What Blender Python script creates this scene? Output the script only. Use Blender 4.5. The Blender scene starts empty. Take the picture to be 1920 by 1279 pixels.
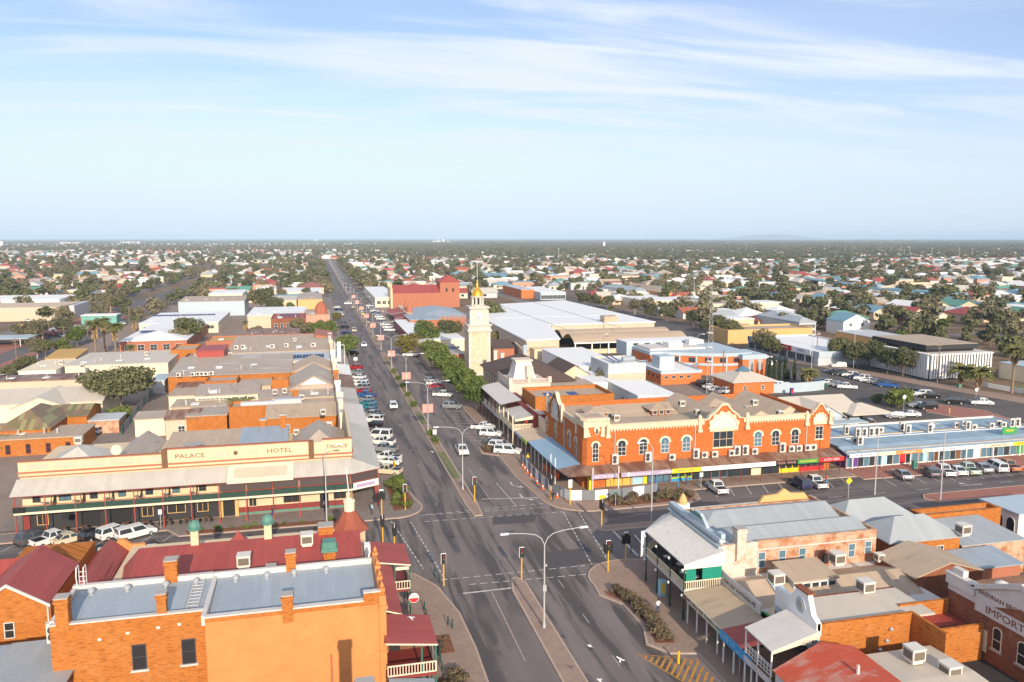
import bpy, math, random
import numpy as np
from mathutils import Vector, Matrix
R = random.Random(7)
sc = bpy.context.scene
COL = sc.collection
PI = math.pi
# ------------------------------------------------------------------ camera
F, CX, CY, HZ, VPX, CAMH = 1493., 960., 639.5, 446., 590., 42.
PITCH = math.atan((CY - HZ) / F)
YAW = math.atan((CX - VPX) / (F / math.cos(PITCH)))
cam = bpy.data.cameras.new('camera'); cam.sensor_width = 36; cam.lens = F / 1920 * 36
cam.clip_start = 1; cam.clip_end = 120000
cam_ob = bpy.data.objects.new('camera', cam); COL.objects.link(cam_ob)
cam_ob.location = (0, 0, CAMH); cam_ob.rotation_euler = (PI / 2 - PITCH, 0, -YAW)
sc.camera = cam_ob
# ------------------------------------------------------------------ view, sun, sky
sc.view_settings.view_transform = 'Standard'; sc.view_settings.look = 'None'
sc.view_settings.exposure = 0.6; sc.view_settings.gamma = 1; sc.view_settings.use_curve_mapping = False
SUN_EL = math.radians(21); SUN_AZ = math.radians(178.0)      # compass angle of the sun from +Y, clockwise
sun = bpy.data.lights.new('sun', 'SUN'); sun.energy = 3.6; sun.angle = math.radians(0.5); sun.color = (1, .86, .68)
sun_ob = bpy.data.objects.new('sun', sun); COL.objects.link(sun_ob)
sd = Vector((math.sin(SUN_AZ) * math.cos(SUN_EL), math.cos(SUN_AZ) * math.cos(SUN_EL), math.sin(SUN_EL)))
sun_ob.rotation_euler = sd.to_track_quat('Z', 'Y').to_euler(); sun_ob.location = (0, -50, 90)
w = bpy.data.worlds.new('World'); sc.world = w; w.use_nodes = True
nt = w.node_tree; nt.nodes.clear(); N = nt.nodes.new; L = nt.links.new
out = N('ShaderNodeOutputWorld'); bg = N('ShaderNodeBackground'); bg.inputs[1].default_value = 0.13
sky = N('ShaderNodeTexSky'); sky.sky_type = 'NISHITA'; sky.sun_disc = False
sky.sun_elevation = SUN_EL; sky.sun_rotation = SUN_AZ; sky.air_density = 1.0; sky.dust_density = 1.0; sky.ozone_density = 1.4
def wm(op, a, b=None, c=None):
    n = N('ShaderNodeMath'); n.operation = op
    for i, v in enumerate((a, b, c)):
        if v is None: continue
        if isinstance(v, (int, float)): n.inputs[i].default_value = v
        else: L(v, n.inputs[i])
    return n.outputs[0]
tc = N('ShaderNodeTexCoord'); sep = N('ShaderNodeSeparateXYZ'); L(tc.outputs['Generated'], sep.inputs[0])
zc = wm('ADD', wm('MAXIMUM', sep.outputs[2], 0.0), 0.10)
cmb = N('ShaderNodeCombineXYZ'); L(wm('DIVIDE', sep.outputs[0], zc), cmb.inputs[0]); L(wm('DIVIDE', sep.outputs[1], zc), cmb.inputs[1])
mp = N('ShaderNodeMapping'); mp.inputs['Rotation'].default_value = (0, 0, math.radians(46)); mp.inputs['Scale'].default_value = (.42, 1.5, 1)
mp.inputs['Location'].default_value = (2.3, 4.2, 0)
L(cmb.outputs[0], mp.inputs[0])
def noise(vec, scale, det, rough, dist):
    n = N('ShaderNodeTexNoise'); n.inputs['Scale'].default_value = scale; n.inputs['Detail'].default_value = det
    n.inputs['Roughness'].default_value = rough; n.inputs['Distortion'].default_value = dist; L(vec, n.inputs['Vector']); return n.outputs[0]
n1 = noise(mp.outputs[0], 1.25, 10, .58, .9)
mp2 = N('ShaderNodeMapping'); mp2.inputs['Rotation'].default_value = (0, 0, math.radians(20)); mp2.inputs['Scale'].default_value = (.55, .9, 1); L(cmb.outputs[0], mp2.inputs[0])
n2 = noise(mp2.outputs[0], .62, 3, .5, .3)
def ramp(v, a, b):
    n = N('ShaderNodeMapRange'); n.inputs[1].default_value = a; n.inputs[2].default_value = b; n.interpolation_type = 'SMOOTHSTEP'; L(v, n.inputs[0]); return n.outputs[0]
cm = wm('MULTIPLY', ramp(n1, .41, .65), ramp(n2, .25, .48))
cm = wm('ADD', wm('MULTIPLY', cm, .88), wm('MULTIPLY', ramp(n2, .36, .66), .26))
cm = wm('MULTIPLY', cm, ramp(sep.outputs[2], .035, .14))
hz = wm('SUBTRACT', 1.0, ramp(sep.outputs[2], -.03, .22))       # pale air towards the horizon
tint = N('ShaderNodeMix'); tint.data_type = 'RGBA'; tint.blend_type = 'MULTIPLY'; tint.inputs['Factor'].default_value = 1; L(sky.outputs[0], tint.inputs['A']); tint.inputs['B'].default_value = (.80, .78, .92, 1)
mixh = N('ShaderNodeMix'); mixh.data_type = 'RGBA'; L(wm('MULTIPLY', hz, .97), mixh.inputs['Factor']); L(tint.outputs['Result'], mixh.inputs['A']); mixh.inputs['B'].default_value = (3.8, 4.5, 5.3, 1)
mix = N('ShaderNodeMix'); mix.data_type = 'RGBA'; L(cm, mix.inputs['Factor']); L(mixh.outputs['Result'], mix.inputs['A']); mix.inputs['B'].default_value = (4.3, 4.7, 5.25, 1)
L(mix.outputs['Result'], bg.inputs[0]); L(bg.outputs[0], out.inputs[0])
sc.cycles.max_bounces = 5; sc.cycles.diffuse_bounces = 4; sc.cycles.glossy_bounces = 2; sc.cycles.transmission_bounces = 2
sc.cycles.volume_bounces = 0; sc.cycles.use_denoising = True

# ------------------------------------------------------------------ surveying: photo pixel -> place in the town
def G(x, y, z=0.):
    cx = (x - CX) / F; cy = -(y - CY) / F
    fy = math.cos(PITCH) + math.sin(PITCH) * cy; fz = -math.sin(PITCH) + math.cos(PITCH) * cy
    t = (z - CAMH) / fz; r = cx * t; f = fy * t
    return (r * math.cos(YAW) + f * math.sin(YAW), -r * math.sin(YAW) + f * math.cos(YAW))
def RY(x, y, Y):
    a = G(x, y); t = Y / a[1]; return (a[0] * t, CAMH * (1 - t))
def RX(x, y, X):
    a = G(x, y); t = X / a[0]; return (a[1] * t, CAMH * (1 - t))
# ------------------------------------------------------------------ object helpers
def tag(o, label=None, cat=None, group=None, kind=None):
    if label: o['label'] = label
    if cat: o['category'] = cat
    if group: o['group'] = group
    if kind: o['kind'] = kind
    return o
def thing(name, label, cat, loc=(0, 0, 0), rz=0, group=None):
    o = bpy.data.objects.new(name, None); COL.objects.link(o); o.location = loc; o.rotation_euler = (0, 0, rz)
    o.empty_display_size = .3
    return tag(o, label, cat, group)
def copy_tree(o, parent=None):
    c = o.copy(); COL.objects.link(c)
    if parent is not None: c.parent = parent
    for ch in o.children: copy_tree(ch, c)
    return c
class MB:
    def __init__(s): s.v = []; s.f = []; s.m = []
    def poly(s, pts, m=0):
        b = len(s.v); s.v += [tuple(p) for p in pts]; s.f.append(tuple(range(b, b + len(pts)))); s.m.append(m); return s
    def box(s, x0, x1, y0, y1, z0, z1, m=0, top=None):
        b = len(s.v)
        s.v += [(x0, y0, z0), (x1, y0, z0), (x1, y1, z0), (x0, y1, z0), (x0, y0, z1), (x1, y0, z1), (x1, y1, z1), (x0, y1, z1)]
        for q, f in enumerate(((0, 3, 2, 1), (4, 5, 6, 7), (0, 1, 5, 4), (1, 2, 6, 5), (2, 3, 7, 6), (3, 0, 4, 7))):
            s.f.append(tuple(b + i for i in f)); s.m.append(top if (q == 1 and top is not None) else m)
        return s
    def prism(s, pts, z0, z1, m=0, top=None):
        n = len(pts); b = len(s.v)
        a = sum(pts[i][0] * pts[(i + 1) % n][1] - pts[(i + 1) % n][0] * pts[i][1] for i in range(n))
        if a < 0: pts = pts[::-1]
        s.v += [(p[0], p[1], z0) for p in pts] + [(p[0], p[1], z1) for p in pts]
        s.f.append(tuple(range(b + n, b + 2 * n))); s.m.append(m if top is None else top)
        s.f.append(tuple(range(b + n - 1, b - 1, -1))); s.m.append(m)
        for i in range(n):
            j = (i + 1) % n; s.f.append((b + i, b + j, b + n + j, b + n + i)); s.m.append(m)
        return s
    def prof(s, pts, a0, a1, axis, m=0):
        """profile polygon (u,z) extruded along axis: 'x' -> u is y ; 'y' -> u is x"""
        n = len(pts); b = len(s.v)
        for a in (a0, a1):
            for u, z in pts: s.v.append((a, u, z) if axis == 'x' else (u, a, z))
        s.f.append(tuple(range(b, b + n))); s.m.append(m); s.f.append(tuple(range(b + 2 * n - 1, b + n - 1, -1))); s.m.append(m)
        for i in range(n):
            j = (i + 1) % n; s.f.append((b + i, b + n + i, b + n + j, b + j)); s.m.append(m)
        return s
    def tube(s, p0, p1, r0, r1=None, n=6, m=0, cap=True):
        r1 = r0 if r1 is None else r1; p0 = Vector(p0); p1 = Vector(p1); d = (p1 - p0).normalized()
        u = d.orthogonal().normalized(); w_ = d.cross(u); b = len(s.v)
        for p, r in ((p0, r0), (p1, r1)):
            for i in range(n):
                a = 2 * PI * i / n; s.v.append(tuple(p + (u * math.cos(a) + w_ * math.sin(a)) * r))
        for i in range(n):
            j = (i + 1) % n; s.f.append((b + i, b + j, b + n + j, b + n + i)); s.m.append(m)
        if cap: s.f.append(tuple(b + n + i for i in range(n))); s.m.append(m); s.f.append(tuple(b + n - 1 - i for i in range(n))); s.m.append(m)
        return s
    def path(s, pts, r, n=6, m=0):
        for a, b in zip(pts[:-1], pts[1:]): s.tube(a, b, r, r, n, m)
        return s
    def lathe(s, prof, c=(0, 0, 0), n=16, m=0):
        b = len(s.v)
        for r, z in prof:
            for i in range(n):
                a = 2 * PI * (i + .5) / n; s.v.append((c[0] + r * math.cos(a), c[1] + r * math.sin(a), c[2] + z))
        for k in range(len(prof) - 1):
            for i in range(n):
                j = (i + 1) % n; o = b + k * n; s.f.append((o + i, o + j, o + n + j, o + n + i)); s.m.append(m)
        s.f.append(tuple(b + (len(prof) - 1) * n + i for i in range(n))); s.m.append(m)
        return s
    def data(s, name, mats, off=(0, 0, 0)):
        me = bpy.data.meshes.new(name)
        me.from_pydata([(v[0] - off[0], v[1] - off[1], v[2] - off[2]) for v in s.v], [], s.f)
        for m in (mats if isinstance(mats, (list, tuple)) else [mats]): me.materials.append(m)
        if any(s.m): me.polygons.foreach_set('material_index', s.m)
        me.update(); return me
    def build(s, name, mats, parent=None, smooth=False, own=True):
        """vertices are given in town coordinates; the mesh is stored relative to its own origin"""
        base = root_loc(parent) if parent is not None else Vector((0, 0, 0))
        vs = np.array(s.v)
        c = Vector((float(vs[:, 0].mean()), float(vs[:, 1].mean()), float(vs[:, 2].min()))) if (own and parent is None) else base
        me = s.data(name, mats, c)
        if smooth: me.polygons.foreach_set('use_smooth', [True] * len(me.polygons))
        o = bpy.data.objects.new(name, me); COL.objects.link(o)
        if parent is not None: o.parent = parent
        else: o.location = c
        return o
def root_loc(o):
    l = Vector((0, 0, 0))
    while o is not None: l = l + Vector(o.location); o = o.parent
    return l
def put(name, me, parent=None, loc=(0, 0, 0), rz=0):
    o = bpy.data.objects.new(name, me); COL.objects.link(o); o.location = loc; o.rotation_euler = (0, 0, rz)
    if parent is not None: o.parent = parent
    return o
def setmat(o, m, slot=0):
    o.material_slots[slot].link = 'OBJECT'; o.material_slots[slot].material = m
# ------------------------------------------------------------------ materials
def nodes(name, rough=.8, spec=.3, metal=0):
    m = bpy.data.materials.new(name); m.use_nodes = True; t = m.node_tree; b = t.nodes['Principled BSDF']
    b.inputs['Roughness'].default_value = rough; b.inputs['Metallic'].default_value = metal; b.inputs['Specular IOR Level'].default_value = spec
    return m, t, b
class NT:
    def __init__(s, t): s.t = t
    def n(s, k, **kw):
        x = s.t.nodes.new('ShaderNode' + k)
        for a, v in kw.items(): setattr(x, a, v)
        return x
    def l(s, a, b): s.t.links.new(a, b)
    def math(s, op, a, b=0., c=0.):
        n = s.n('Math', operation=op)
        for i, v in enumerate((a, b, c)):
            if isinstance(v, (int, float)): n.inputs[i].default_value = v
            else: s.l(v, n.inputs[i])
        return n.outputs[0]
    def noise(s, vec, scale, det=3, rough=.55, dist=0):
        n = s.n('TexNoise'); n.inputs['Scale'].default_value = scale; n.inputs['Detail'].default_value = det
        n.inputs['Roughness'].default_value = rough; n.inputs['Distortion'].default_value = dist
        if vec is not None: s.l(vec, n.inputs['Vector'])
        return n.outputs[0]
    def map(s, vec, sc_=(1, 1, 1), rot=(0, 0, 0), loc=(0, 0, 0)):
        n = s.n('Mapping'); n.inputs['Scale'].default_value = sc_; n.inputs['Rotation'].default_value = rot; n.inputs['Location'].default_value = loc
        s.l(vec, n.inputs[0]); return n.outputs[0]
    def ramp(s, v, a, b, c=0, d=1):
        n = s.n('MapRange'); n.inputs[1].default_value = a; n.inputs[2].default_value = b; n.inputs[3].default_value = c; n.inputs[4].default_value = d
        s.l(v, n.inputs[0]); return n.outputs[0]
    def mix(s, f, a, b, mode='MIX'):
        n = s.n('Mix', data_type='RGBA', blend_type=mode)
        for k, v in (('Factor', f), ('A', a), ('B', b)):
            if isinstance(v, (int, float)): n.inputs[k].default_value = v
            elif isinstance(v, tuple): n.inputs[k].default_value = (*v[:3], 1)
            else: s.l(v, n.inputs[k])
        return n.outputs['Result']
    def pos(s): return s.n('NewGeometry').outputs['Position']
    def bump(s, h, bsdf, dist=.02, st=.5):
        n = s.n('Bump'); n.inputs['Distance'].default_value = dist; n.inputs['Strength'].default_value = st; s.l(h, n.inputs['Height']); s.l(n.outputs[0], bsdf.inputs['Normal'])
def mul(c, k): return tuple(min(1, x * k) for x in c)
_mc = {}
def plain(name, c, rough=.7, var=.14, scale=.5, spec=.3, metal=0):
    if name in _mc: return _mc[name]
    m, t, b = nodes(name, rough, spec, metal); q = NT(t); p = q.pos()
    f = q.noise(p, scale, 5, .62); f2 = q.noise(p, scale * 9, 2)
    f = q.math('ADD', q.math('MULTIPLY', q.ramp(f, .3, .7), .7), q.math('MULTIPLY', q.ramp(f2, .3, .7), .3))
    q.l(q.mix(f, mul(c, 1 - var), mul(c, 1 + var)), b.inputs['Base Color']); _mc[name] = m; return m
def flat(name, c, rough=.6, spec=.4, metal=0):
    if name in _mc: return _mc[name]
    m, t, b = nodes(name, rough, spec, metal); b.inputs['Base Color'].default_value = (*c, 1); _mc[name] = m; return m
def iron(name, c, ribs='y', rough=.55, var=.10, rust=0., rustc=(.22, .09, .04), patch=0., patchc=(.6, .6, .6), metal=0.0):
    """corrugated sheet; ribs run along the given axis ('y': down a slope that falls to south or north)"""
    if name in _mc: return _mc[name]
    m, t, b = nodes(name, rough, .35, metal); q = NT(t); p = q.pos(); sx = q.n('SeparateXYZ'); q.l(p, sx.inputs[0])
    u = sx.outputs[0 if ribs == 'y' else 1]; v = sx.outputs[1 if ribs == 'y' else 0]
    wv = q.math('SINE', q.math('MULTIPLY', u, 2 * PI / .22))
    wn = q.n('TexWhiteNoise', noise_dimensions='2D'); cb = q.n('CombineXYZ'); q.l(q.math('FLOOR', q.math('DIVIDE', u, .82)), cb.inputs[0]); q.l(q.math('FLOOR', q.math('DIVIDE', v, 5.5)), cb.inputs[1]); q.l(cb.outputs[0], wn.inputs[0])
    st = q.noise(q.map(p, (1.6, .16, .5) if ribs == 'y' else (.16, 1.6, .5)), 1.0, 4, .6)
    big = q.noise(p, .13, 4, .6)
    f = q.math('ADD', q.math('MULTIPLY', wn.outputs[0], .35), q.math('ADD', q.math('MULTIPLY', q.ramp(st, .3, .7), .35), q.math('MULTIPLY', q.ramp(big, .3, .7), .30)))
    col = q.mix(f, mul(c, 1 - var * 1.6), mul(c, 1 + var))
    if rust:
        r = q.ramp(q.noise(q.map(p, (1.1, .35, 1) if ribs == 'y' else (.35, 1.1, 1)), .55, 6, .65), .62 - rust * .35, .78 - rust * .35)
        col = q.mix(r, col, rustc)
    if patch: col = q.mix(q.math('GREATER_THAN', wn.outputs[0], 1 - patch), col, patchc)
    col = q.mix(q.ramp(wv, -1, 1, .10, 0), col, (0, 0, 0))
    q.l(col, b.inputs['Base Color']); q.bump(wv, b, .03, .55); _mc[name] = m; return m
def brick(name, c, c2, mortar=(.42, .34, .26), wear=.15, wearc=(.55, .42, .3), size=.30, rough=.9):
    if name in _mc: return _mc[name]
    m, t, b = nodes(name, rough, .15); q = NT(t); p = q.pos(); sx = q.n('SeparateXYZ'); q.l(p, sx.inputs[0])
    cb = q.n('CombineXYZ'); q.l(q.math('ADD', sx.outputs[0], sx.outputs[1]), cb.inputs[0]); q.l(sx.outputs[2], cb.inputs[1])
    bt = q.n('TexBrick'); bt.inputs['Scale'].default_value = 1; bt.inputs['Brick Width'].default_value = size; bt.inputs['Row Height'].default_value = size * .36
    bt.inputs['Mortar Size'].default_value = .012; bt.inputs['Bias'].default_value = -.25; bt.inputs['Color1'].default_value = (*c, 1); bt.inputs['Color2'].default_value = (*c2, 1); bt.inputs['Mortar'].default_value = (*mortar, 1)
    q.l(cb.outputs[0], bt.inputs['Vector'])
    big = q.noise(p, .45, 5, .65); row = q.noise(q.map(cb.outputs[0], (1.3, 9, 1)), 1.0, 4, .7)
    col = q.mix(q.ramp(big, .3, .7, .0, .6), bt.outputs['Color'], c2)
    col = q.mix(q.ramp(row, .52, .62, 0, .75), col, mul(c2, .45))
    if wear: col = q.mix(q.ramp(q.noise(p, .7, 7, .72), .62 - wear * .3, .80 - wear * .3, 0, .75), col, wearc)
    q.l(col, b.inputs['Base Color']); q.bump(bt.outputs['Fac'], b, .012, -.4); _mc[name] = m; return m
def stone(name, c, c2, size=.9):
    if name in _mc: return _mc[name]
    m, t, b = nodes(name, .9, .15); q = NT(t); p = q.pos(); sx = q.n('SeparateXYZ'); q.l(p, sx.inputs[0])
    cb = q.n('CombineXYZ'); q.l(q.math('ADD', sx.outputs[0], sx.outputs[1]), cb.inputs[0]); q.l(sx.outputs[2], cb.inputs[1])
    bt = q.n('TexBrick'); bt.inputs['Scale'].default_value = 1; bt.inputs['Brick Width'].default_value = size; bt.inputs['Row Height'].default_value = size * .45; bt.inputs['Mortar Size'].default_value = .02
    bt.inputs['Color1'].default_value = (*c, 1); bt.inputs['Color2'].default_value = (*c2, 1); bt.inputs['Mortar'].default_value = (*mul(c, .9), 1); q.l(cb.outputs[0], bt.inputs['Vector'])
    q.l(q.mix(q.ramp(q.noise(p, .7, 5, .7), .35, .65, 0, .55), bt.outputs['Color'], mul(c, 1.15)), b.inputs['Base Color']); _mc[name] = m; return m
def asphalt(name, c, streak='y', wet=.5):
    m, t, b = nodes(name, .85, .25); q = NT(t); p = q.pos()
    fine = q.noise(p, 6, 3, .7); big = q.noise(p, .09, 5, .6)
    s = (.55, .045, 1) if streak == 'y' else (.045, .55, 1)
    st = q.noise(q.map(p, s), 1.0, 6, .62, .4); patch = q.noise(q.map(p, (.12, .05, 1) if streak == 'y' else (.05, .12, 1)), 1.0, 3, .5)
    w_ = q.math('MULTIPLY', q.ramp(st, .475, .575), q.ramp(patch, .36, .50))
    f = q.math('ADD', q.math('MULTIPLY', q.ramp(fine, .3, .7), .35), q.math('MULTIPLY', q.ramp(big, .3, .7), .65))
    col = q.mix(f, mul(c, .86), mul(c, 1.14))
    lane = q.noise(q.map(p, (.42, .004, 1) if streak == 'y' else (.004, .42, 1)), 1.0, 2, .5)
    col = q.mix(q.ramp(lane, .42, .60, 0, .5), col, mul(c, .70))
    crack = q.noise(q.map(p, (.10, .10, 1)), 1.0, 8, .75, 1.2)
    col = q.mix(q.ramp(q.math('ABSOLUTE', q.math('SUBTRACT', crack, .5)), 0, .006, .35, 0), col, mul(c, .5))
    col = q.mix(q.math('MULTIPLY', w_, wet), col, mul(c, .38))
    q.l(col, b.inputs['Base Color']); q.l(q.math('SUBTRACT', .88, q.math('MULTIPLY', w_, .25)), b.inputs['Roughness'])
    return m
def paving(name, c, size=.6):
    m, t, b = nodes(name, .9, .2); q = NT(t); p = q.pos()
    bt = q.n('TexBrick'); bt.inputs['Scale'].default_value = 1; bt.inputs['Brick Width'].default_value = size; bt.inputs['Row Height'].default_value = size * .5; bt.inputs['Mortar Size'].default_value = .015
    bt.inputs['Color1'].default_value = (*mul(c, 1.1), 1); bt.inputs['Color2'].default_value = (*mul(c, .88), 1); bt.inputs['Mortar'].default_value = (*mul(c, .7), 1); q.l(p, bt.inputs['Vector'])
    col = q.mix(q.ramp(q.noise(p, .35, 5, .65), .35, .7, 0, .5), bt.outputs['Color'], mul(c, .66))
    q.l(col, b.inputs['Base Color']); return m
def leafmat(name, c, c2):
    m, t, b = nodes(name, .75, .15); q = NT(t); g = q.n('NewGeometry'); oi = q.n('ObjectInfo')
    f = q.math('ADD', q.math('MULTIPLY', g.outputs['Random Per Island'], .5), q.math('MULTIPLY', oi.outputs['Random'], .5))
    q.l(q.mix(f, c, c2), b.inputs['Base Color']); return m
def groundmat():
    m, t, b = nodes('red earth', .95, .1); q = NT(t); p = q.pos()
    a = q.noise(p, .012, 6, .6); f2 = q.noise(p, .12, 5, .65); far = q.noise(p, .0011, 5, .6)
    col = q.mix(q.ramp(a, .35, .65), (.21, .125, .080), (.26, .185, .125))
    col = q.mix(q.ramp(f2, .45, .62), col, (.13, .105, .068))
    sx = q.n('SeparateXYZ'); q.l(p, sx.inputs[0]); d = q.ramp(sx.outputs[1], 2600, 4200)
    bush = q.mix(q.ramp(q.noise(p, .006, 6, .7), .35, .65), (.050, .058, .036), (.085, .080, .050))
    red = q.mix(q.ramp(a, .35, .65), (.34, .20, .13), (.26, .14, .085))
    bush = q.mix(q.math('MULTIPLY', q.ramp(far, .53, .58), q.ramp(sx.outputs[0], 400, -300)), bush, red)
    col = q.mix(d, col, bush)
    q.l(col, b.inputs['Base Color']); return m
def paint_worn(name, c, under):
    m, t, b = nodes(name, .7, .3); q = NT(t); p = q.pos()
    q.l(q.mix(q.ramp(q.noise(p, 2.2, 6, .75), .50, .62, 0, .75), c, under), b.inputs['Base Color']); return m
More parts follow.
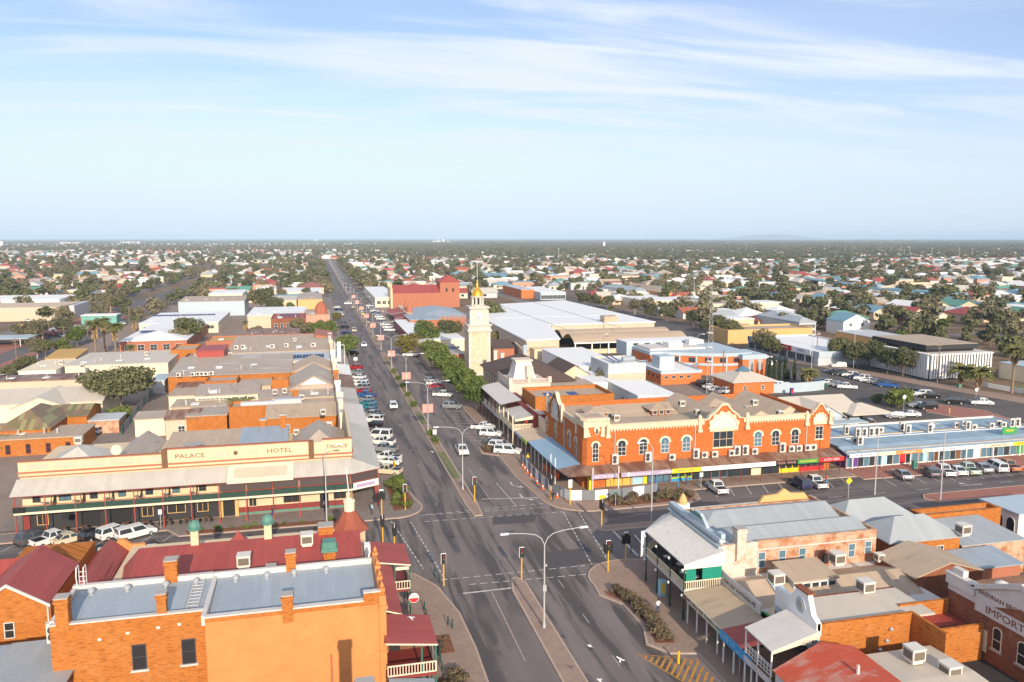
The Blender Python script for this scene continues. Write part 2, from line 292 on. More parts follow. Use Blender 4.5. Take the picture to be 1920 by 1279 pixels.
K = dict(
 road=asphalt('road asphalt', (.205, .172, .160), 'y', .9), roadx=asphalt('cross road asphalt', (.17, .146, .140), 'x', .8), lot=asphalt('car park asphalt', (.13, .11, .10), 'x', .5),
 patch=plain('dark asphalt patch', (.088, .078, .078), .75, .2, 1.5),
 pave=paving('brick paving', (.36, .255, .20), .5), pavered=paving('red brick paving', (.38, .17, .13), .5), pavegrey=paving('grey brick paving', (.27, .225, .20), .7), kerb=plain('kerb concrete', (.44, .33, .26), .9, .15, 1.2),
 earth=groundmat(), soil=plain('mulch soil', (.20, .085, .045), .95, .3, 2), grass=plain('short grass', (.17, .18, .08), .95, .3, 2), verge=plain('dry verge', (.23, .19, .10), .95, .3, 1.2),
 turretred=plain('dull red tiles', (.30, .085, .05), .8, .2, 2), coolgrille=flat('cooler grille', (.16, .13, .10), .7), yard=plain('beaten yard ground', (.27, .205, .165), .95, .22, .25), wornline=paint_worn('worn lane paint', (.36, .34, .33), (.17, .15, .145)), line=paint_worn('white road paint', (.62, .60, .57), (.13, .12, .115)), yline=paint_worn('yellow road paint', (.55, .25, .04), (.12, .09, .07)), pinkline=paint_worn('faded road paint', (.5, .38, .33), (.13, .11, .1)),
 orender=plain('orange render', (.62, .245, .080), .85, .15, .55), obrick=brick('orange brick', (.52, .175, .030), (.40, .120, .022), (.46, .24, .09), .25, (.46, .22, .10)),
 rbrick=brick('red painted brick', (.56, .155, .032), (.49, .120, .026), (.54, .20, .08), .2, (.52, .22, .11)), dbrick=brick('dull red brick', (.30, .10, .05), (.22, .07, .035), (.32, .19, .12), .15, (.34, .2, .13)),
 wbrick=brick('worn orange brick', (.44, .15, .05), (.32, .10, .035), (.55, .40, .28), .75, (.62, .45, .32)), whitebrick=brick('limewashed brick', (.74, .66, .56), (.66, .56, .47), (.70, .62, .54), .5, (.52, .30, .18)),
 cream=plain('cream render', (.66, .52, .34), .8, .09, .9), palecream=plain('pale cream render', (.74, .64, .47), .8, .06), white=plain('white paint', (.82, .80, .76), .7, .05), offwhite=plain('weathered white paint', (.60, .56, .52), .8, .12, .6), trimcream=plain('cream stone trim', (.68, .54, .38), .85, .12, 1.5),
 stonew=stone('pale dressed stone', (.66, .55, .46), (.58, .46, .38)), stoney=stone('gold rough stone', (.64, .53, .38), (.52, .38, .25), .8), stoneg=plain('grey stone', (.60, .53, .46), .85, .09, .7), brownst=plain('brown shingle roof', (.105, .070, .058), .9, .25, 2.5),
 gold=flat('gold leaf', (.95, .50, .05), .30, .5, .75), green=flat('dark green paint', (.03, .13, .085), .6), dgreen=flat('bottle green paint', (.018, .055, .042), .6), copper=plain('green copper', (.10, .25, .20), .6, .2, 2), maroon=flat('maroon paint', (.22, .035, .03), .6), redpost=flat('red timber paint', (.36, .060, .045), .6),
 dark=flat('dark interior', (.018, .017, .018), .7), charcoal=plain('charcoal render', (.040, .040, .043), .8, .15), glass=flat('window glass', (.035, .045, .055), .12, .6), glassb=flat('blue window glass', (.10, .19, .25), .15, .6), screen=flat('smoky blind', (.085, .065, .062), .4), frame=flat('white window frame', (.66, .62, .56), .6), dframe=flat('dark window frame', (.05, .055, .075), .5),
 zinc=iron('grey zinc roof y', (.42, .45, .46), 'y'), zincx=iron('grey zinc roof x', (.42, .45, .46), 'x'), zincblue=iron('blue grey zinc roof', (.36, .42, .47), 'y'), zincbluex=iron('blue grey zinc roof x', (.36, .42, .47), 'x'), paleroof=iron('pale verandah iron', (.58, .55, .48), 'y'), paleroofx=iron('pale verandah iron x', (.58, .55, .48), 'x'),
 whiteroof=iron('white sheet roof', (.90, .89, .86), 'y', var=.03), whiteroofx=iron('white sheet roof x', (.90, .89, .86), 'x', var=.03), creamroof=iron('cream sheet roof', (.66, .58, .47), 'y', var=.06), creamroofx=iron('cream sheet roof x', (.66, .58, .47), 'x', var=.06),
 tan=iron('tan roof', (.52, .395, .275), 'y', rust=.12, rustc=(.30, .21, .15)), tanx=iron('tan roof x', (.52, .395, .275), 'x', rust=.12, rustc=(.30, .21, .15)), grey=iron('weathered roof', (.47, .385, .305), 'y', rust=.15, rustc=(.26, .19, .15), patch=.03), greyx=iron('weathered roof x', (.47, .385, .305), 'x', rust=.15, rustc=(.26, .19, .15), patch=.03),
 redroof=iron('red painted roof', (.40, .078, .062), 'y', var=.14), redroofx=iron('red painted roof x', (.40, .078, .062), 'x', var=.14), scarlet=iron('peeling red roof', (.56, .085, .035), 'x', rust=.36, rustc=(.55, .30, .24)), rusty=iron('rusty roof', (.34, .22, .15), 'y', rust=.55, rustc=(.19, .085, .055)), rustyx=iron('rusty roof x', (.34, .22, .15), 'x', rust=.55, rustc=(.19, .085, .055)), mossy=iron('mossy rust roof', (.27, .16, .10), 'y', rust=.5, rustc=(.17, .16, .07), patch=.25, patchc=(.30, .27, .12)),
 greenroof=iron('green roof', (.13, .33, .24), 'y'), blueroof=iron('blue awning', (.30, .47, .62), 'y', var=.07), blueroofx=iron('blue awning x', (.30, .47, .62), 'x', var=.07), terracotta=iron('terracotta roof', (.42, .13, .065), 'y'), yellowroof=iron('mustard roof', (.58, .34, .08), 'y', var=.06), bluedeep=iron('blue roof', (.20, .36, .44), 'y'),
 mallroof=plain('blue grey mall deck', (.27, .37, .45), .6, .22, .35), pblue=plain('pale blue cladding', (.42, .50, .55), .6, .05), lgrey=plain('light grey cladding', (.50, .52, .53), .6, .07), concrete=plain('grey concrete', (.40, .37, .34), .9, .12, .6), beige=plain('beige render', (.58, .46, .34), .85, .07), pink=plain('salmon render', (.62, .30, .21), .85, .08), orangep=plain('bright orange render', (.62, .165, .045), .8, .06), yellow=plain('yellow render', (.66, .40, .16), .8, .06), terr=plain('terracotta render', (.40, .15, .085), .85, .1),
 steel=flat('galvanised steel', (.50, .51, .52), .45, .5, .4), poleg=flat('grey painted pole', (.44, .45, .45), .5), yellowp=flat('signal yellow', (.80, .42, .02), .5), black=flat('black paint', (.015, .015, .016), .5), rubber=flat('tyre rubber', (.02, .02, .02), .9), acw=plain('air conditioner casing', (.66, .62, .55), .6, .06), acd=flat('dark grille', (.06, .06, .065), .6), solar=flat('solar cells', (.020, .045, .12), .2, .6),
 timber=plain('brown timber', (.17, .09, .05), .8, .2, 2), red=flat('sign red', (.62, .03, .03), .5), signyellow=flat('sign yellow', (.85, .62, .03), .5), signblue=flat('sign blue', (.02, .30, .62), .5), navy=flat('navy sign', (.02, .06, .22), .5), signwhite=flat('sign white', (.80, .80, .80), .5), signgreen=flat('sign green', (.05, .30, .08), .5), teal=flat('teal canvas', (.015, .27, .19), .8), purple=flat('purple sign', (.13, .05, .25), .5), mauve=flat('mauve sign', (.42, .34, .46), .5), orangesign=flat('orange sign', (.78, .28, .10), .5), pinkbanner=flat('pink banner', (.70, .32, .27), .8), skyb=flat('light blue panel', (.36, .60, .70), .5), lime=flat('lime sign', (.35, .50, .06), .5), ply=plain('yellow plywood', (.74, .44, .09), .7, .08, 1), hoard=plain('grey shade mesh', (.20, .21, .23), .9, .12, 1), cone=flat('cone orange', (.85, .16, .03), .6),
 lamp=flat('lamp lens', (.75, .78, .80), .3), redlamp=flat('dark red lens', (.30, .02, .02), .3), greenlamp=flat('dark green lens', (.02, .14, .08), .3), bark=plain('grey bark', (.22, .17, .13), .95, .25, 2), barkp=plain('pale gum bark', (.46, .38, .31), .9, .2, 1), palmbark=plain('palm trunk', (.27, .18, .115), .95, .25, 3), thatch=plain('dead palm fronds', (.36, .25, .13), .95, .25, 3),
 leafd=leafmat('dark gum leaves', (.062, .070, .030), (.165, .165, .075)), leafg=leafmat('olive gum leaves', (.105, .098, .050), (.245, .212, .120)), leafb=leafmat('bright leaves', (.060, .095, .018), (.180, .210, .055)), leafy=leafmat('yellow green leaves', (.10, .095, .018), (.24, .20, .05)), leafp=leafmat('palm fronds', (.07, .085, .022), (.22, .20, .075)), leafs=leafmat('dry shrub leaves', (.075, .060, .030), (.24, .18, .11)), leafc=leafmat('cypress leaves', (.018, .035, .010), (.055, .075, .022)),
)
# ------------------------------------------------------------------ ground, roads, kerbs, markings
def struct(o): o['kind'] = 'structure'; return o
def sheet(name, pts, z, m): return struct(MB().poly([(x, y, z) for x, y in pts]).build(name, m, own=False))
gp = MB()
gs = [-45000, -9000, -3000, -1200, -500, -150, 150, 500, 1200, 3000, 9000, 45000]; gy = [-800, -120, 60, 300, 700, 1500, 3000, 6000, 12000, 60000]
for a in range(len(gs) - 1):
    for b in range(len(gy) - 1): gp.poly([(gs[a], gy[b], -.03), (gs[a + 1], gy[b], -.03), (gs[a + 1], gy[b + 1], -.03), (gs[a], gy[b + 1], -.03)])
struct(gp.build('ground', K['earth'], own=False))
rect = lambda x0, x1, y0, y1: [(x0, y0), (x1, y0), (x1, y1), (x0, y1)]
sheet('main_street', [(5, 40), (42, 40), (42, 640), (5, 640)], .002, K['road'])
sheet('main_street_far_end', [(13, 640.01), (33, 640.01), (32, 1650), (14, 1650)], .002, K['road'])
sheet('cross_street', [(-300, 92), (-300, 124), (4.99, 124), (4.99, 92)], .003, K['roadx']); sheet('cross_street_eastern_half', [(42.01, 92), (420, 92), (420, 124), (42.01, 124)], .003, K['roadx'])
sheet('back_street', [(120, 120), (178, 120), (172, 640), (150, 640)], .006, K['lot'])
sheet('western_street', [(-128, 124), (-93, 124), (-88, 900), (-110, 900)], .004, K['roadx'])
sheet('far_cross_street', [(-500, 585), (4.99, 585), (4.99, 606), (-500, 606)], .007, K['roadx']); sheet('far_cross_street_east', [(42.01, 585), (500, 585), (500, 606), (42.01, 606)], .008, K['roadx'])
sheet('car_park', [(98, 160), (150, 150), (150, 226), (105, 226)], .012, K['lot'])
sheet('town_yard', [(42.5, 125), (118, 125), (118, 430), (42.5, 430)], .009, K['yard']); sheet('western_yard', [(-92, 125), (4, 125), (4, 560), (-88, 560)], .0095, K['yard'])
sheet('southern_yard', [(-60, 30), (4.5, 30), (4.5, 91), (-60, 91)], .010, K['lot']); sheet('southern_yard_east', [(43, 30), (130, 30), (130, 91), (43, 91)], .0105, K['lot'])
sm = MB()
for gx in range(-126, 260, 7):
    for gy in range(12, 180, 6):
        X, Y = gx * 19, gy * 24
        if Y > 3600 or X < -.55 * Y - 200 or X > 1.2 * Y + 200: continue
        sm.poly([(X - 4.5, Y, .0005), (X + 4.5, Y, .0005), (X + 4.5, Y + 144, .0005), (X - 4.5, Y + 144, .0005)]); sm.poly([(X, Y - 4.5, .001), (X + 133, Y - 4.5, .001), (X + 133, Y + 4.5, .001), (X, Y + 4.5, .001)])
struct(sm.build('suburban_streets', plain('suburban street', (.20, .17, .155), .9, .2, .1), own=False))
sheet('lane', [(-46, 124.5), (-39, 124.5), (-39, 260), (-45, 260)], .016, K['pavegrey'])
def path_area(name, pts, m, z=.12, kerb=True):
    o = struct(MB().prism(pts, -.02, z).build(name, m, own=False))
    if kerb:
        mb = MB(); n = len(pts); a = sum(pts[i][0] * pts[(i + 1) % n][1] - pts[(i + 1) % n][0] * pts[i][1] for i in range(n)); sgn = 1 if a > 0 else -1
        for i in range(n):
            p = Vector(pts[i]); r = Vector(pts[(i + 1) % n]); d = (r - p)
            if d.length < .05: continue
            d.normalize(); nn = Vector((-d.y, d.x)) * sgn
            mb.prism([(p - nn * .03)[:], (r - nn * .03)[:], (r + nn * .2 - d * .05)[:], (p + nn * .2 + d * .05)[:]], -.025, z + .02)
        struct(mb.build('kerb', K['kerb'], own=False))
    return o
def arc(cx, cy, r, a0, a1, n=8): return [(cx + r * math.cos(math.radians(a0 + (a1 - a0) * i / n)), cy + r * math.sin(math.radians(a0 + (a1 - a0) * i / n))) for i in range(n + 1)]
path_area('footpath', [(4.7, 123.4), (-45, 123.4), (-45, 119.3), (-22, 119.3), (-20, 116.4), (7, 116.4)] + arc(10.4, 121.2, 4.8, -80, 15, 7) + [(14.6, 125), (13.6, 133), (11.6, 141), (9.2, 142.5), (9.2, 252), (11, 254), (11.3, 264), (9.2, 268), (9.2, 580), (4.7, 580)], K['pavegrey'])
path_area('footpath', [(43, 580), (34.6, 580), (34.6, 336), (31, 332), (31, 316), (34.4, 312), (34.4, 192), (34.4, 157), (30.8, 154), (30.5, 149)] + [(33.4, 146.5), (33.2, 132), (34.2, 121)] + arc(41.5, 119.5, 7.2, 190, 265, 7) + [(58, 112.4), (59.5, 114), (60.5, 118.3), (92, 118.3), (92, 123.3), (43, 123.3)], K['pave'])
path_area('footpath', [(92.01, 123.3), (92.01, 116.5), (100, 116.2), (140, 116.2), (140, 123.3)], K['pavered'])
path_area('footpath', [(43, 92.5), (38.2, 93.8)] + arc(37.2, 88.2, 5.6, 100, 190, 7) + [(31.4, 84.5), (33.2, 81.6), (33.3, 76), (32.2, 72.5), (33.8, 70.2), (36.5, 69.5), (36.7, 30), (43, 30)], K['pave'])
path_area('footpath', [(43.01, 92.4), (43.01, 90), (130, 90), (130, 93.6), (44, 93.6)], K['pavegrey'])
path_area('footpath', [(4.7, 93), (8.8, 95.2), (10.8, 96), (13.2, 91.5), (14.6, 84), (14.9, 76), (14.6, 60), (14.4, 30), (4.7, 30)], K['pave'])
path_area('footpath', [(4.69, 93), (4.69, 90.5), (-60, 90.5), (-60, 97.5), (-2, 97.5), (4.0, 97.0)], K['pavegrey'])
MED = [(21.4, 30), (21.7, 88), (22.4, 91.6), (23.2, 91.8), (23.9, 90), (24.1, 30)]
path_area('median_strip', MED, K['pave'])
path_area('median_strip', [(22.3, 114.6), (23.6, 114.6), (23.9, 120), (23.9, 292), (22.9, 294), (21.9, 292), (21.9, 120)], K['pave'])
path_area('median_strip', [(21.9, 306), (22.9, 304), (23.9, 306), (23.9, 570), (21.9, 570)], K['pave'])
path_area('median_strip', [(22.1, 612), (23.9, 612), (23.9, 1500), (22.1, 1500)], K['pave'])
path_area('median_strip', [(38.6, 104.6), (39.4, 103.9), (70, 103.9), (70, 105.9), (39.6, 105.9)], K['pave'])
path_area('median_strip', [(94.6, 105.2), (95.5, 103.2), (140, 102.6), (140, 107.2), (96, 107.0)], K['pavered'])
path_area('median_strip', [(9.2, 104.2), (9.2, 105.6), (-40, 106), (-40, 104)], K['pavegrey'])
path_area('footpath', [(154, 250), (160, 250), (183, 160), (175, 160)], K['pave'], .12, False)
path_area('traffic_island', [(143, 160), (147, 150), (156, 147), (158, 158), (150, 170)], K['pavered'])
path_area('median_strip', [(-104, 250), (-100, 250), (-97, 560), (-101, 560)], K['pavered'], .12, False)
for x0, x1, y0, y1, nm in ((-60, 4, 580, 584, 'footpath'), (-122, -112, 300, 500, 'footpath')): path_area(nm, rect(x0, x1, y0, y1), K['pavered'], .12, False)
# planted strips in the medians
for y0, y1, k in ((134, 152, 'grass'), (157, 170, 'verge'), (176, 189, 'grass'), (195, 206, 'verge'), (214, 236, 'verge'), (243, 256, 'verge'), (262, 282, 'verge'), (320, 352, 'verge'), (380, 420, 'verge')):
    struct(MB().prism(rect(22.2, 23.6, y0, y1), .1, .16).build('planting_bed', K[k], own=False))
def bed(pts, m='soil'): return struct(MB().prism(pts, .1, .15).build('planting_bed', K[m], own=False))
BED_NW = [(10.6, 119.6), (13.2, 120.4), (14.2, 123), (13.6, 129), (12.2, 135.5), (10.6, 136)]
BED_NE = [(43.5, 113.6), (57.2, 113.3), (58.6, 115.2), (58, 117.0), (45, 116.6)]
BED_SE = [(32.2, 85.2), (34.4, 85.0), (35.0, 82), (35.2, 72.0), (33.2, 72.4), (34, 76), (33.9, 81.8), (32.4, 84)]
BED_SE2 = [(32.0, 86.2), (34.2, 86.4), (34.4, 83.0), (32.6, 83.2)]
bed(BED_NW); bed(BED_NE); bed(BED_SE)
bed([(-18.5, 116.7), (2, 116.7), (2, 118.1), (-19.5, 118.1)]); bed([(31.1, 149.6), (33.0, 148.2), (33.8, 152.5), (31.4, 153.4)])
bed([(10.3, 79.4), (12.6, 79.4), (12.6, 75.6), (10.3, 75.6)]); bed([(9.9, 71.2), (12.3, 71.2), (12.3, 66.4), (9.9, 66.4)])
# road paint, each marking set a thin sheet above the asphalt
def dashes(a, b, on, off, wd, m='line', z=.012, name='road_marking'):
    a = Vector(a); b = Vector(b); d = b - a; ln = d.length; d.normalize(); n = Vector((-d.y, d.x)) * wd / 2; mb = MB(); s = 0
    while s < ln:
        e = min(ln, s + on); p = a + d * s; q_ = a + d * e
        mb.poly([(*(p + n), z), (*(p - n), z), (*(q_ - n), z), (*(q_ + n), z)][::-1]); s += on + off
    o = mb.build(name, K[m], own=False); o['kind'] = 'structure'; return o
P2 = lambda x, y: G(x, y)
dashes(P2(800, 965), P2(1030, 943), .9, .6, .14); dashes(P2(800, 948), P2(1025, 945), 40, 1, .12) if False else None
dashes((14.5, 117.0), (34.5, 116.0), .9, .5, .14); dashes((14.5, 114.2), (36, 113.3), .9, .5, .14)
dashes(P2(903, 936), P2(1012, 933), 40, 1, .25)
dashes((9.8, 115.5), (12.2, 97.2), .9, .5, .15); dashes((12.6, 114.6), (14.4, 93.4), .9, .5, .15)
dashes((38.3, 112.5), (36.2, 95), .9, .5, .15); dashes((36.0, 113.2), (33.6, 93.5), .9, .5, .15)
dashes((13.8, 93.3), (32.6, 93.2), .9, .5, .15); dashes((17.0, 91.2), (32.0, 90.6), .9, .5, .15)
dashes(P2(868, 1113), P2(973, 1101), 40, 1, .3); dashes(P2(1147, 993), P2(1196, 1042), 40, 1, .3, 'line'); dashes(P2(1190, 1003), P2(1208, 1025), 40, 1, .2)
dashes(P2(922, 1110), P2(985, 1240), 40, 1, .10, 'pinkline'); dashes((28.0, 60), (28.0, 90), 2.2, 7, .12, 'wornline')
dashes((17.5, 121), (17.5, 560), 1.6, 9.5, .12, 'wornline'); dashes((28.3, 138), (28.3, 560), 1.6, 9.5, .12, 'wornline'); dashes((29.6, 117.5), (29.2, 130), 40, 1, .12); dashes((26.2, 122), (26.2, 140), 40, 1, .10, 'pinkline')
dashes((-60, 111.5), (5, 111.5), 2.5, 6, .12); dashes((-60, 100), (5, 100), 2.5, 6, .12); dashes((46, 109.5), (130, 109.5), 2.5, 6, .12); dashes((46, 98.5), (130, 98.5), 2.5, 6, .12)
mb = MB()
for i in range(9):
    x = 62.5 + i * 3.1; mb.poly([(x, 114.0, .012), (x + .12, 114.0, .012), (x + 1.5, 118.2, .012), (x + 1.38, 118.2, .012)])
for i in range(14):
    x = 95 + i * 3.0; mb.poly([(x, 112.0, .012), (x + .12, 112.0, .012), (x + .9, 116.1, .012), (x + .78, 116.1, .012)])
for i in range(8):
    x = -43 + i * 3.0; mb.poly([(x, 115.0, .012), (x + .12, 115.0, .012), (x + 1.9, 119.2, .012), (x + 1.78, 119.2, .012)])
for i in range(55):
    y = 146 + i * 3.2
    if 250 < y < 268: continue
    mb.poly([(9.3, y + 2.2, .012), (9.3, y + 2.32, .012), (14.2, y + .12, .012), (14.2, y, .012)])
for i in range(50):
    y = 158 + i * 3.2
    if 310 < y < 336: continue
    mb.poly([(34.2, y + .12, .012), (29.6, y + 2.3, .012), (29.6, y + 2.18, .012), (34.2, y, .012)])
o = mb.build('parking_bay_marking', K['line'], own=False); o['kind'] = 'structure'
def arrow(x, y, sx=1, ang=0):
    ca, sa = math.cos(ang), math.sin(ang); mb = MB()
    for pts in ([(-.12, -2.2), (.12, -2.2), (.12, .1), (-.12, .0)], [(-.12, .0), (.12, .1), (1.0, .75), (.82, .95)], [(.65, 1.25), (1.25, .45), (1.6, 1.5)]): mb.poly([(x + (px * sx) * ca - py * sa, y + (px * sx) * sa + py * ca, .013) for px, py in (pts if sx > 0 else pts[::-1])])
    o = mb.build('lane_arrow', K['line'], own=False); o['kind'] = 'structure'
arrow(31.6, 128, -1, PI); arrow(31.6, 121.2, -1, PI); arrow(-8, 108.5, 1, -PI / 2); arrow(108, 109.5, 1, PI / 2)
mb = MB()
TRI = [Vector(p) for p in ((30.8, 70.6), (36.0, 68.4), (36.0, 61.6), (33.6, 63.4))]; HD = Vector((.62, .78)); HN = Vector((-.78, .62))
for k in range(-40, 60):                                         # yellow hatched no-standing area
    hit = []
    for a, c in zip(TRI, TRI[1:] + TRI[:1]):
        da, dc = a.dot(HN) - k * .62, c.dot(HN) - k * .62
        if da * dc < 0: hit.append(a.lerp(c, da / (da - dc)))
    if len(hit) == 2:
        p, q_ = sorted(hit, key=lambda v: v.dot(HD)); mb.poly([(*(p + HN * .13), .013), (*(p - HN * .13), .013), (*(q_ - HN * .13), .013), (*(q_ + HN * .13), .013)])
o = mb.build('hatched_marking', K['yline'], own=False); o['kind'] = 'structure'
dashes((30.6, 70.9), (36.2, 68.6), 40, 1, .12, 'yline'); dashes((30.6, 70.9), (33.6, 63.2), 40, 1, .12, 'yline'); dashes((33.6, 63.2), (36.2, 61.4), 40, 1, .12, 'yline')
for p in ([(27, 93.6), (36, 93.8), (35, 98.8), (28.5, 98.6)], [(24.2, 110.4), (30.5, 110), (32, 113.8), (25, 114)]): sheet('asphalt_repair_patch', p, .0095, K['patch'])
# ------------------------------------------------------------------ shared building parts
_wc = {}
ROT = {'S': 0, 'W': -PI / 2, 'E': PI / 2, 'N': PI}
def win(parent, face, u, wc, z0, w, h, arch=0., nx=2, ny=2, fr='frame', gl='glass', hood=None, sill=None, name='window'):
    key = (w, h, arch, nx, ny, fr, gl, hood, sill)
    if key not in _wc:
        f = MB(); t = .07; fw = .09
        def outline(i):     # inner or outer outline of the opening
            x = w / 2 - i; pts = [(-x, i), (x, i), (x, h - i)]
            if arch: pts += [(x * math.cos(a), h - i + (arch) * math.sin(a)) for a in (PI * .17, PI * .33, PI * .5, PI * .67, PI * .83)]
            pts.append((-x, h - i)); return pts
        o, q = outline(0), outline(fw); n = len(o)
        for i in range(n):
            j = (i + 1) % n
            f.poly([(o[i][0], -t, o[i][1]), (o[j][0], -t, o[j][1]), (q[j][0], -t, q[j][1]), (q[i][0], -t, q[i][1])]); f.poly([(o[j][0], -t, o[j][1]), (o[i][0], -t, o[i][1]), (o[i][0], .02, o[i][1]), (o[j][0], .02, o[j][1])])
        for i in range(1, nx): x = -w / 2 + w * i / nx; f.box(x - .03, x + .03, -t + .006, -.025, fw, h)
        for i in range(1, ny): z = h * i / ny; f.box(-w / 2 + fw, w / 2 - fw, -t + .012, -.03, z - .035, z + .035)
        if sill: f.box(-w / 2 - .15, w / 2 + .15, -.2, .02, -.16, 0, 1)
        if hood:
            a0 = max(arch, .25); x = w / 2 + .28
            pts = [(x * math.cos(a), h - .05 + (a0 + .28) * math.sin(a)) for a in [PI * k / 6 for k in range(7)]]; p2 = [(w / 2 * math.cos(a), h + .02 + a0 * math.sin(a)) for a in [PI * k / 6 for k in range(7)]]
            for i in range(6):
                A, B_, C_, D = pts[i], pts[i + 1], p2[i + 1], p2[i]
                f.poly([(A[0], -.16, A[1]), (D[0], -.16, D[1]), (C_[0], -.16, C_[1]), (B_[0], -.16, B_[1])], 1); f.poly([(A[0], -.16, A[1]), (B_[0], -.16, B_[1]), (B_[0], .02, B_[1]), (A[0], .02, A[1])], 1); f.poly([(D[0], -.16, D[1]), (D[0], .02, D[1]), (C_[0], .02, C_[1]), (C_[0], -.16, C_[1])], 1)
            for s in (-1, 1): f.box(s * (w / 2 + .14) - .16, s * (w / 2 + .14) + .16, -.16, .02, h - .32, h - .05, 1)
        g = MB(); g.poly([(x, -.022, z) for x, z in outline(.03)])
        _wc[key] = (f.data('window', [K[fr], K[sill or hood or 'trimcream']]), g.data('pane', K[gl]))
    fm, gm = _wc[key]; b = root_loc(parent)
    x, y = (u, wc) if face in 'SN' else (wc, u)
    o = put(name, fm, parent, (x - b.x, y - b.y, z0 - b.z), ROT[face]); put('pane', gm, o)
    return o
def wins(parent, face, u0, u1, n, wc, z0, w, h, **k):
    for i in range(n): win(parent, face, u0 + (u1 - u0) * (i + .5) / n, wc, z0, w, h, **k)
_tc = {}
def text(parent, s, size, loc, face, m, depth=.012, name='lettering', stretch=1., lean=0.):
    key = (s, size, stretch)
    if key not in _tc:
        cu = bpy.data.curves.new('lettering', 'FONT'); cu.body = s; cu.size = size; cu.align_x = 'CENTER'; cu.align_y = 'CENTER'; cu.extrude = depth; cu.resolution_u = 2
        t = bpy.data.objects.new('lettering', cu); COL.objects.link(t)
        me = bpy.data.meshes.new_from_object(t.evaluated_get(bpy.context.evaluated_depsgraph_get())); bpy.data.objects.remove(t)
        n = len(me.vertices); v = np.empty(n * 3); me.vertices.foreach_get('co', v); v = v.reshape(-1, 3); v2 = np.stack([v[:, 0] * stretch, -v[:, 2], v[:, 1]], 1); me.vertices.foreach_set('co', v2.ravel()); me.update()
        _tc[key] = me
    me = _tc[key].copy(); me.materials.clear(); me.materials.append(K[m] if isinstance(m, str) else m)
    o = bpy.data.objects.new(name, me); COL.objects.link(o); b = root_loc(parent) if parent else Vector((0, 0, 0)); o.parent = parent
    o.location = Vector(loc) - b; o.rotation_euler = (0, lean, ROT[face]); return o
def part(name, mb, m, parent, label=None, smooth=False):
    mats = [K[x] if isinstance(x, str) else x for x in (m if isinstance(m, (list, tuple)) else [m])]
    o = mb.build(name, mats, parent, smooth)
    if label: o['label'] = label
    return o
def sub(o_parent, name, mb, m): return part(name, mb, m, o_parent)
def walls(mb, x0, x1, y0, y1, z0, z1, t=.3, m=0):
    mb.box(x0, x1, y0, y0 + t, z0, z1, m); mb.box(x0, x1, y1 - t, y1, z0, z1, m); mb.box(x0, x0 + t, y0 + t, y1 - t, z0, z1, m); mb.box(x1 - t, x1, y0 + t, y1 - t, z0, z1, m); return mb
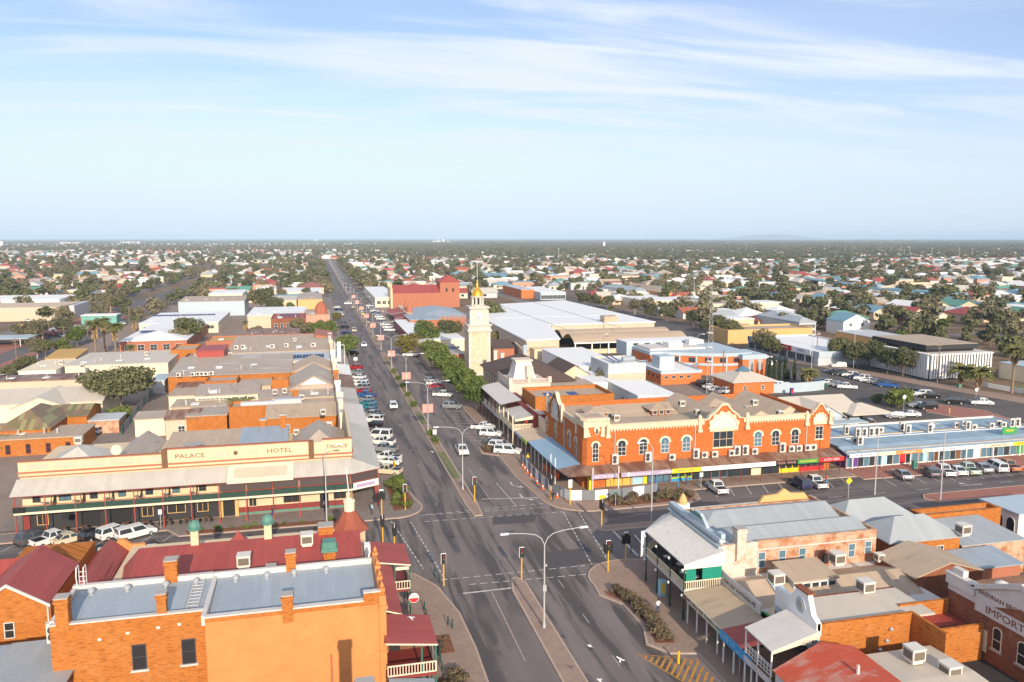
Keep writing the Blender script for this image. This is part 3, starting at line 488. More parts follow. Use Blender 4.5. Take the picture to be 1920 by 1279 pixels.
def roofmb(kind, x0, x1, y0, y1, z, rise, ov=.35):
    """roof solids; material 0 iron, 1 gable wall"""
    mb = MB(); t = .14
    X0, X1, Y0, Y1 = x0 - ov, x1 + ov, y0 - ov, y1 + ov
    if kind == 'flat': mb.box(x0, x1, y0, y1, z - t, z)
    elif kind == 'gx':     # ridge along x
        ym = (y0 + y1) / 2; s = rise / (ym - y0); e = z - ov * s
        mb.prof([(Y0, e), (ym, z + rise), (Y1, e), (Y1, e + t), (ym, z + rise + t), (Y0, e + t)], X0, X1, 'x'); mb.prof([(y0, z - .01), (ym, z + rise - .01), (y1, z - .01)], x0, x1, 'x', 1)
    elif kind == 'gy':
        xm = (x0 + x1) / 2; s = rise / (xm - x0); e = z - ov * s
        mb.prof([(X0, e), (xm, z + rise), (X1, e), (X1, e + t), (xm, z + rise + t), (X0, e + t)], Y0, Y1, 'y'); mb.prof([(x0, z - .01), (xm, z + rise - .01), (x1, z - .01)], y0, y1, 'y', 1)
    elif kind in ('hip', 'pyr'):
        dx, dy = (X1 - X0) / 2, (Y1 - Y0) / 2; k = min(dx, dy); xm, ym = (X0 + X1) / 2, (Y0 + Y1) / 2
        if kind == 'pyr': k1 = k2 = 1.; a = (xm, ym); b = (xm, ym)
        a, b = ((X0 + k, ym), (X1 - k, ym)) if dx >= dy else ((xm, Y0 + k), (xm, Y1 - k))
        A, B_, C_, D = (X0, Y0, z), (X1, Y0, z), (X1, Y1, z), (X0, Y1, z); r0, r1 = (*a, z + rise), (*b, z + rise)
        if dx >= dy: mb.poly([A, B_, r1, r0]); mb.poly([B_, C_, r1]); mb.poly([C_, D, r0, r1]); mb.poly([D, A, r0])
        else: mb.poly([A, B_, r0]); mb.poly([B_, C_, r1, r0]); mb.poly([C_, D, r1]); mb.poly([D, A, r0, r1])
        mb.box(X0, X1, Y0, Y1, z - .16, z - .002, 0)
    elif kind == 'sn': mb.prof([(Y0, z), (Y1, z + rise), (Y1, z + rise + t), (Y0, z + t)], X0, X1, 'x'); mb.prof([(y0 + .01, z - .02), (y1 - .01, z + rise - .02), (y1 - .01, z - .02)], x0 + .01, x1 - .01, 'x', 1)      # rises to the north
    elif kind == 'ss': mb.prof([(Y0, z + rise), (Y1, z), (Y1, z + t), (Y0, z + rise + t)], X0, X1, 'x'); mb.prof([(y0 + .01, z - .02), (y0 + .01, z + rise - .02), (y1 - .01, z - .02)], x0 + .01, x1 - .01, 'x', 1)
    elif kind == 'se': mb.prof([(X0, z), (X1, z + rise), (X1, z + rise + t), (X0, z + t)], Y0, Y1, 'y'); mb.prof([(x0 + .01, z - .02), (x1 - .01, z + rise - .02), (x1 - .01, z - .02)], y0 + .01, y1 - .01, 'y', 1)
    elif kind == 'sw': mb.prof([(X0, z + rise), (X1, z), (X1, z + t), (X0, z + rise + t)], Y0, Y1, 'y'); mb.prof([(x0 + .01, z - .02), (x0 + .01, z + rise - .02), (x1 - .01, z - .02)], y0 + .01, y1 - .01, 'y', 1)
    elif kind == 'barrel':
        n = 8; pts = [(x0 + (x1 - x0) * i / n, z + rise * math.sin(PI * i / n)) for i in range(n + 1)]; mb.prof([(u, v + t) for u, v in pts[::-1]] + pts, y0, y1, 'y')
    return mb
def bld(name, label, x0, x1, y0, y1, h, wall, roof=('flat', 0, 'grey'), par=None, cat='building', group=None, windows=(), gable=None, ov=.3, coping='offwhite', door=None):
    r = thing(name, label, cat, ((x0 + x1) / 2, (y0 + y1) / 2, 0), 0, group)
    kind, rise, rm = roof
    if par: part('wall', walls(MB(), x0, x1, y0, y1, 0, h), wall, r)
    else: part('wall', MB().box(x0, x1, y0, y1, 0, h - .02), wall, r)
    zr = h - (par or 0); inset = .3 if par else 0
    if kind == 'flat' and not par: part('roof', MB().box(x0 - .2, x1 + .2, y0 - .2, y1 + .2, h, h + .22), rm, r)
    elif kind == 'flat': part('roof', MB().box(x0 + .3, x1 - .3, y0 + .3, y1 - .3, zr - .2, zr), rm, r)
    else: part('roof', roofmb(kind, x0 + inset, x1 - inset, y0 + inset, y1 - inset, zr, rise, 0 if par else ov), [rm, gable or wall], r)
    if par: part('coping', walls(MB(), x0 - .06, x1 + .06, y0 - .06, y1 + .06, h, h + .12, .42), coping, r)
    for wv in windows:
        face, n, z0, ww, hh = wv[:5]; kw = wv[5] if len(wv) > 5 else {}
        if face in 'SN': wins(r, face, x0 + .6, x1 - .6, n, y0 if face == 'S' else y1, z0, ww, hh, **kw)
        else: wins(r, face, y0 + .6, y1 - .6, n, x0 if face == 'W' else x1, z0, ww, hh, **kw)
    if door:
        face, u, ww, hh, mm = door
        if face == 'S': part('door', MB().box(u - ww / 2, u + ww / 2, y0 - .06, y0 - .005, 0, hh), mm, r)
        else: part('door', MB().box(x0 - .06, x0 - .005, u - ww / 2, u + ww / 2, 0, hh), mm, r)
    return r
def pb(pl, pr, yfar, h):
    """plan of a building from the photo's ends of its south eaves (height h) and the row where its far eaves show"""
    a, b = G(*pl, h), G(*pr, h); y0 = (a[1] + b[1]) / 2
    xm = (pl[0] + pr[0]) / 2; ym = (pl[1] + pr[1]) / 2; xf = xm + (VPX - xm) * (ym - yfar) / (ym - HZ)
    return a[0], b[0], y0, max(y0 + 3, G(xf, yfar, h)[1])
def baluster(mb, p0, p1, z0, z1, step=.35, r=.035, m=0, rail=True):
    p0, p1 = Vector(p0), Vector(p1); n = max(1, int((p1 - p0).length / step))
    for i in range(n + 1):
        p = p0.lerp(p1, i / n); mb.box(p.x - r, p.x + r, p.y - r, p.y + r, z0, z1, m)
    if rail:
        for z in (z0, z1):
            d = (p1 - p0).normalized(); nn = Vector((-d.y, d.x)) * .05
            mb.prism([(p0 + nn)[:2], (p0 - nn)[:2], (p1 - nn)[:2], (p1 + nn)[:2]], z - .05, z + .05, m)
    return mb
def strip(mb, a, b, z0, z1, th, m=0):
    """thin vertical panel from a to b"""
    a, b = Vector(a), Vector(b); d = (b - a).normalized(); n = Vector((-d.y, d.x)) * th / 2
    mb.prism([(a + n)[:], (a - n)[:], (b - n)[:], (b + n)[:]], z0, z1, m); return mb
# ================================================================== the corner hotel with the long verandah
h = thing('hotel_building', 'cream corner hotel with PALACE HOTEL parapet and long two-storey verandah on red posts', 'hotel', (-18, 130, 0))
part('wall', MB().box(-41.8, 4.5, 123.5, 141, 3.9, 8.2), 'cream', h)
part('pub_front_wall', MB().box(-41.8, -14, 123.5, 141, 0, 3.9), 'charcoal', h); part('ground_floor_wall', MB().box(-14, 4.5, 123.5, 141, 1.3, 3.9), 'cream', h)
part('dado', MB().box(-14, 4.5, 123.5, 141, .45, 1.3), 'maroon', h); part('end_pier', MB().box(-41.8, -40.9, 123.2, 123.49, 0, 3.9), 'maroon', h); part('plinth', MB().box(-14, 4.53, 123.47, 141, 0, .45), 'copper', h)
pp = MB(); pp.box(-41.9, -22.6, 123.3, 123.75, 8.2, 10.4); pp.box(-22.6, -1.2, 123.25, 123.8, 8.2, 11.0); pp.box(-1.2, .1, 123.3, 123.75, 8.2, 10.8); pp.box(.1, 4.6, 123.3, 123.75, 8.2, 11.1); pp.box(4.25, 4.6, 123.75, 150, 8.2, 11.0)
part('parapet', pp, 'cream', h)
rm_ = MB()
for x0, x1, z in ((-41.9, -22.6, 10.4), (-22.6, -1.2, 11.0), (.1, 4.7, 11.1)): rm_.box(x0, x1, 123.12, 123.95, z, z + .10)
rm_.box(-42, 4.8, 123.05, 123.28, 8.75, 8.95); rm_.box(-42, 4.8, 123.1, 123.28, 8.22, 8.34); rm_.box(4.62, 4.8, 123.3, 150, 8.75, 8.95)
part('red_moulding', rm_, 'terr', h)
pn = MB()
for i in range(5): part('parapet_panel', MB().box(-41 + i * 3.7, -38.0 + i * 3.7, 123.24, 123.32, 9.25, 10.1), 'beige', h)
for x in (-15.6, -11.6): part('parapet_panel', MB().box(x, x + 2.2, 123.19, 123.27, 9.5, 10.3), 'beige', h)
part('pilaster', MB().box(-22.9, -22.1, 123.0, 123.24, 8.4, 11.1), 'timber', h); part('pilaster', MB().box(-1.9, -1.1, 123.0, 123.24, 8.4, 11.1), 'timber', h)
text(h, 'PALACE', .95, (-19.0, 123.22, 9.85), 'S', 'timber', stretch=1.25); text(h, 'HOTEL', .95, (-6.2, 123.22, 9.85), 'S', 'timber', stretch=1.25); text(h, 'PALACE', .8, (2.4, 123.22, 10.0), 'S', 'timber', stretch=1.1)
part('roundel', MB().tube((-12.55, 123.18, 9.9), (-12.55, 123.26, 9.9), .32, n=12), 'timber', h)
# verandah: deck, roof with chamfered corner, posts, balustrade panels
YV, XV = 120.3, 8.6
deck = [(-41.9, 123.5), (-41.9, YV), (4.3, YV), (XV, 122.4), (XV, 150), (4.5, 150), (4.5, 123.5)]
part('verandah_deck', MB().prism(deck, 3.62, 3.92), 'palecream', h)
vr = MB(); e, t_ = 6.35, 7.9
ou = [(-42.2, YV - .25), (4.4, YV - .25), (XV + .25, 122.2), (XV + .25, 150)]; iu = [(-42.2, 123.4), (4.3, 123.4), (4.5, 123.5), (4.5, 150)]
for (a, b), (c, d) in zip(zip(ou[:-1], ou[1:]), zip(iu[:-1], iu[1:])):
    vr.poly([(*a, e), (*b, e), (*d, t_), (*c, t_)]); vr.poly([(*b, e - .12), (*a, e - .12), (*c, t_ - .12), (*d, t_ - .12)]); vr.poly([(*a, e - .12), (*b, e - .12), (*b, e), (*a, e)], 1)
part('verandah_roof', vr, ['paleroof', 'maroon'], h)
pg = MB(); x0, x1 = -13.6, -4.2
pg.poly([(x0, 119.7, 6.50), (x1, 119.7, 6.50), (x1, 123.0, 8.1), (x0, 123.0, 8.1)]); pg.box(x0, x1, 119.66, 119.8, 6.2, 6.55)
part('raised_roof_panel', pg, 'palecream', h)
part('panel_inlay', MB().poly([(x0 + .9, 120.3, 6.815), (x1 - .9, 120.3, 6.815), (x1 - .9, 122.3, 7.785), (x0 + .9, 122.3, 7.785)]), 'beige', h)
xs = [-41.7 + i * 3.83 for i in range(13)]
pm = MB().box(-.07, .07, -.07, .07, 0, 3.62).box(-.11, .11, -.11, .11, .12, .7).data('verandah_post', K['redpost']); pu = MB().box(-.055, .055, -.055, .055, 3.92, 6.3).data('verandah_post', K['redpost'])
hb = root_loc(h)
posts = [(x, YV + .1) for x in xs] + [(XV - .1, 122.5 + i * 3.9) for i in range(7)]
for x, y in posts:
    put('verandah_post', pm, h, (x - hb.x, y - hb.y, .1)); put('verandah_post', pu, h, (x - hb.x, y - hb.y, 0))
for a, b in list(zip(posts[:-1], posts[1:])):
    bp = MB(); strip(bp, a, b, 3.95, 4.72, .04, 0); strip(bp, a, b, 4.82, 4.9, .07, 1); part('balustrade_panel', bp, ['dgreen', 'redpost'], h)
for x in xs[1:8]: part('balcony_partition', MB().prof([(123.4, 3.95), (121.0, 3.95), (123.4, 5.9)], x + .5, x + .56, 'x'), 'dgreen', h)
for i, x in enumerate([-39.9, -36.2, -32.4, -28.6, -24.9, -21.2, -17.5]): win(h, 'S', x, 123.5, 4.3, 1.05 if i != 1 else 1.6, 1.75, 0, 2, 3, 'dframe', 'glassb' if i % 2 else 'glass')
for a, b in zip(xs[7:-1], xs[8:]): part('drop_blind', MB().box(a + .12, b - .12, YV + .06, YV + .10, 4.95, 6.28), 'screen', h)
part('drop_blind', strip(MB(), (4.4, 120.5), (8.4, 122.5), 4.95, 6.28, .04), 'screen', h)
for x, w_, hh, z, m_ in ((-39.3, 1.5, 1.6, .9, 'yellow'), (-25.3, 1.6, 1.5, 1.0, 'yellow'), (-21.3, 2.6, 1.7, 1.2, 'yellow'), (-17.6, 1.6, 1.5, 1.1, 'yellow'), (-10.4, 1.2, 1.5, 1.3, 'cream'), (-4.6, 2.6, 1.3, 1.5, 'timber'), (2.6, 1.9, 1.2, 1.5, 'timber')): win(h, 'S', x, 123.5, z, w_, hh, 0, 2, 1, m_, 'dark')
for x, w_ in ((-33, 2.4), (-29, 3), (-13.8, 2.6), (.2, 1.3)):
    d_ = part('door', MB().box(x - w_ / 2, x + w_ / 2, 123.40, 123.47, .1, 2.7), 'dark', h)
    if w_ == 2.6:
        for s in (-1.1, 1.1): part('door_leaf', MB().box(x + s - .25, x + s + .25, 122.9, 123.0, .1, 2.7), 'yellow', h)
sg = part('verandah_sign', strip(MB(), (4.6, 120.35), (8.5, 122.25), 3.75, 4.75, .08), 'signwhite', h); part('sign_panel', strip(MB(), (5.1, 120.52), (7.9, 121.9), 3.95, 4.5, .08), 'mauve', sg)
part('oval_sign', MB().tube((-35.4, 120.15, 3.0), (-35.4, 120.25, 3.0), .5, n=14), 'black', h)
part('corner_name_board', MB().box(-41.9, -40.4, 120.05, 120.12, 3.98, 4.8), 'black', h)
part('east_awning', MB().poly([(4.55, 150.02, 7.0), (8.9, 150.02, 6.2), (8.9, 172, 6.2), (4.55, 172, 7.0)]).poly([(8.9, 150.02, 6.2), (4.55, 150.02, 7.0), (4.55, 172, 6.9), (8.9, 172, 6.1)]), 'offwhite', h, 'white painted awning roof at the far end of the verandah')
# wing roofs behind the parapet
for nm, a in (('grey_hip_roof', ('hip', -4.5, 4.0, 125, 140.5, 8.2, 3.2, 'grey')), ('iron_roof', ('sn', -12.8, -5.5, 125, 140.5, 8.2, 1.4, 'zincblue')), ('tan_roof', ('sn', -24, -13.2, 125, 140.5, 8.0, 1.5, 'tan')), ('gable_roof', ('gy', -31, -25, 125, 140.5, 8.0, 2.0, 'grey')), ('hip_roof', ('hip', -40.5, -31.5, 126, 136.5, 7.9, 2.6, 'paleroof'))):
    part(nm, roofmb(a[0], *a[1:7], .2), [a[7], 'lgrey'], h)
for x, y, z, hh in ((-6.2, 139.6, 8.2, 3.6), (-9.6, 141.0, 8.2, 2.6)):
    c = part('chimney', MB().box(x - .45, x + .45, y - .45, y + .45, z, z + hh), 'obrick', h); part('chimney_cap', MB().box(x - .6, x + .6, y - .6, y + .6, z + hh, z + hh + .25), 'concrete', c)
dsh = part('satellite_dish', MB().lathe([(.1, 0), (.9, .18), (1.55, .6), (1.6, .62)], (-19.2, 128, 9.9), 14), 'concrete', h)
dsh2 = part('satellite_dish', MB().tube((-29.4, 124.8, 11.0), (-29.3, 124.65, 11.05), .75, n=16).tube((-29.4, 124.8, 8), (-29.4, 124.85, 10.6), .06), 'palecream', h)
for x in (-23.4, -21.6): part('solar_panel', MB().poly([(x, 127, 8.55), (x + 1.1, 127, 8.55), (x + 1.1, 131.5, 9.05), (x, 131.5, 9.05)]), 'solar', h)
# ================================================================== the red brick corner emporium with cream dressings
b = thing('brick_emporium', 'big orange-red brick corner building with cream gables above shops and rusty awning', 'building', (66, 137, 0))
YB, XB = 123.4, 43.0
part('wall', walls(MB(), XB, 89.9, YB, 147, 0, 9.9, .4), 'rbrick', b)
part('corner_bay_wall', MB().prism([(XB - .35, YB + 3.2), (XB - .35, YB + .6), (XB + .2, YB - .25), (XB + 3.5, YB - .25), (XB + 3.5, YB + 3.2)], 0, 10.6), 'rbrick', b)
cr = MB(); cr.prism([(XB - .8, YB + 3.8), (XB - .8, YB + .4), (XB, YB - .7), (XB + 4, YB - .7), (XB + 4, YB + 3.8)], 11.7, 12.15); walls(cr, XB - .5, XB + 3.7, YB - .4, YB + 3.5, 10.6, 11.7, .4)
for sx in (-.15, 2.9): cr.box(XB + sx - .3, XB + sx + .3, YB - .52, YB - .25, 8.9, 10.6)
for st in range(5): cr.box(XB + .2 + st * .0, XB + .75 - st * .1, YB - .42, YB - .25, 9.0 + st * .32, 9.3 + st * .32); cr.box(XB + 2.5 + st * .1, XB + 3.2, YB - .42, YB - .25, 9.0 + st * .32, 9.3 + st * .32)
part('corner_crown', cr, 'trimcream', b); part('crown_floor', MB().box(XB - .1, XB + 3.3, YB, YB + 3.1, 12.15, 12.2), 'tan', b)
tr = MB()                                                             # parapet, dentils
for x0, x1 in ((46.8, 63.8), (73.0, 84.6)):
    tr.box(x0, x1, YB - .12, YB + .3, 9.9, 10.7); tr.box(x0, x1, YB - .28, YB + .36, 10.7, 10.85); n = int((x1 - x0) / .55)
    for i in range(n): tr.box(x0 + (i + .2) * (x1 - x0) / n, x0 + (i + .65) * (x1 - x0) / n, YB - .10, YB, 9.6, 9.9)
part('parapet', tr, 'trimcream', b)
def finial(x, y, z0, z1, nm='finial'):
    part(nm, MB().box(x - .42, x + .42, y - .5, y + .15, z0, z0 + .5).box(x - .3, x + .3, y - .4, y + .1, z0 + .5, z1 - .9).box(x - .45, x + .45, y - .52, y + .17, z1 - .9, z1 - .65).lathe([(.3, 0), (.36, .25), (.12, .55), (.02, .65)], (x, y - .18, z1 - .65), 8), 'trimcream', b)
for x in (46.9, 63.8, 72.9, 84.8, 89.6): finial(x, YB, 8.6, 11.7 if x < 80 else 11.3)
def curved_gable(x0, x1, zb, apex, face='S', wc=YB, nm='gable'):
    """shaped pediment: cream coping over brick face, white fan with scalloped voussoirs"""
    m = (x0 + x1) / 2; wd = (x1 - x0) / 2
    prof_ = [(-1, 0), (-1, .22), (-.74, .26), (-.66, .42), (-.40, .62), (-.12, 1), (.12, 1), (.40, .62), (.66, .42), (.74, .26), (1, .22), (1, 0)]
    hh = apex - zb; inn = [(u * .9, v * .88 if v > 0 else 0) for u, v in prof_]
    def P(u, d, z): return (m + u * wd, wc + d, z) if face == 'S' else (wc + d, m + u * wd, z)
    o_ = MB(); i_ = MB()
    for k in range(len(prof_) - 1):
        a, c = prof_[k], prof_[k + 1]; a2, c2 = inn[k], inn[k + 1]
        f1 = [P(a[0], -.25, zb + a[1] * hh), P(a2[0], -.25, zb + a2[1] * hh), P(c2[0], -.25, zb + c2[1] * hh), P(c[0], -.25, zb + c[1] * hh)]; f2 = [P(a[0], -.25, zb + a[1] * hh), P(c[0], -.25, zb + c[1] * hh), P(c[0], .45, zb + c[1] * hh), P(a[0], .45, zb + a[1] * hh)]
        o_.poly(f1 if face == 'S' else f1[::-1]); o_.poly(f2 if face == 'S' else f2[::-1])
    o_.poly([P(u, .45, zb + v * hh) for u, v in prof_])
    i_.poly([P(u, -.08, zb - .02 + v * hh) for u, v in inn]); part('gable_coping', o_, 'trimcream', b); part(nm, i_, 'rbrick', b)
def fan(mid, r, zc, face='S', wc=YB, half=1.25):
    """white blind arch with toothed edge"""
    n = 26; f_ = MB(); w_ = MB()
    def P(u, d, z): return (mid + u, wc + d, z) if face == 'S' else (wc + d, mid + u, z)
    pts = []
    for k in range(n + 1):
        a = PI * k / n; rr = r * (1.24 if (k // 2) % 2 else 1.12); pts.append((rr * math.cos(a), rr * math.sin(a) * half))
    inn = [(r * math.cos(PI * k / n), r * math.sin(PI * k / n) * half) for k in range(n + 1)]
    for k in range(n): f_.poly([P(pts[k][0], -.22, zc + pts[k][1]), P(inn[k][0], -.22, zc + inn[k][1]), P(inn[k + 1][0], -.22, zc + inn[k + 1][1]), P(pts[k + 1][0], -.22, zc + pts[k + 1][1])])
    w_.poly([P(x, -.13, zc + z) for x, z in inn]); part('scalloped_arch', f_, 'trimcream', b); part('arch_panel', w_, 'offwhite', b)
    part('lintel', MB().box(*( (mid - r * 1.1, mid + r * 1.1, wc - .24, wc - .05) if face == 'S' else (wc - .24, wc - .05, mid - r * 1.1, mid + r * 1.1)), zc - .55, zc), 'trimcream', b)
curved_gable(64.2, 72.6, 9.9, 13.5); fan(68.4, 2.5, 9.1, half=.98)
curved_gable(85.2, 89.8, 9.9, 12.6); fan(87.5, 1.25, 9.2, half=1.1)
win(b, 'S', 68.4, YB, 5.6, 3.9, 2.9, 0, 3, 2, 'trimcream', 'glass', None, 'trimcream'); win(b, 'S', 87.5, YB, 5.9, 1.6, 2.4, 0, 2, 3, 'frame', 'glass', None, 'trimcream')
for x in (49.5, 53.4, 57.4, 61.4, 75.2, 78.7, 82.6): win(b, 'S', x, YB, 5.3, 1.55, 2.2, .55, 2, 3, 'frame', 'glassb' if x in (57.4, 61.4, 75.2) else 'glass', 'white', 'trimcream') if False else win(b, 'S', x, YB, 5.3, 1.55, 2.2, .55, 2, 3, 'frame', 'glassb' if x in (57.4, 61.4, 75.2) else 'glass', 'palecream')
win(b, 'S', 44.7, YB - .25, 4.6, 1.1, 3.0, .4, 2, 4, 'frame', 'glass', 'palecream'); win(b, 'S', 44.9, YB - .25, 9.3, .5, .9, .25, 1, 1, 'palecream', 'dark', 'palecream')
for x in (48.2, 63.0, 84.9): part('downpipe', MB().tube((x, YB - .12, 3.9), (x, YB - .12, 9.6), .07), 'offwhite' if x > 50 else 'poleg', b)
# Hannan side
curved_gable(136.2, 145.0, 9.9, 13.4, 'W', XB, 'gable'); fan(140.6, 2.0, 8.8, 'W', XB, 1.4)
win(b, 'W', 140.6, XB, 4.6, 1.9, 3.6, 0, 2, 3, 'trimcream', 'glass'); win(b, 'W', 132.0, XB, 5.0, 1.2, 2.4, .5, 2, 2, 'frame', 'glass', 'palecream'); win(b, 'W', 128.2, XB, 4.4, 1.0, 2.8, .5, 2, 2, 'frame', 'glass', 'palecream'); win(b, 'W', 146.4, XB, 4.6, .8, 2.2, .4, 1, 2, 'frame', 'glass', 'palecream')
part('parapet', MB().box(XB - .12, XB + .35, 127, 136.2, 9.9, 10.8).box(XB - .12, XB + .35, 145, 147, 9.9, 10.6), 'trimcream', b)
for y in (127.2, 135.9, 145.3): part('finial', MB().box(XB - .5, XB + .15, y - .35, y + .35, 8.6, 11.6).lathe([(.3, 0), (.34, .25), (.02, .7)], (XB - .2, y, 11.6), 8), 'trimcream', b)
part('downpipe', MB().tube((XB - .1, 134.8, 3.9), (XB - .1, 134.8, 9.4), .08), 'offwhite', b)
# awning over the footpath
aw = MB(); ya, xa = 119.7, 38.4
aw.poly([(XB - 4.1, ya, 3.45), (90.3, ya, 3.35), (90.3, YB, 4.1), (XB, YB, 4.1)]); aw.poly([(90.3, ya, 3.25), (XB - 4.1, ya, 3.35), (XB, YB, 3.98), (90.3, YB, 3.98)]); aw.poly([(90.3, ya, 3.35), (90.3, ya, 3.25), (90.3, YB, 3.98), (90.3, YB, 4.1)])
part('awning_roof', aw, 'rusty', b)
bl = MB(); bl.poly([(38.4, 124.6, 3.35), (XB, 124.6, 4.0), (XB, 143.5, 4.0), (38.4, 143.5, 3.35)][::-1][::-1]); bl.poly([(XB, 124.6, 3.9), (38.4, 124.6, 3.25), (38.4, 143.5, 3.25), (XB, 143.5, 3.9)]); part('blue_awning_roof', bl, 'blueroofx', b)
part('corner_awning_roof', MB().poly([(38.9, 119.7, 3.42), (XB, 123.4, 4.08), (XB, 124.58, 4.0), (38.4, 124.58, 3.35)]).poly([(38.9, 119.7, 3.30), (38.4, 124.58, 3.24), (XB, 124.58, 3.9), (XB, 123.4, 3.98)]), 'rusty', b)
for y in np.arange(126.1, 144, 2.6): part('awning_post', MB().box(38.5, 38.62, y - .06, y + .06, 0, 4.9 if y < 129 else 3.3), 'white', b)
for x in (43.1, 47.6): part('awning_post', MB().box(x - .06, x + .06, 119.75, 119.87, 0, 4.6), 'white', b)
for x in np.arange(54.5, 90, 3.9): part('awning_post', MB().tube((x, 119.9, 0), (x, 119.9, 3.3), .06), 'signblue' if x < 63 else 'maroon', b)
SG = [(42.8, 47.4, 'mauve', 'open 7 days till late', 'signwhite'), (48.0, 54.9, 'mauve', 'kalgoorlie pharmacy', 'signwhite'), (54.95, 56.9, 'mauve', 'open 7 days', 'signwhite'), (57.0, 62.3, 'signyellow', 'SERVICE  DESK', 'navy'), (62.4, 66.8, 'signwhite', 'mining services', 'signblue'), (66.85, 73.0, 'signwhite', 'PODIATRY', 'signblue'), (73.05, 76.6, 'signwhite', 'family clinic', 'skyb'), (76.7, 80.8, 'black', 'PIZZA  HOUSE', 'pinkbanner'), (80.9, 85.0, 'signgreen', 'PHONE REPAIRS', 'signyellow'), (85.1, 90.2, 'red', 'AUTO BARN', 'signwhite')]
for x0, x1, m_, s, tm in SG:
    q = part('fascia_sign', MB().box(x0, x1, ya - .12, ya - .02, 2.75, 3.5), m_, b); text(q, s, .46 if len(s) > 12 else .55, ((x0 + x1) / 2, ya - .135, 3.12), 'S', tm)
part('logo', MB().poly([(48.9, ya - .14, 3.12), (49.3, ya - .14, 2.72), (49.7, ya - .14, 3.12), (49.3, ya - .14, 3.52)]), 'signwhite', b)
SF = [(43.6, 51.4, 'ply', 2.5), (51.5, 53.4, 'skyb', 2.4), (53.5, 54.2, 'signyellow', 2.5), (54.3, 58.6, 'navy', 2.3), (58.7, 62.6, 'lime', 2.3), (62.7, 66.2, 'glass', 2.2), (66.3, 69.4, 'glassb', 2.2), (69.5, 74, 'glass', 2.3), (74.1, 76, 'palecream', 2.5), (76.1, 79.6, 'dark', 2.3), (79.7, 83.6, 'signyellow', 2.3), (83.7, 88.8, 'red', 2.3)]
for x0, x1, m_, z in SF:
    q = part('shop_front', MB().box(x0, x1, YB - .10, YB - .01, .1, z + .3), m_, b)
    if m_ == 'ply':
        for i in range(6): sub(q, 'batten', MB().box(x0 + i * 1.5, x0 + i * 1.5 + .1, YB - .16, YB - .10, .1, 2.8), 'timber')
    elif m_ not in ('signyellow', 'palecream', 'skyb') or x0 > 79:
        n = max(2, int((x1 - x0) / 1.2)); ww = (x1 - x0) / n
        for i in range(n): sub(q, 'pane', MB().box(x0 + i * ww + .08, x0 + (i + 1) * ww - .08, YB - .125, YB - .101, .9 if m_ in ('red', 'signyellow', 'lime') else .3, z), 'glassb' if m_ == 'navy' else 'glass')
        if m_ in ('lime',): sub(q, 'sign_band', MB().box(x0, x1, YB - .14, YB - .11, .1, .55), 'signblue')
part('yellow_column', MB().box(43.0, 43.5, 121.6, 122.3, 0, 2.9), 'signyellow', b)
# roofs over the emporium
for a in (('flat', 46.8, 66, 123.8, 136, 8.9, 0, 'tan', 'roof'), ('gx', 52, 66, 136, 146.4, 8.6, 1.5, 'tanx', 'gable_roof'), ('gy', 66.2, 74.6, 127, 146.4, 8.5, 2.3, 'tanx', 'gable_roof'), ('gy', 75, 82, 128, 146.4, 8.5, 2.0, 'tanx', 'gable_roof'), ('gy', 82.2, 89.2, 130, 146.4, 8.5, 2.1, 'tanx', 'gable_roof'), ('sn', 43.5, 51.9, 136.1, 146.4, 8.6, .6, 'tan', 'roof'), ('flat', 66.1, 89.4, 124, 146.4, 8.55, 0, 'grey', 'roof')):
    part(a[8], roofmb(a[0], *a[1:7], .1), [a[7], 'beige'], b)
for x, y, wd in ((62.5, 138, 4), (75, 139, 4), (50.5, 138, 5)):
    q = part('lantern', MB().box(x - wd / 2, x + wd / 2, y - 1.8, y + 1.8, 8.6, 10.0), 'dbrick', b); sub(q, 'lantern_roof', roofmb('hip', x - wd / 2, x + wd / 2, y - 1.8, y + 1.8, 10.0, .8, .5), 'tan')
    for i in range(3): win(b, 'S', x - wd / 3 + i * wd / 3, y - 1.8, 9.0, .9, .75, 0, 1, 1)
# ================================================================== orange rendered building and brick building, near left
b = thing('rendered_building', 'tall orange rendered side wall with grey iron roof and parapet chimneys, nearest the camera', 'building', (-3, 72, 0))
part('wall', MB().box(-10, 4.6, 68, 68.35, 0, 9.75).box(-10, -9.7, 68.35, 76.8, 0, 9.4), 'orender', b)
part('brick_coping_course', MB().box(-10, 3.2, 67.97, 68.38, 9.75, 10.15), 'obrick', b)
part('raised_parapet', MB().box(3.2, 5.0, 67.96, 68.4, 9.75, 10.9), 'obrick', b)
part('cap', MB().box(-10.05, 3.2, 67.9, 68.45, 10.15, 10.28).box(3.2, 4.7, 67.9, 68.45, 10.9, 11.0), 'offwhite', b)
part('back_parapet', MB().box(-10.3, 4.6, 76.7, 77.1, 6, 10.45).box(-10.35, -9.95, 68.4, 76.7, 9.3, 10.2), 'offwhite', b)
part('street_front', MB().box(4.55, 5.0, 68.4, 77.1, 0, 10.9), 'orender', b)
part('street_pilaster', MB().box(4.55, 5.15, 67.75, 68.6, 0, 10.6).box(4.5, 5.3, 67.6, 68.7, 9.4, 9.65).box(4.5, 5.25, 67.65, 68.7, 5.3, 5.45), 'orender', b)
orn = MB()
for i, y in enumerate((68.2, 70.8, 73.3, 76.6)): orn.box(4.58, 5.1, y - .25, y + .25, 10.9, 11.15).lathe([(.1, 0), (.2, .18), (.14, .36), (.04, .5), (.02, .6)], (4.85, y, 11.15), 8)
part('urn', orn, 'orender', b)
part('roof', MB().prof([(68.35, 9.35), (76.7, 9.95), (76.7, 9.75), (68.35, 9.15)], -9.9, 4.55, 'x'), 'zincblue', b)
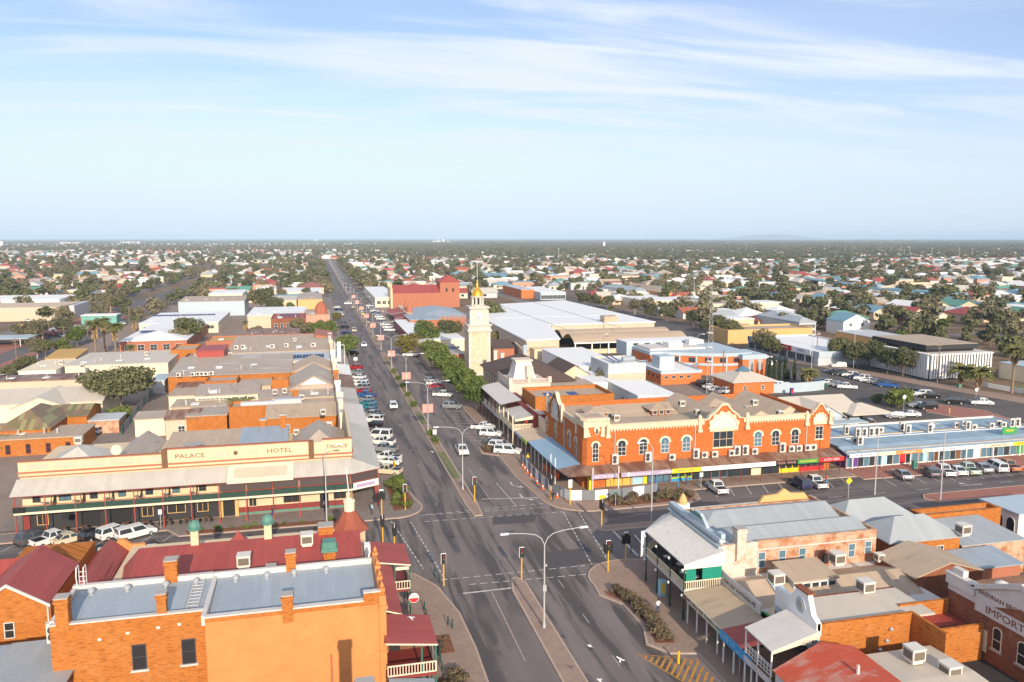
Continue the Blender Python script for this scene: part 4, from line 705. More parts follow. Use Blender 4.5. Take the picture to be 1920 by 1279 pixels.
for x in (-8.2, -5.4, -2.9, .1): part('roof_vent', MB().tube((x, 75.6, 9.8), (x, 75.6, 10.15), .16).lathe([(.17, 0), (.3, .08), (.3, .28), (.12, .42), (0, .44)], (x, 75.6, 10.15), 12), 'steel', b)
def stack(par, x, y, z, hh, m='obrick', w_=.45, cap='concrete'):
    c = part('chimney', MB().box(x - w_, x + w_, y - w_, y + w_, z, z + hh).box(x - w_ - .1, x + w_ + .1, y - w_ - .1, y + w_ + .1, z + hh - .35, z + hh - .12), m, par); sub(c, 'chimney_cap', MB().box(x - w_ - .06, x + w_ + .06, y - w_ - .06, y + w_ + .06, z + hh, z + hh + .1), cap); return c
stack(b, -3.25, 68.3, 9.0, 2.4); stack(b, -3.2, 77.0, 9.6, 2.2); 
part('wall_stain_pipe', MB().tube((.3, 67.9, 2), (.3, 67.9, 5.6), .08), 'terr', b)
b = thing('brick_building', 'orange brick building with two dark sash windows beside the tall rendered wall', 'building', (-16, 73, 0))
part('wall', MB().box(-22.3, -10.02, 69.6, 69.95, 0, 10.1).box(-22.3, -22.0, 69.95, 76.8, 0, 10.0), 'obrick', b); part('cap', MB().box(-22.35, -10.05, 69.52, 70.0, 10.1, 10.22), 'offwhite', b)
part('back_parapet', MB().box(-22.4, -10.32, 76.6, 77.1, 6, 10.5).box(-22.4, -22.02, 70, 76.6, 10.0, 10.35), 'offwhite', b)
part('roof', MB().prof([(69.95, 9.5), (76.6, 10.05), (76.6, 9.85), (69.95, 9.3)], -22.0, -10.0, 'x'), 'zincblue', b)
for x in (-20.6, -17.6, -14.3, -11.7): part('roof_vent', MB().tube((x, 75.6, 9.8), (x, 75.6, 10.2), .16).lathe([(.17, 0), (.3, .08), (.3, .28), (.12, .42), (0, .44)], (x, 75.6, 10.2), 12), 'steel', b)
for x in (-15.6, -11.65): win(b, 'S', x, 69.6, 5.45, 1.15, 2.25, 0, 1, 2, 'dframe', 'dark', None, 'offwhite')
for x, z in ((-18.6, 8.4), (-16.4, 8.7), (-14.0, 8.9), (-12.3, 9.0)): part('wall_vent', MB().box(x - .14, x + .14, 69.57, 69.62, z, z + .22), 'offwhite', b)
stack(b, -13.65, 70.0, 9.4, 2.5, w_=.38); stack(b, -21.3, 70.0, 9.6, 2.8, w_=.5); stack(b, -14.0, 77.0, 9.7, 2.4, w_=.55)
t_ = thing('roof_ladder', 'white steel access ladder with hoops beside the left end of the grey iron roof', 'ladder', (-21.6, 77.4, 9)); q = MB()
for x in (-22.0, -21.4): q.tube((x, 77.3, 8), (x, 77.3, 12.2), .05); q.path([(x, 77.3, 12.2), (x, 76.6, 12.2), (x, 76.4, 11.4), (x, 76.6, 10.6)], .05)
part('stile', q, 'white', t_); q = MB()
for k in range(8): q.tube((-22.0, 77.3, 8.4 + k * .45), (-21.4, 77.3, 8.4 + k * .45), .03)
part('rung', q, 'white', t_)['kind'] = 'stuff'
t_ = thing('roof_ladder', 'white roof walkway ladder lying on grey iron by the dividing parapet', 'ladder', (-11, 74, 9.9)); q = MB()
for x in (-11.9, -11.0): q.prof([(70.6, 9.62), (70.6, 9.74), (76.5, 10.24), (76.5, 10.12)], x, x + .1, 'y') if False else q.tube((x, 70.6, 9.75), (x, 76.4, 10.2), .05)
for k in range(10): q.tube((-11.9, 70.9 + k * .6, 9.78 + k * .045), (-11.0, 70.9 + k * .6, 9.78 + k * .045), .035)
part('frame', q, 'offwhite', t_)
b = thing('brick_house', 'orange brick gabled building with maroon iron roof at the left edge below the parked cars', 'building', (-28, 82, 0))
part('wall', MB().box(-32.4, -25.4, 80, 96, 0, 7.7).box(-25.4, -22.5, 81.2, 95.5, 0, 6.2).box(-46, -32.4, 84, 96, 0, 5.8), 'obrick', b)
part('roof', roofmb('gy', -32.2, -25.6, 80, 89.5, 7.7, 2.2, .2), ['redroof', 'obrick'], b); part('roof', roofmb('gx', -46, -27.5, 84.5, 95.8, 5.9, 2.6, .2), ['redroof', 'obrick'], b); part('roof', roofmb('gy', -25.5, -21.8, 84, 95.5, 6.1, 1.7, .1), ['redroof', 'obrick'], b)
part('barge_board', MB().prof([(-32.5, 7.45), (-28.9, 9.75), (-25.3, 7.45), (-25.3, 7.7), (-28.9, 10.05), (-32.5, 7.7)], 79.6, 79.78, 'y'), 'offwhite', b)
win(b, 'S', -29.0, 80, 4.6, .9, 1.6, 0, 1, 2, 'offwhite', 'dark'); part('drainpipe', MB().tube((-25.6, 79.85, 3), (-25.6, 79.85, 7.5), .08), 'offwhite', b); part('drainpipe', MB().tube((-24.6, 81.1, 2), (-24.6, 81.1, 6.1), .09), 'offwhite', b)
par = MB()
for x0, x1, za in ((-33, -25.6, -.1), (-25.2, -19, 0)):
    m_ = (x0 + x1) / 2; part('stepped_parapet', MB().prof([(x0, 3), (x0, 6.5 + za), (x0 + 1, 6.6 + za), (x0 + 1.1, 6.9 + za), (m_ - 1.4, 6.9 + za), (m_ - .9, 7.6 + za), (m_ - .3, 7.6 + za), (m_ + .5, 6.9 + za), (x1 - 1.2, 6.9 + za), (x1 - 1.1, 6.5 + za), (x1, 6.5 + za), (x1, 3)], 96, 96.5, 'y'), 'orender', b); part('parapet_cap', MB().box(x0, x0 + 1, 95.95, 96.55, 6.6 + za, 6.7 + za).box(x1 - 1.05, x1, 95.95, 96.55, 6.5 + za, 6.6 + za), 'offwhite', b)
b = thing('corrugated_shed', 'grey iron roofed shed with pink end wall in the bottom left corner', 'shed', (-25, 72, 0))
part('wall', MB().box(-36, -20.9, 60, 76, 0, 5.2), 'pink', b); part('roof', MB().prof([(76.2, 5.9), (66, 6.3), (60, 6.2), (60, 6.05), (66, 6.15), (76.2, 5.75)], -27.5, -20.7, 'x'), 'zinc', b); part('curved_roof', MB().prof([(76, 5.9), (60, 5.9), (60, 5.7), (76, 5.7)], -36, -27.52, 'x'), 'zincbluex', b); part('vent_panel', MB().box(-20.88, -20.82, 68, 70.5, 2.4, 4.2), 'dbrick', b)
# ================================================================== red-roofed corner hotel with turret
b = thing('hotel_building', 'red iron roofed corner hotel with turret, green capped chimneys and small balconies', 'hotel', (-6, 86, 0))
part('wall', MB().box(-21.5, 4.6, 77.2, 96, 0, 6.7), 'cream', b)
rr = MB(); A = (-21.5, 77.3, 6.6); rr.prof([(77.2, 6.2), (90, 8.6), (95.8, 6.2)], -19.5, 4.0, 'x'); rr.poly([(-19.5, 77.2, 6.2), (-19.5, 90, 8.6), (-21.6, 90, 6.2)]); rr.poly([(-21.6, 77.2, 6.2), (-19.5, 77.2, 6.2), (-21.6, 90, 6.2)])
part('roof', rr, 'redroof', b)
for x, y in ((-17.0, 80.5), (-10.5, 80.5)): part('hip_roof', roofmb('pyr', x - 2.6, x + 2.6, y - 2.4, y + 2.4, 6.7, 2.0, .1), ['redroof', 'redroof'], b)
part('ridge_vent_roof', MB().lathe([(1.1, 0), (.5, .7), (0, 1.3)], (-9.5, 92.2, 7.6), 6), 'redroof', b)
part('parapet_beam', MB().prof([(-6.5, 8.7), (.3, 8.7), (1.2, 8.2), (4.5, 8.2), (4.5, 8.65), (1.3, 8.65), (.5, 9.15), (-6.5, 9.15)], 77.3, 77.8, 'y'), 'copper', b)
for x in (-13.8, -6.1): 
    c = part('chimney', MB().box(x - .42, x + .42, 89.6, 90.4, 7.2, 8.3), 'copper', b); sub(c, 'chimney_shaft', MB().box(x - .4, x + .4, 89.62, 90.38, 8.3, 10.2), 'cream'); sub(c, 'chimney_cap', MB().prism(arc(x, 90, .72, 0, 315, 7), 10.2, 10.35).lathe([(.60, 0), (.66, .35), (.5, .8), (.1, 1.0)], (x, 90, 10.3), 8), 'copper')
c = stack(b, .5, 83.5, 6.8, 2.2, 'obrick', .6, 'copper'); sub(c, 'chimney_hood', MB().box(-.35, 1.35, 82.65, 84.35, 9.1, 9.5).box(-.2, 1.2, 82.8, 84.2, 9.5, 10.1), 'copper'); stack(b, .2, 90.3, 7.8, 1.6, 'obrick', .8); stack(b, -5.2, 78.8, 7.5, 2.3, 'obrick', .45)
part('turret_wall', MB().lathe([(1.9, 4), (1.9, 8.0)], (3.0, 93, 0), 8), 'cream', b); 
tp = MB()
for s in (-1, 1):
    for k in range(3): tp.prof([(3.2 + s * .1, 6.4), (3.2 + s * (1.2 - k * .35), 6.4), (3.2 + s * .1, 7.9 - k * .45)], 91.18 - .02, 91.2, 'y') if k == 0 else None
part('timber_pattern', tp, 'timber', b); part('turret_roof', MB().lathe([(2.35, 7.8), (1.5, 8.7), (.85, 9.8), (.75, 9.95)], (3.0, 93, 0), 8), 'turretred', b)
part('turret_lantern', MB().lathe([(.62, 9.9), (.62, 11.0), (.72, 11.05), (.72, 11.2), (.42, 11.3), (.05, 11.6)], (3.0, 93, 0), 8), 'palecream', b); part('flagpole', MB().tube((3.0, 93, 11.8), (2.75, 93, 15.2), .05), 'white', b)
part('corner_gable', MB().prof([(.2, 6.6), (1.1, 8.2), (2.0, 6.6)], 92, 92.2, 'y'), 'cream', b)
part('corner_wall', MB().box(4.3, 4.95, 78, 79.2, 0, 8.6).box(4.3, 4.95, 86, 87, 0, 8.2), 'white', b)
vrf = MB()
for x1, y0, y1 in ((9.1, 83.4, 89.5), (7.0, 72.05, 83.4)): vrf.poly([(4.9, y0, 7.3), (x1, y0, 6.6), (x1, y1, 6.6), (4.9, y1, 7.3)]).poly([(x1, y0, 6.45), (4.9, y0, 7.15), (4.9, y1, 7.15), (x1, y1, 6.45)]).poly([(4.9, y0, 7.15), (x1, y0, 6.45), (x1, y0, 6.6), (4.9, y0, 7.3)], 1)
part('verandah_roof', vrf, ['redroofx', 'palecream'], b); part('balcony_floor', MB().box(5.0, 9, 83.6, 89.4, 3.5, 3.75).box(5, 6.9, 72, 83.6, 3.5, 3.75), 'maroon', b)
for x, y in ((9, 83.6), (7.4, 83.6), (9, 89.3), (9, 86.4)): part('balcony_post', MB().box(x - .07, x + .07, y - .07, y + .07, .1, 6.5), 'green', b)
q = baluster(MB(), (5.2, 83.55), (9, 83.55), 3.85, 4.7, .28); baluster(q, (9, 83.6), (9, 89.3), 3.85, 4.7, .28); o = part('balustrade', q, 'palecream', b); o['kind'] = 'stuff'
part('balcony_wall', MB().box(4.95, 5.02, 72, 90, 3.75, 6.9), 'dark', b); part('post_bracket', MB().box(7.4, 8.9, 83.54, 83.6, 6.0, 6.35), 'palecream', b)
b = thing('balcony_building', 'little red roofed balcony with green posts and white balusters above the footpath', 'balcony', (7, 69, 0))
part('roof', MB().poly([(4.95, 66.2, 6.9), (9.5, 66.2, 6.3), (9.5, 71.9, 6.3), (4.95, 71.9, 6.9)]).poly([(9.5, 66.2, 6.15), (4.95, 66.2, 6.75), (4.95, 71.9, 6.75), (9.5, 71.9, 6.15)]).poly([(4.95, 66.2, 6.75), (9.5, 66.2, 6.15), (9.5, 66.2, 6.3), (4.95, 66.2, 6.9)], 1), ['redroofx', 'palecream'], b)
part('balcony_floor', MB().box(5.02, 9.4, 66.4, 71.8, 3.3, 3.6), 'maroon', b); part('back_wall', MB().box(5.02, 9.2, 71.0, 71.1, 3.6, 6.2), 'timber', b); part('door', MB().box(5.6, 6.6, 70.9, 70.98, 3.6, 5.8), 'dark', b)
for x, y in ((9.35, 66.5), (8.1, 66.5), (9.35, 71.7), (9.35, 69.1)): part('balcony_post', MB().box(x - .08, x + .08, y - .08, y + .08, .1, 6.2), 'green', b)
q = baluster(MB(), (5.1, 66.4), (9.3, 66.4), 3.7, 4.6, .26); baluster(q, (9.36, 66.4), (9.36, 71.7), 3.7, 4.6, .26); o = part('balustrade', q, 'palecream', b); o['kind'] = 'stuff'
b = thing('street_awning', 'blue grey iron awning over the footpath at the bottom, below the little balcony', 'awning', (7, 64, 3))
part('roof', MB().poly([(5.1, 58, 3.7), (9.1, 58, 3.2), (9.1, 66, 3.2), (5.1, 66.1, 3.7)]).poly([(9.1, 58, 3.05), (5.1, 58, 3.55), (5.1, 66, 3.55), (9.1, 66, 3.05)]), 'zincbluex', b)
for y in (59, 62, 65): part('awning_post', MB().box(8.9, 9.0, y - .05, y + .05, .1, 3.1), 'poleg', b)
s_ = thing('hanging_sign', 'round white and red TAXI sign hanging over the footpath beside the red balcony', 'sign', (9.3, 82.6, 2.6)); part('disc', MB().tube((9.3, 82.56, 3.1), (9.3, 82.64, 3.1), .55, n=18), 'signwhite', s_); part('red_segment', MB().poly([(9.3 + .5 * math.cos(a), 82.545, 3.1 + .5 * math.sin(a)) for a in [PI + PI * k / 8 + .3 * (4 - k) / 4 * 0 for k in range(9)]]), 'red', s_); text(s_, 'TAXI', .36, (9.3, 82.54, 3.3), 'S', 'timber'); part('bracket', MB().tube((7.0, 82.6, 3.75), (9.3, 82.6, 3.75), .03), 'black', s_)
# ================================================================== white verandah hotel on the right corner
b = thing('hotel_building', 'white verandah corner hotel with green posts, AUSTRALIA sign and brick side wall', 'hotel', (52, 84, 0))
part('wall', MB().box(47.5, 63, 77, 77.35, 0, 8.1).box(62.7, 63, 77.35, 90, 0, 8.1).box(43, 62.7, 89.7, 90.05, 0, 7.6), 'wbrick', b); part('limewashed_wall', MB().box(43, 47.5, 76.97, 77.32, 0, 8.0), 'whitebrick', b); part('street_front', MB().box(43, 43.3, 77.3, 90, 0, 8.6), 'whitebrick', b)
part('string_course', MB().box(47.5, 63, 76.94, 77.0, 7.0, 7.12), 'offwhite', b)
c = stack(b, 45.2, 77.1, 6.2, 3.6, 'whitebrick', .55)
part('front_parapet', MB().box(42.7, 43.4, 77.0, 90.2, 8.3, 8.75).box(42.5, 43.0, 76.8, 90.2, 7.75, 7.95).prof([(80.4, 8.7), (81, 9.2), (82.2, 9.9), (83.6, 9.9), (84.8, 9.2), (85.4, 8.7)], 42.9, 43.3, 'x').box(42.9, 43.4, 77, 78, 8.7, 9.3), 'pblue', b); part('parapet_trim', MB().tube((42.75, 81.4, 9.6), (42.75, 84.4, 9.6), .12), 'green', b)
part('emblem', MB().lathe([(.5, 0), (.55, .5), (.3, 1.1), (.05, 1.4)], (44.2, 89.3, 8.6), 10), 'yellow', b); part('emblem_base', MB().box(43.4, 45, 89, 89.6, 8, 8.7), 'white', b)
part('north_parapet', MB().box(43.3, 64, 90.06, 90.4, 7.0, 7.65), 'zinc', b); part('north_pediment', MB().prof([(55.4, 7.7), (56, 8.5), (58, 8.6), (59, 9.3), (60, 8.6), (62, 8.5), (62.6, 7.7)], 89.8, 90.2, 'y'), 'yellow', b)
rf = MB(); e0, r0 = 7.5, 8.5
for y0, y1, ym in ((77.4, 83.3, 80.6), (83.3, 89.6, 86.4)): rf.prof([(y0, e0), (ym, r0), (y1, e0), (y1, e0 - .1), (y0, e0 - .1)], 47, 62.7, 'x'); rf.poly([(44, y0, e0), (47, ym, r0), (44, y1, e0)][::-1]); rf.poly([(44, y0, e0), (47, y0, e0), (47, ym, r0)]); rf.poly([(47, ym, r0), (47, y1, e0), (44, y1, e0)])
part('roof', rf, 'zinc', b)
W_ = dict(nx=1, ny=2, fr='offwhite', gl='glassb')
for x, z, hh in ((48.0, 4.9, 1.9), (53.2, 5.0, 1.8), (51.2 - .6, 4.9, 1.9), (59.7, 5.0, 1.7), (61.9, 5.3, 1.5)): win(b, 'S', x, 77, z, .95, hh, 0, **W_)
win(b, 'S', 56.2, 77, 4.5, 1.1, 1.0, .5, 1, 1, 'dbrick', 'dark', 'dbrick')
vo = [(38.1, 76.2), (38.1, 87.0), (42.4, 91.4), (63, 91.4)]; vi = [(43, 76.2), (43, 87.5), (44.4, 90.2), (63, 90.2)]
vm = MB()
for (a, b_), (c_, d) in zip(zip(vo[:-1], vo[1:]), zip(vi[:-1], vi[1:])):
    vm.poly([(*a, 6.55), (*c_, 7.7), (*d, 7.7), (*b_, 6.55)]); vm.poly([(*b_, 6.42), (*d, 7.57), (*c_, 7.57), (*a, 6.42)]); vm.poly([(*b_, 6.42), (*a, 6.42), (*a, 6.55), (*b_, 6.55)])
vm.poly([(38.1, 76.2, 6.0), (43, 76.2, 6.0), (43, 76.2, 7.7), (38.1, 76.2, 6.55)]); part('verandah_roof', vm, paint_worn('peeling white roof', (.72, .68, .61), (.58, .51, .44)), b)
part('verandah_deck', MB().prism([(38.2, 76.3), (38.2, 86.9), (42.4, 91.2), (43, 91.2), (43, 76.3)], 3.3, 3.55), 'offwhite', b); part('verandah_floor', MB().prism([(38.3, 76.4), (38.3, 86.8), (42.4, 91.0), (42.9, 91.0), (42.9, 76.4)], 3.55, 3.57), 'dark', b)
vp = [(38.25, 76.4), (38.25, 79.9), (38.25, 83.4), (38.25, 86.7), (42.2, 90.9)]
for x, y in vp:
    p = part('verandah_post', MB().tube((x, y, .1), (x, y, 6.45), .09, n=8).tube((x, y, .1), (x, y, 1.2), .14, n=8), 'dgreen', b); sub(p, 'post_lamp', MB().lathe([(.05, 0), (.16, .18), (.16, .28), (.02, .36)], (x - .22, y, 2.8), 8).lathe([(.05, 0), (.16, .18), (.16, .28), (.02, .36)], (x - .22, y, 5.7), 8), 'signwhite')
for a, c_ in zip(vp[:-1], vp[1:]):
    q = baluster(MB(), a, c_, 3.62, 4.5, .22, .035); part('balustrade', q, 'palecream', b)['kind'] = 'stuff'
q = baluster(MB(), (38.3, 76.4), (43, 76.4), 3.62, 4.5, .22, .04); part('balustrade', q, 'palecream', b)['kind'] = 'stuff'
cv = MB(); n = 22
for i in range(n):
    if 6 <= i <= 9: continue
    xa, xb = 38.5 + i * 4.3 / n, 38.5 + (i + 1) * 4.3 / n; o1, o2 = (.07 if i % 2 else -.07), (.07 if (i + 1) % 2 else -.07); cv.poly([(xa, 76.55 + o1, 4.5), (xb, 76.55 + o2, 4.5), (xb, 76.55 + o2, 6.2), (xa, 76.55 + o1, 6.2)])
part('canvas_blind', cv, 'teal', b)
sg = thing('vertical_sign', 'tall narrow white AUSTRALIA sign on the verandah corner post', 'sign', (38.0, 87, 3.5)); part('board', MB().box(37.6, 38.3, 86.85, 87.0, 3.2, 6.5), 'signwhite', sg)
for i, chx in enumerate('AUSTRALIA'): text(sg, chx, .36, (37.95, 86.835, 6.25 - i * .355), 'S', 'green')
for i, (x, y) in enumerate(((39.6, 79.4), (40.2, 81.6), (39.7, 84.0), (40.4, 78))):
    t_ = thing('verandah_table', f'small white cafe table on the green hotel balcony, {["first", "second", "third", "nearest"][i]} along the deck', 'table', (x, y, 3.57), 0, 'tables on the white hotel verandah'); part('tabletop', MB().tube((x, y, 4.25), (x, y, 4.29), .42, n=12), 'signwhite', t_); part('leg', MB().tube((x, y, 3.57), (x, y, 4.25), .05), 'black', t_)
# lower shops south of it
b = thing('shop_building', 'tan awning shop with THE OLD AUSTRALIA sign wall beside the white verandah', 'shop', (46, 73, 0))
part('wall', MB().box(43, 47.5, 68.6, 76.95, 0, 4.2).box(47.5, 63, 66.5, 76.9, 0, 4.3), 'offwhite', b)
sw = part('sign_wall', MB().prof([(68.6, 3.0), (76.9, 3.0), (76.9, 5.35), (68.6, 5.0)], 42.85, 43.1, 'x'), 'offwhite', b); text(sw, 'THE OLD AUSTRALIA ME', .62, (42.83, 72.7, 4.45), 'W', 'timber', stretch=.95)
part('awning_roof', MB().poly([(38.2, 67.6, 3.5), (42.85, 67.6, 3.9), (42.85, 76.1, 3.9), (38.2, 76.1, 3.5)]).poly([(42.85, 67.6, 3.8), (38.2, 67.6, 3.4), (38.2, 76.1, 3.4), (42.85, 76.1, 3.8)]).poly([(38.2, 67.6, 3.2), (42.85, 67.6, 3.2), (42.85, 67.6, 3.9), (38.2, 67.6, 3.5)], 1), ['tanx', 'beige'], b)
fs = part('fascia_sign', MB().box(38.08, 38.2, 67.6, 76.1, 2.75, 3.45), 'palecream', b); text(fs, 'CAFE LUNCH BAR', .5, (38.06, 73.6, 3.1), 'W', 'timber'); text(fs, 'FLOWERS & GIFTS', .42, (38.06, 69.6, 3.1), 'W', 'greenlamp'); part('logo_ring', MB().tube((38.07, 75.6, 3.1), (38.0, 75.6, 3.1), .3, n=14), 'timber', b)
for y in (75.6, 73.4, 71.2, 68.9): part('awning_post', MB().box(38.3, 38.42, y - .06, y + .06, .1, 3.3), 'white', b)
part('roof', roofmb('gx', 47.5, 62, 67.6, 76.4, 4.0, 1.35, .2), ['tan', 'offwhite'], b); part('roof', roofmb('gx', 43.1, 47.5, 69, 76.6, 4.0, 1.5, 0), ['tan', 'beige'], b)
dm = part('skylight_dormer', MB().box(48.1, 53.3, 70.8, 74.4, 4.4, 5.85), 'pblue', b); sub(dm, 'dormer_roof', roofmb('sn', 48.1, 53.3, 70.8, 74.6, 5.85, .55, .2), 'tan')
for i in range(5): win(b, 'S', 48.65 + i * 1.02, 70.8, 4.75, .98, .95, 0, 1, 1, 'white', 'glass')
part('roof_gutter', MB().poly([(46.0, 69.0, 4.3), (47.4, 69.0, 4.3), (47.4, 72.6, 5.75), (46.0, 72.6, 5.75)]), 'pblue', b)
part('small_gable', MB().prof([(65.6, 4), (66.8, 5.8), (68.4, 4.2)], 43.3, 43.5, 'x'), 'palecream', b); part('hanging_board', MB().box(43.0, 43.2, 66.0, 68.4, 3.4, 4.4), 'signgreen', b)
b = thing('shop_building', 'small red iron awning shop with blue fascia sign between the tan awning and white verandah', 'shop', (41, 65, 0))
part('awning_roof', MB().poly([(38.0, 63.6, 3.5), (43, 63.6, 3.9), (43, 67.55, 3.9), (38.0, 67.55, 3.5)]), 'redroofx', b); fs = part('fascia_sign', MB().box(37.86, 37.98, 61.6, 67.55, 2.6, 3.5), 'signblue', b); text(fs, 'INCOME TAX', .6, (37.84, 66.4, 3.1), 'W', 'skyb'); text(fs, 'wattle and tax', .32, (37.84, 63.6, 2.95), 'W', 'skyb'); part('shop_front', MB().box(43, 43.2, 60, 68.5, 0, 4.3), 'dark', b)
for y in (67.2, 65.2, 62.0): part('awning_post', MB().box(38.05, 38.17, y - .06, y + .06, .1, 3.4), 'white', b)
b = thing('verandah_building', 'white two-storey verandah with round moulded parapet window, right foreground', 'building', (46, 61, 0))
part('verandah_roof', MB().poly([(37.8, 58.4, 6.0), (43.4, 59.6, 6.6), (43.4, 64.4, 6.6), (37.8, 63, 6.0)]).poly([(37.8, 58.4, 5.7), (43.4, 59.6, 5.9), (43.4, 59.6, 6.6), (37.8, 58.4, 6.0)], 1).poly([(37.8, 63, 5.88), (43.4, 64.4, 6.48), (43.4, 59.6, 6.48), (37.8, 58.4, 5.88)]), ['offwhite', 'palecream'], b); text(b, 'SWEETS', .5, (41.4, 59.1, 5.95), 'S', 'offwhite')
part('balcony_floor', MB().prism([(37.9, 58.5), (43.3, 59.6), (43.3, 64.2), (37.9, 62.9)], 3.3, 3.5), 'timber', b); part('front_wall', MB().box(43.3, 43.6, 59.8, 66.6, 0, 7.2), 'pblue', b)
part('scroll_parapet', MB().prof([(59.8, 7.2), (60.6, 7.6), (61.2, 8.9), (61.3, 9.3), (63.3, 9.3), (63.4, 8.9), (63.9, 8.0), (66.6, 7.8), (66.6, 6.0), (59.8, 6.0)], 43.2, 43.7, 'x'), 'white', b); part('round_window', MB().tube((43.24, 62.3, 7.9), (43.1, 62.3, 7.9), .75, n=18), 'pblue', b); part('round_pane', MB().tube((43.15, 62.3, 7.9), (43.05, 62.3, 7.9), .48, n=18), 'concrete', b); part('brick_cap', MB().box(43.1, 43.9, 61.2, 63.4, 9.3, 9.45), 'dbrick', b)
for x, y in ((37.95, 58.6), (37.95, 60.8), (37.95, 62.9)): part('verandah_post', MB().box(x - .06, x + .06, y - .06, y + .06, .1, 5.9), 'white', b)
q = MB()
for i in range(9): q.box(37.93, 37.97, 58.7 + i * .5, 58.74 + i * .5, 3.5, 4.5)
for z in (3.6, 3.95, 4.3, 4.5): q.box(37.92, 37.98, 58.6, 62.9, z, z + .04)
part('lattice', q, 'white', b)['kind'] = 'stuff'; part('fascia', MB().box(37.84, 37.9, 58.4, 63, 2.7, 3.3), 'offwhite', b)
b = thing('brick_shop', 'orange brick side wall with cream iron roof behind the round-windowed parapet', 'shop', (49, 62, 0))
part('wall', MB().box(43.6, 54, 60.2, 60.55, 0, 6.9).box(53.7, 54, 56, 60.2, 0, 6.9), 'obrick', b); part('roof', MB().prof([(60.5, 6.4), (66.0, 6.5), (66, 6.3), (60.5, 6.2)], 43.7, 56.6, 'x'), 'creamroof', b); part('back_wall', MB().box(43.7, 56.6, 66.0, 66.3, 0, 6.5), 'dbrick', b)
for x, z in ((51.4, 5.5), (51.0, 4.4), (50.3, 3.6)): part('wall_lamp', MB().lathe([(.2, 0), (.22, .15), (.05, .3)], (x, 60.05, z), 8), 'steel', b)
b = thing('shed', 'peeling red iron roof at the bottom edge beside the white verandah', 'shed', (40, 55, 0)); part('roof', MB().poly([(36.9, 47, 5.3), (42.6, 47, 6.4), (42.6, 58.3, 6.4), (36.9, 56.8, 5.3)]).poly([(42.6, 47, 6.4), (46, 47, 5.6), (46, 58.2, 5.6), (42.6, 58.3, 6.4)]), 'scarlet', b); part('wall', MB().prism([(37.1, 47), (45.8, 47), (45.8, 58), (37.1, 56.6)], 0, 5.2), 'offwhite', b); part('vent_pipe', MB().tube((42.4, 53, 6.2), (42.4, 53, 7.1), .14), 'offwhite', b)
b = thing('shop_building', 'low shop with pale tan iron roof at the bottom right, below the brick wall', 'shop', (48, 54, 0)); part('wall', MB().box(46.2, 53.6, 44, 57.4, 0, 4.6), 'dbrick', b); part('roof', MB().prof([(57.6, 5.0), (52.6, 5.3), (44, 4.9), (44, 4.7), (57.6, 4.8)], 46.1, 53.6, 'x'), 'creamroof', b)
b = thing('shop_building', 'red roofed yard building between orange brick walls beside the importers warehouse', 'shop', (57, 59, 0)); part('wall', MB().box(54.1, 59.8, 62.3, 62.6, 0, 6.6), 'obrick', b); part('front_wall', MB().box(54.1, 59.8, 58.0, 58.3, 0, 6.1), 'obrick', b); part('roof', MB().box(54.1, 59.8, 58.3, 62.3, 5.0, 5.15), 'redroof', b); part('skylight', MB().box(55.6, 58.6, 59.2, 59.9, 5.15, 5.25), 'dark', b)
b = thing('warehouse', 'red brick warehouse with white BRENNAN BROTHERS IMPORTERS pediment at the right edge', 'warehouse', (66, 56, 0))
part('wall', MB().box(60, 76, 44, 62.6, 0, 7.6), 'dbrick', b); part('cornice', MB().box(59.6, 60.3, 59.3, 62.7, 8.3, 9.2).box(59.55, 60.4, 59.2, 62.8, 9.2, 9.4).box(59.85, 60.2, 44, 62.6, 7.6, 8.3), 'offwhite', b)
pd = part('pediment', MB().prof([(59.2, 7.0), (59.2, 8.9), (54.2, 11.2), (49.2, 8.9), (49.2, 7.0)], 59.8, 60.3, 'x').prof([(59.6, 8.9), (59.6, 9.3), (54.2, 11.7), (48.8, 9.3), (48.8, 8.9), (54.2, 11.2)], 59.55, 60.4, 'x'), 'offwhite', b); sub(pd, 'brick_triangle', MB().prof([(57.0, 8.25), (54.2, 9.3), (51.4, 8.25)], 59.74, 59.79, 'x'), 'dbrick')
text(pd, 'IMPORTERS', 1.0, (59.78, 54.9, 7.6), 'W', 'dbrick', stretch=1.2); text(pd, 'BRENNAN BROS', .62, (59.78, 56.6, 9.0), 'W', 'dbrick', stretch=1.0)
for y in (56.6, 53.9): win(b, 'W', y, 60, 4.2, 1.0, 1.9, .3, 1, 2, 'palecream', 'dark', None, 'concrete')
part('door', MB().box(59.92, 59.99, 57.7, 58.6, 3.4, 5.5), 'palecream', b); part('scroll', MB().box(59.9, 60.5, 60.9, 62.2, 9.4, 10.0).lathe([(.6, 0), (.6, .3), (.2, .5)], (62, 58.5, 9.4), 12), 'offwhite', b); part('roof', MB().box(60.3, 76, 44, 62.5, 7.6, 8.1), 'dbrick', b)
q = part('terrace', MB().box(54.1, 59.99, 44, 57.9, 0, 2.6), 'charcoal', b); rl = baluster(MB(), (55.0, 57.6), (55.0, 44.2), 2.6, 3.8, .14, .012); o = sub(q, 'mesh_rail', rl, 'black'); o['kind'] = 'stuff'
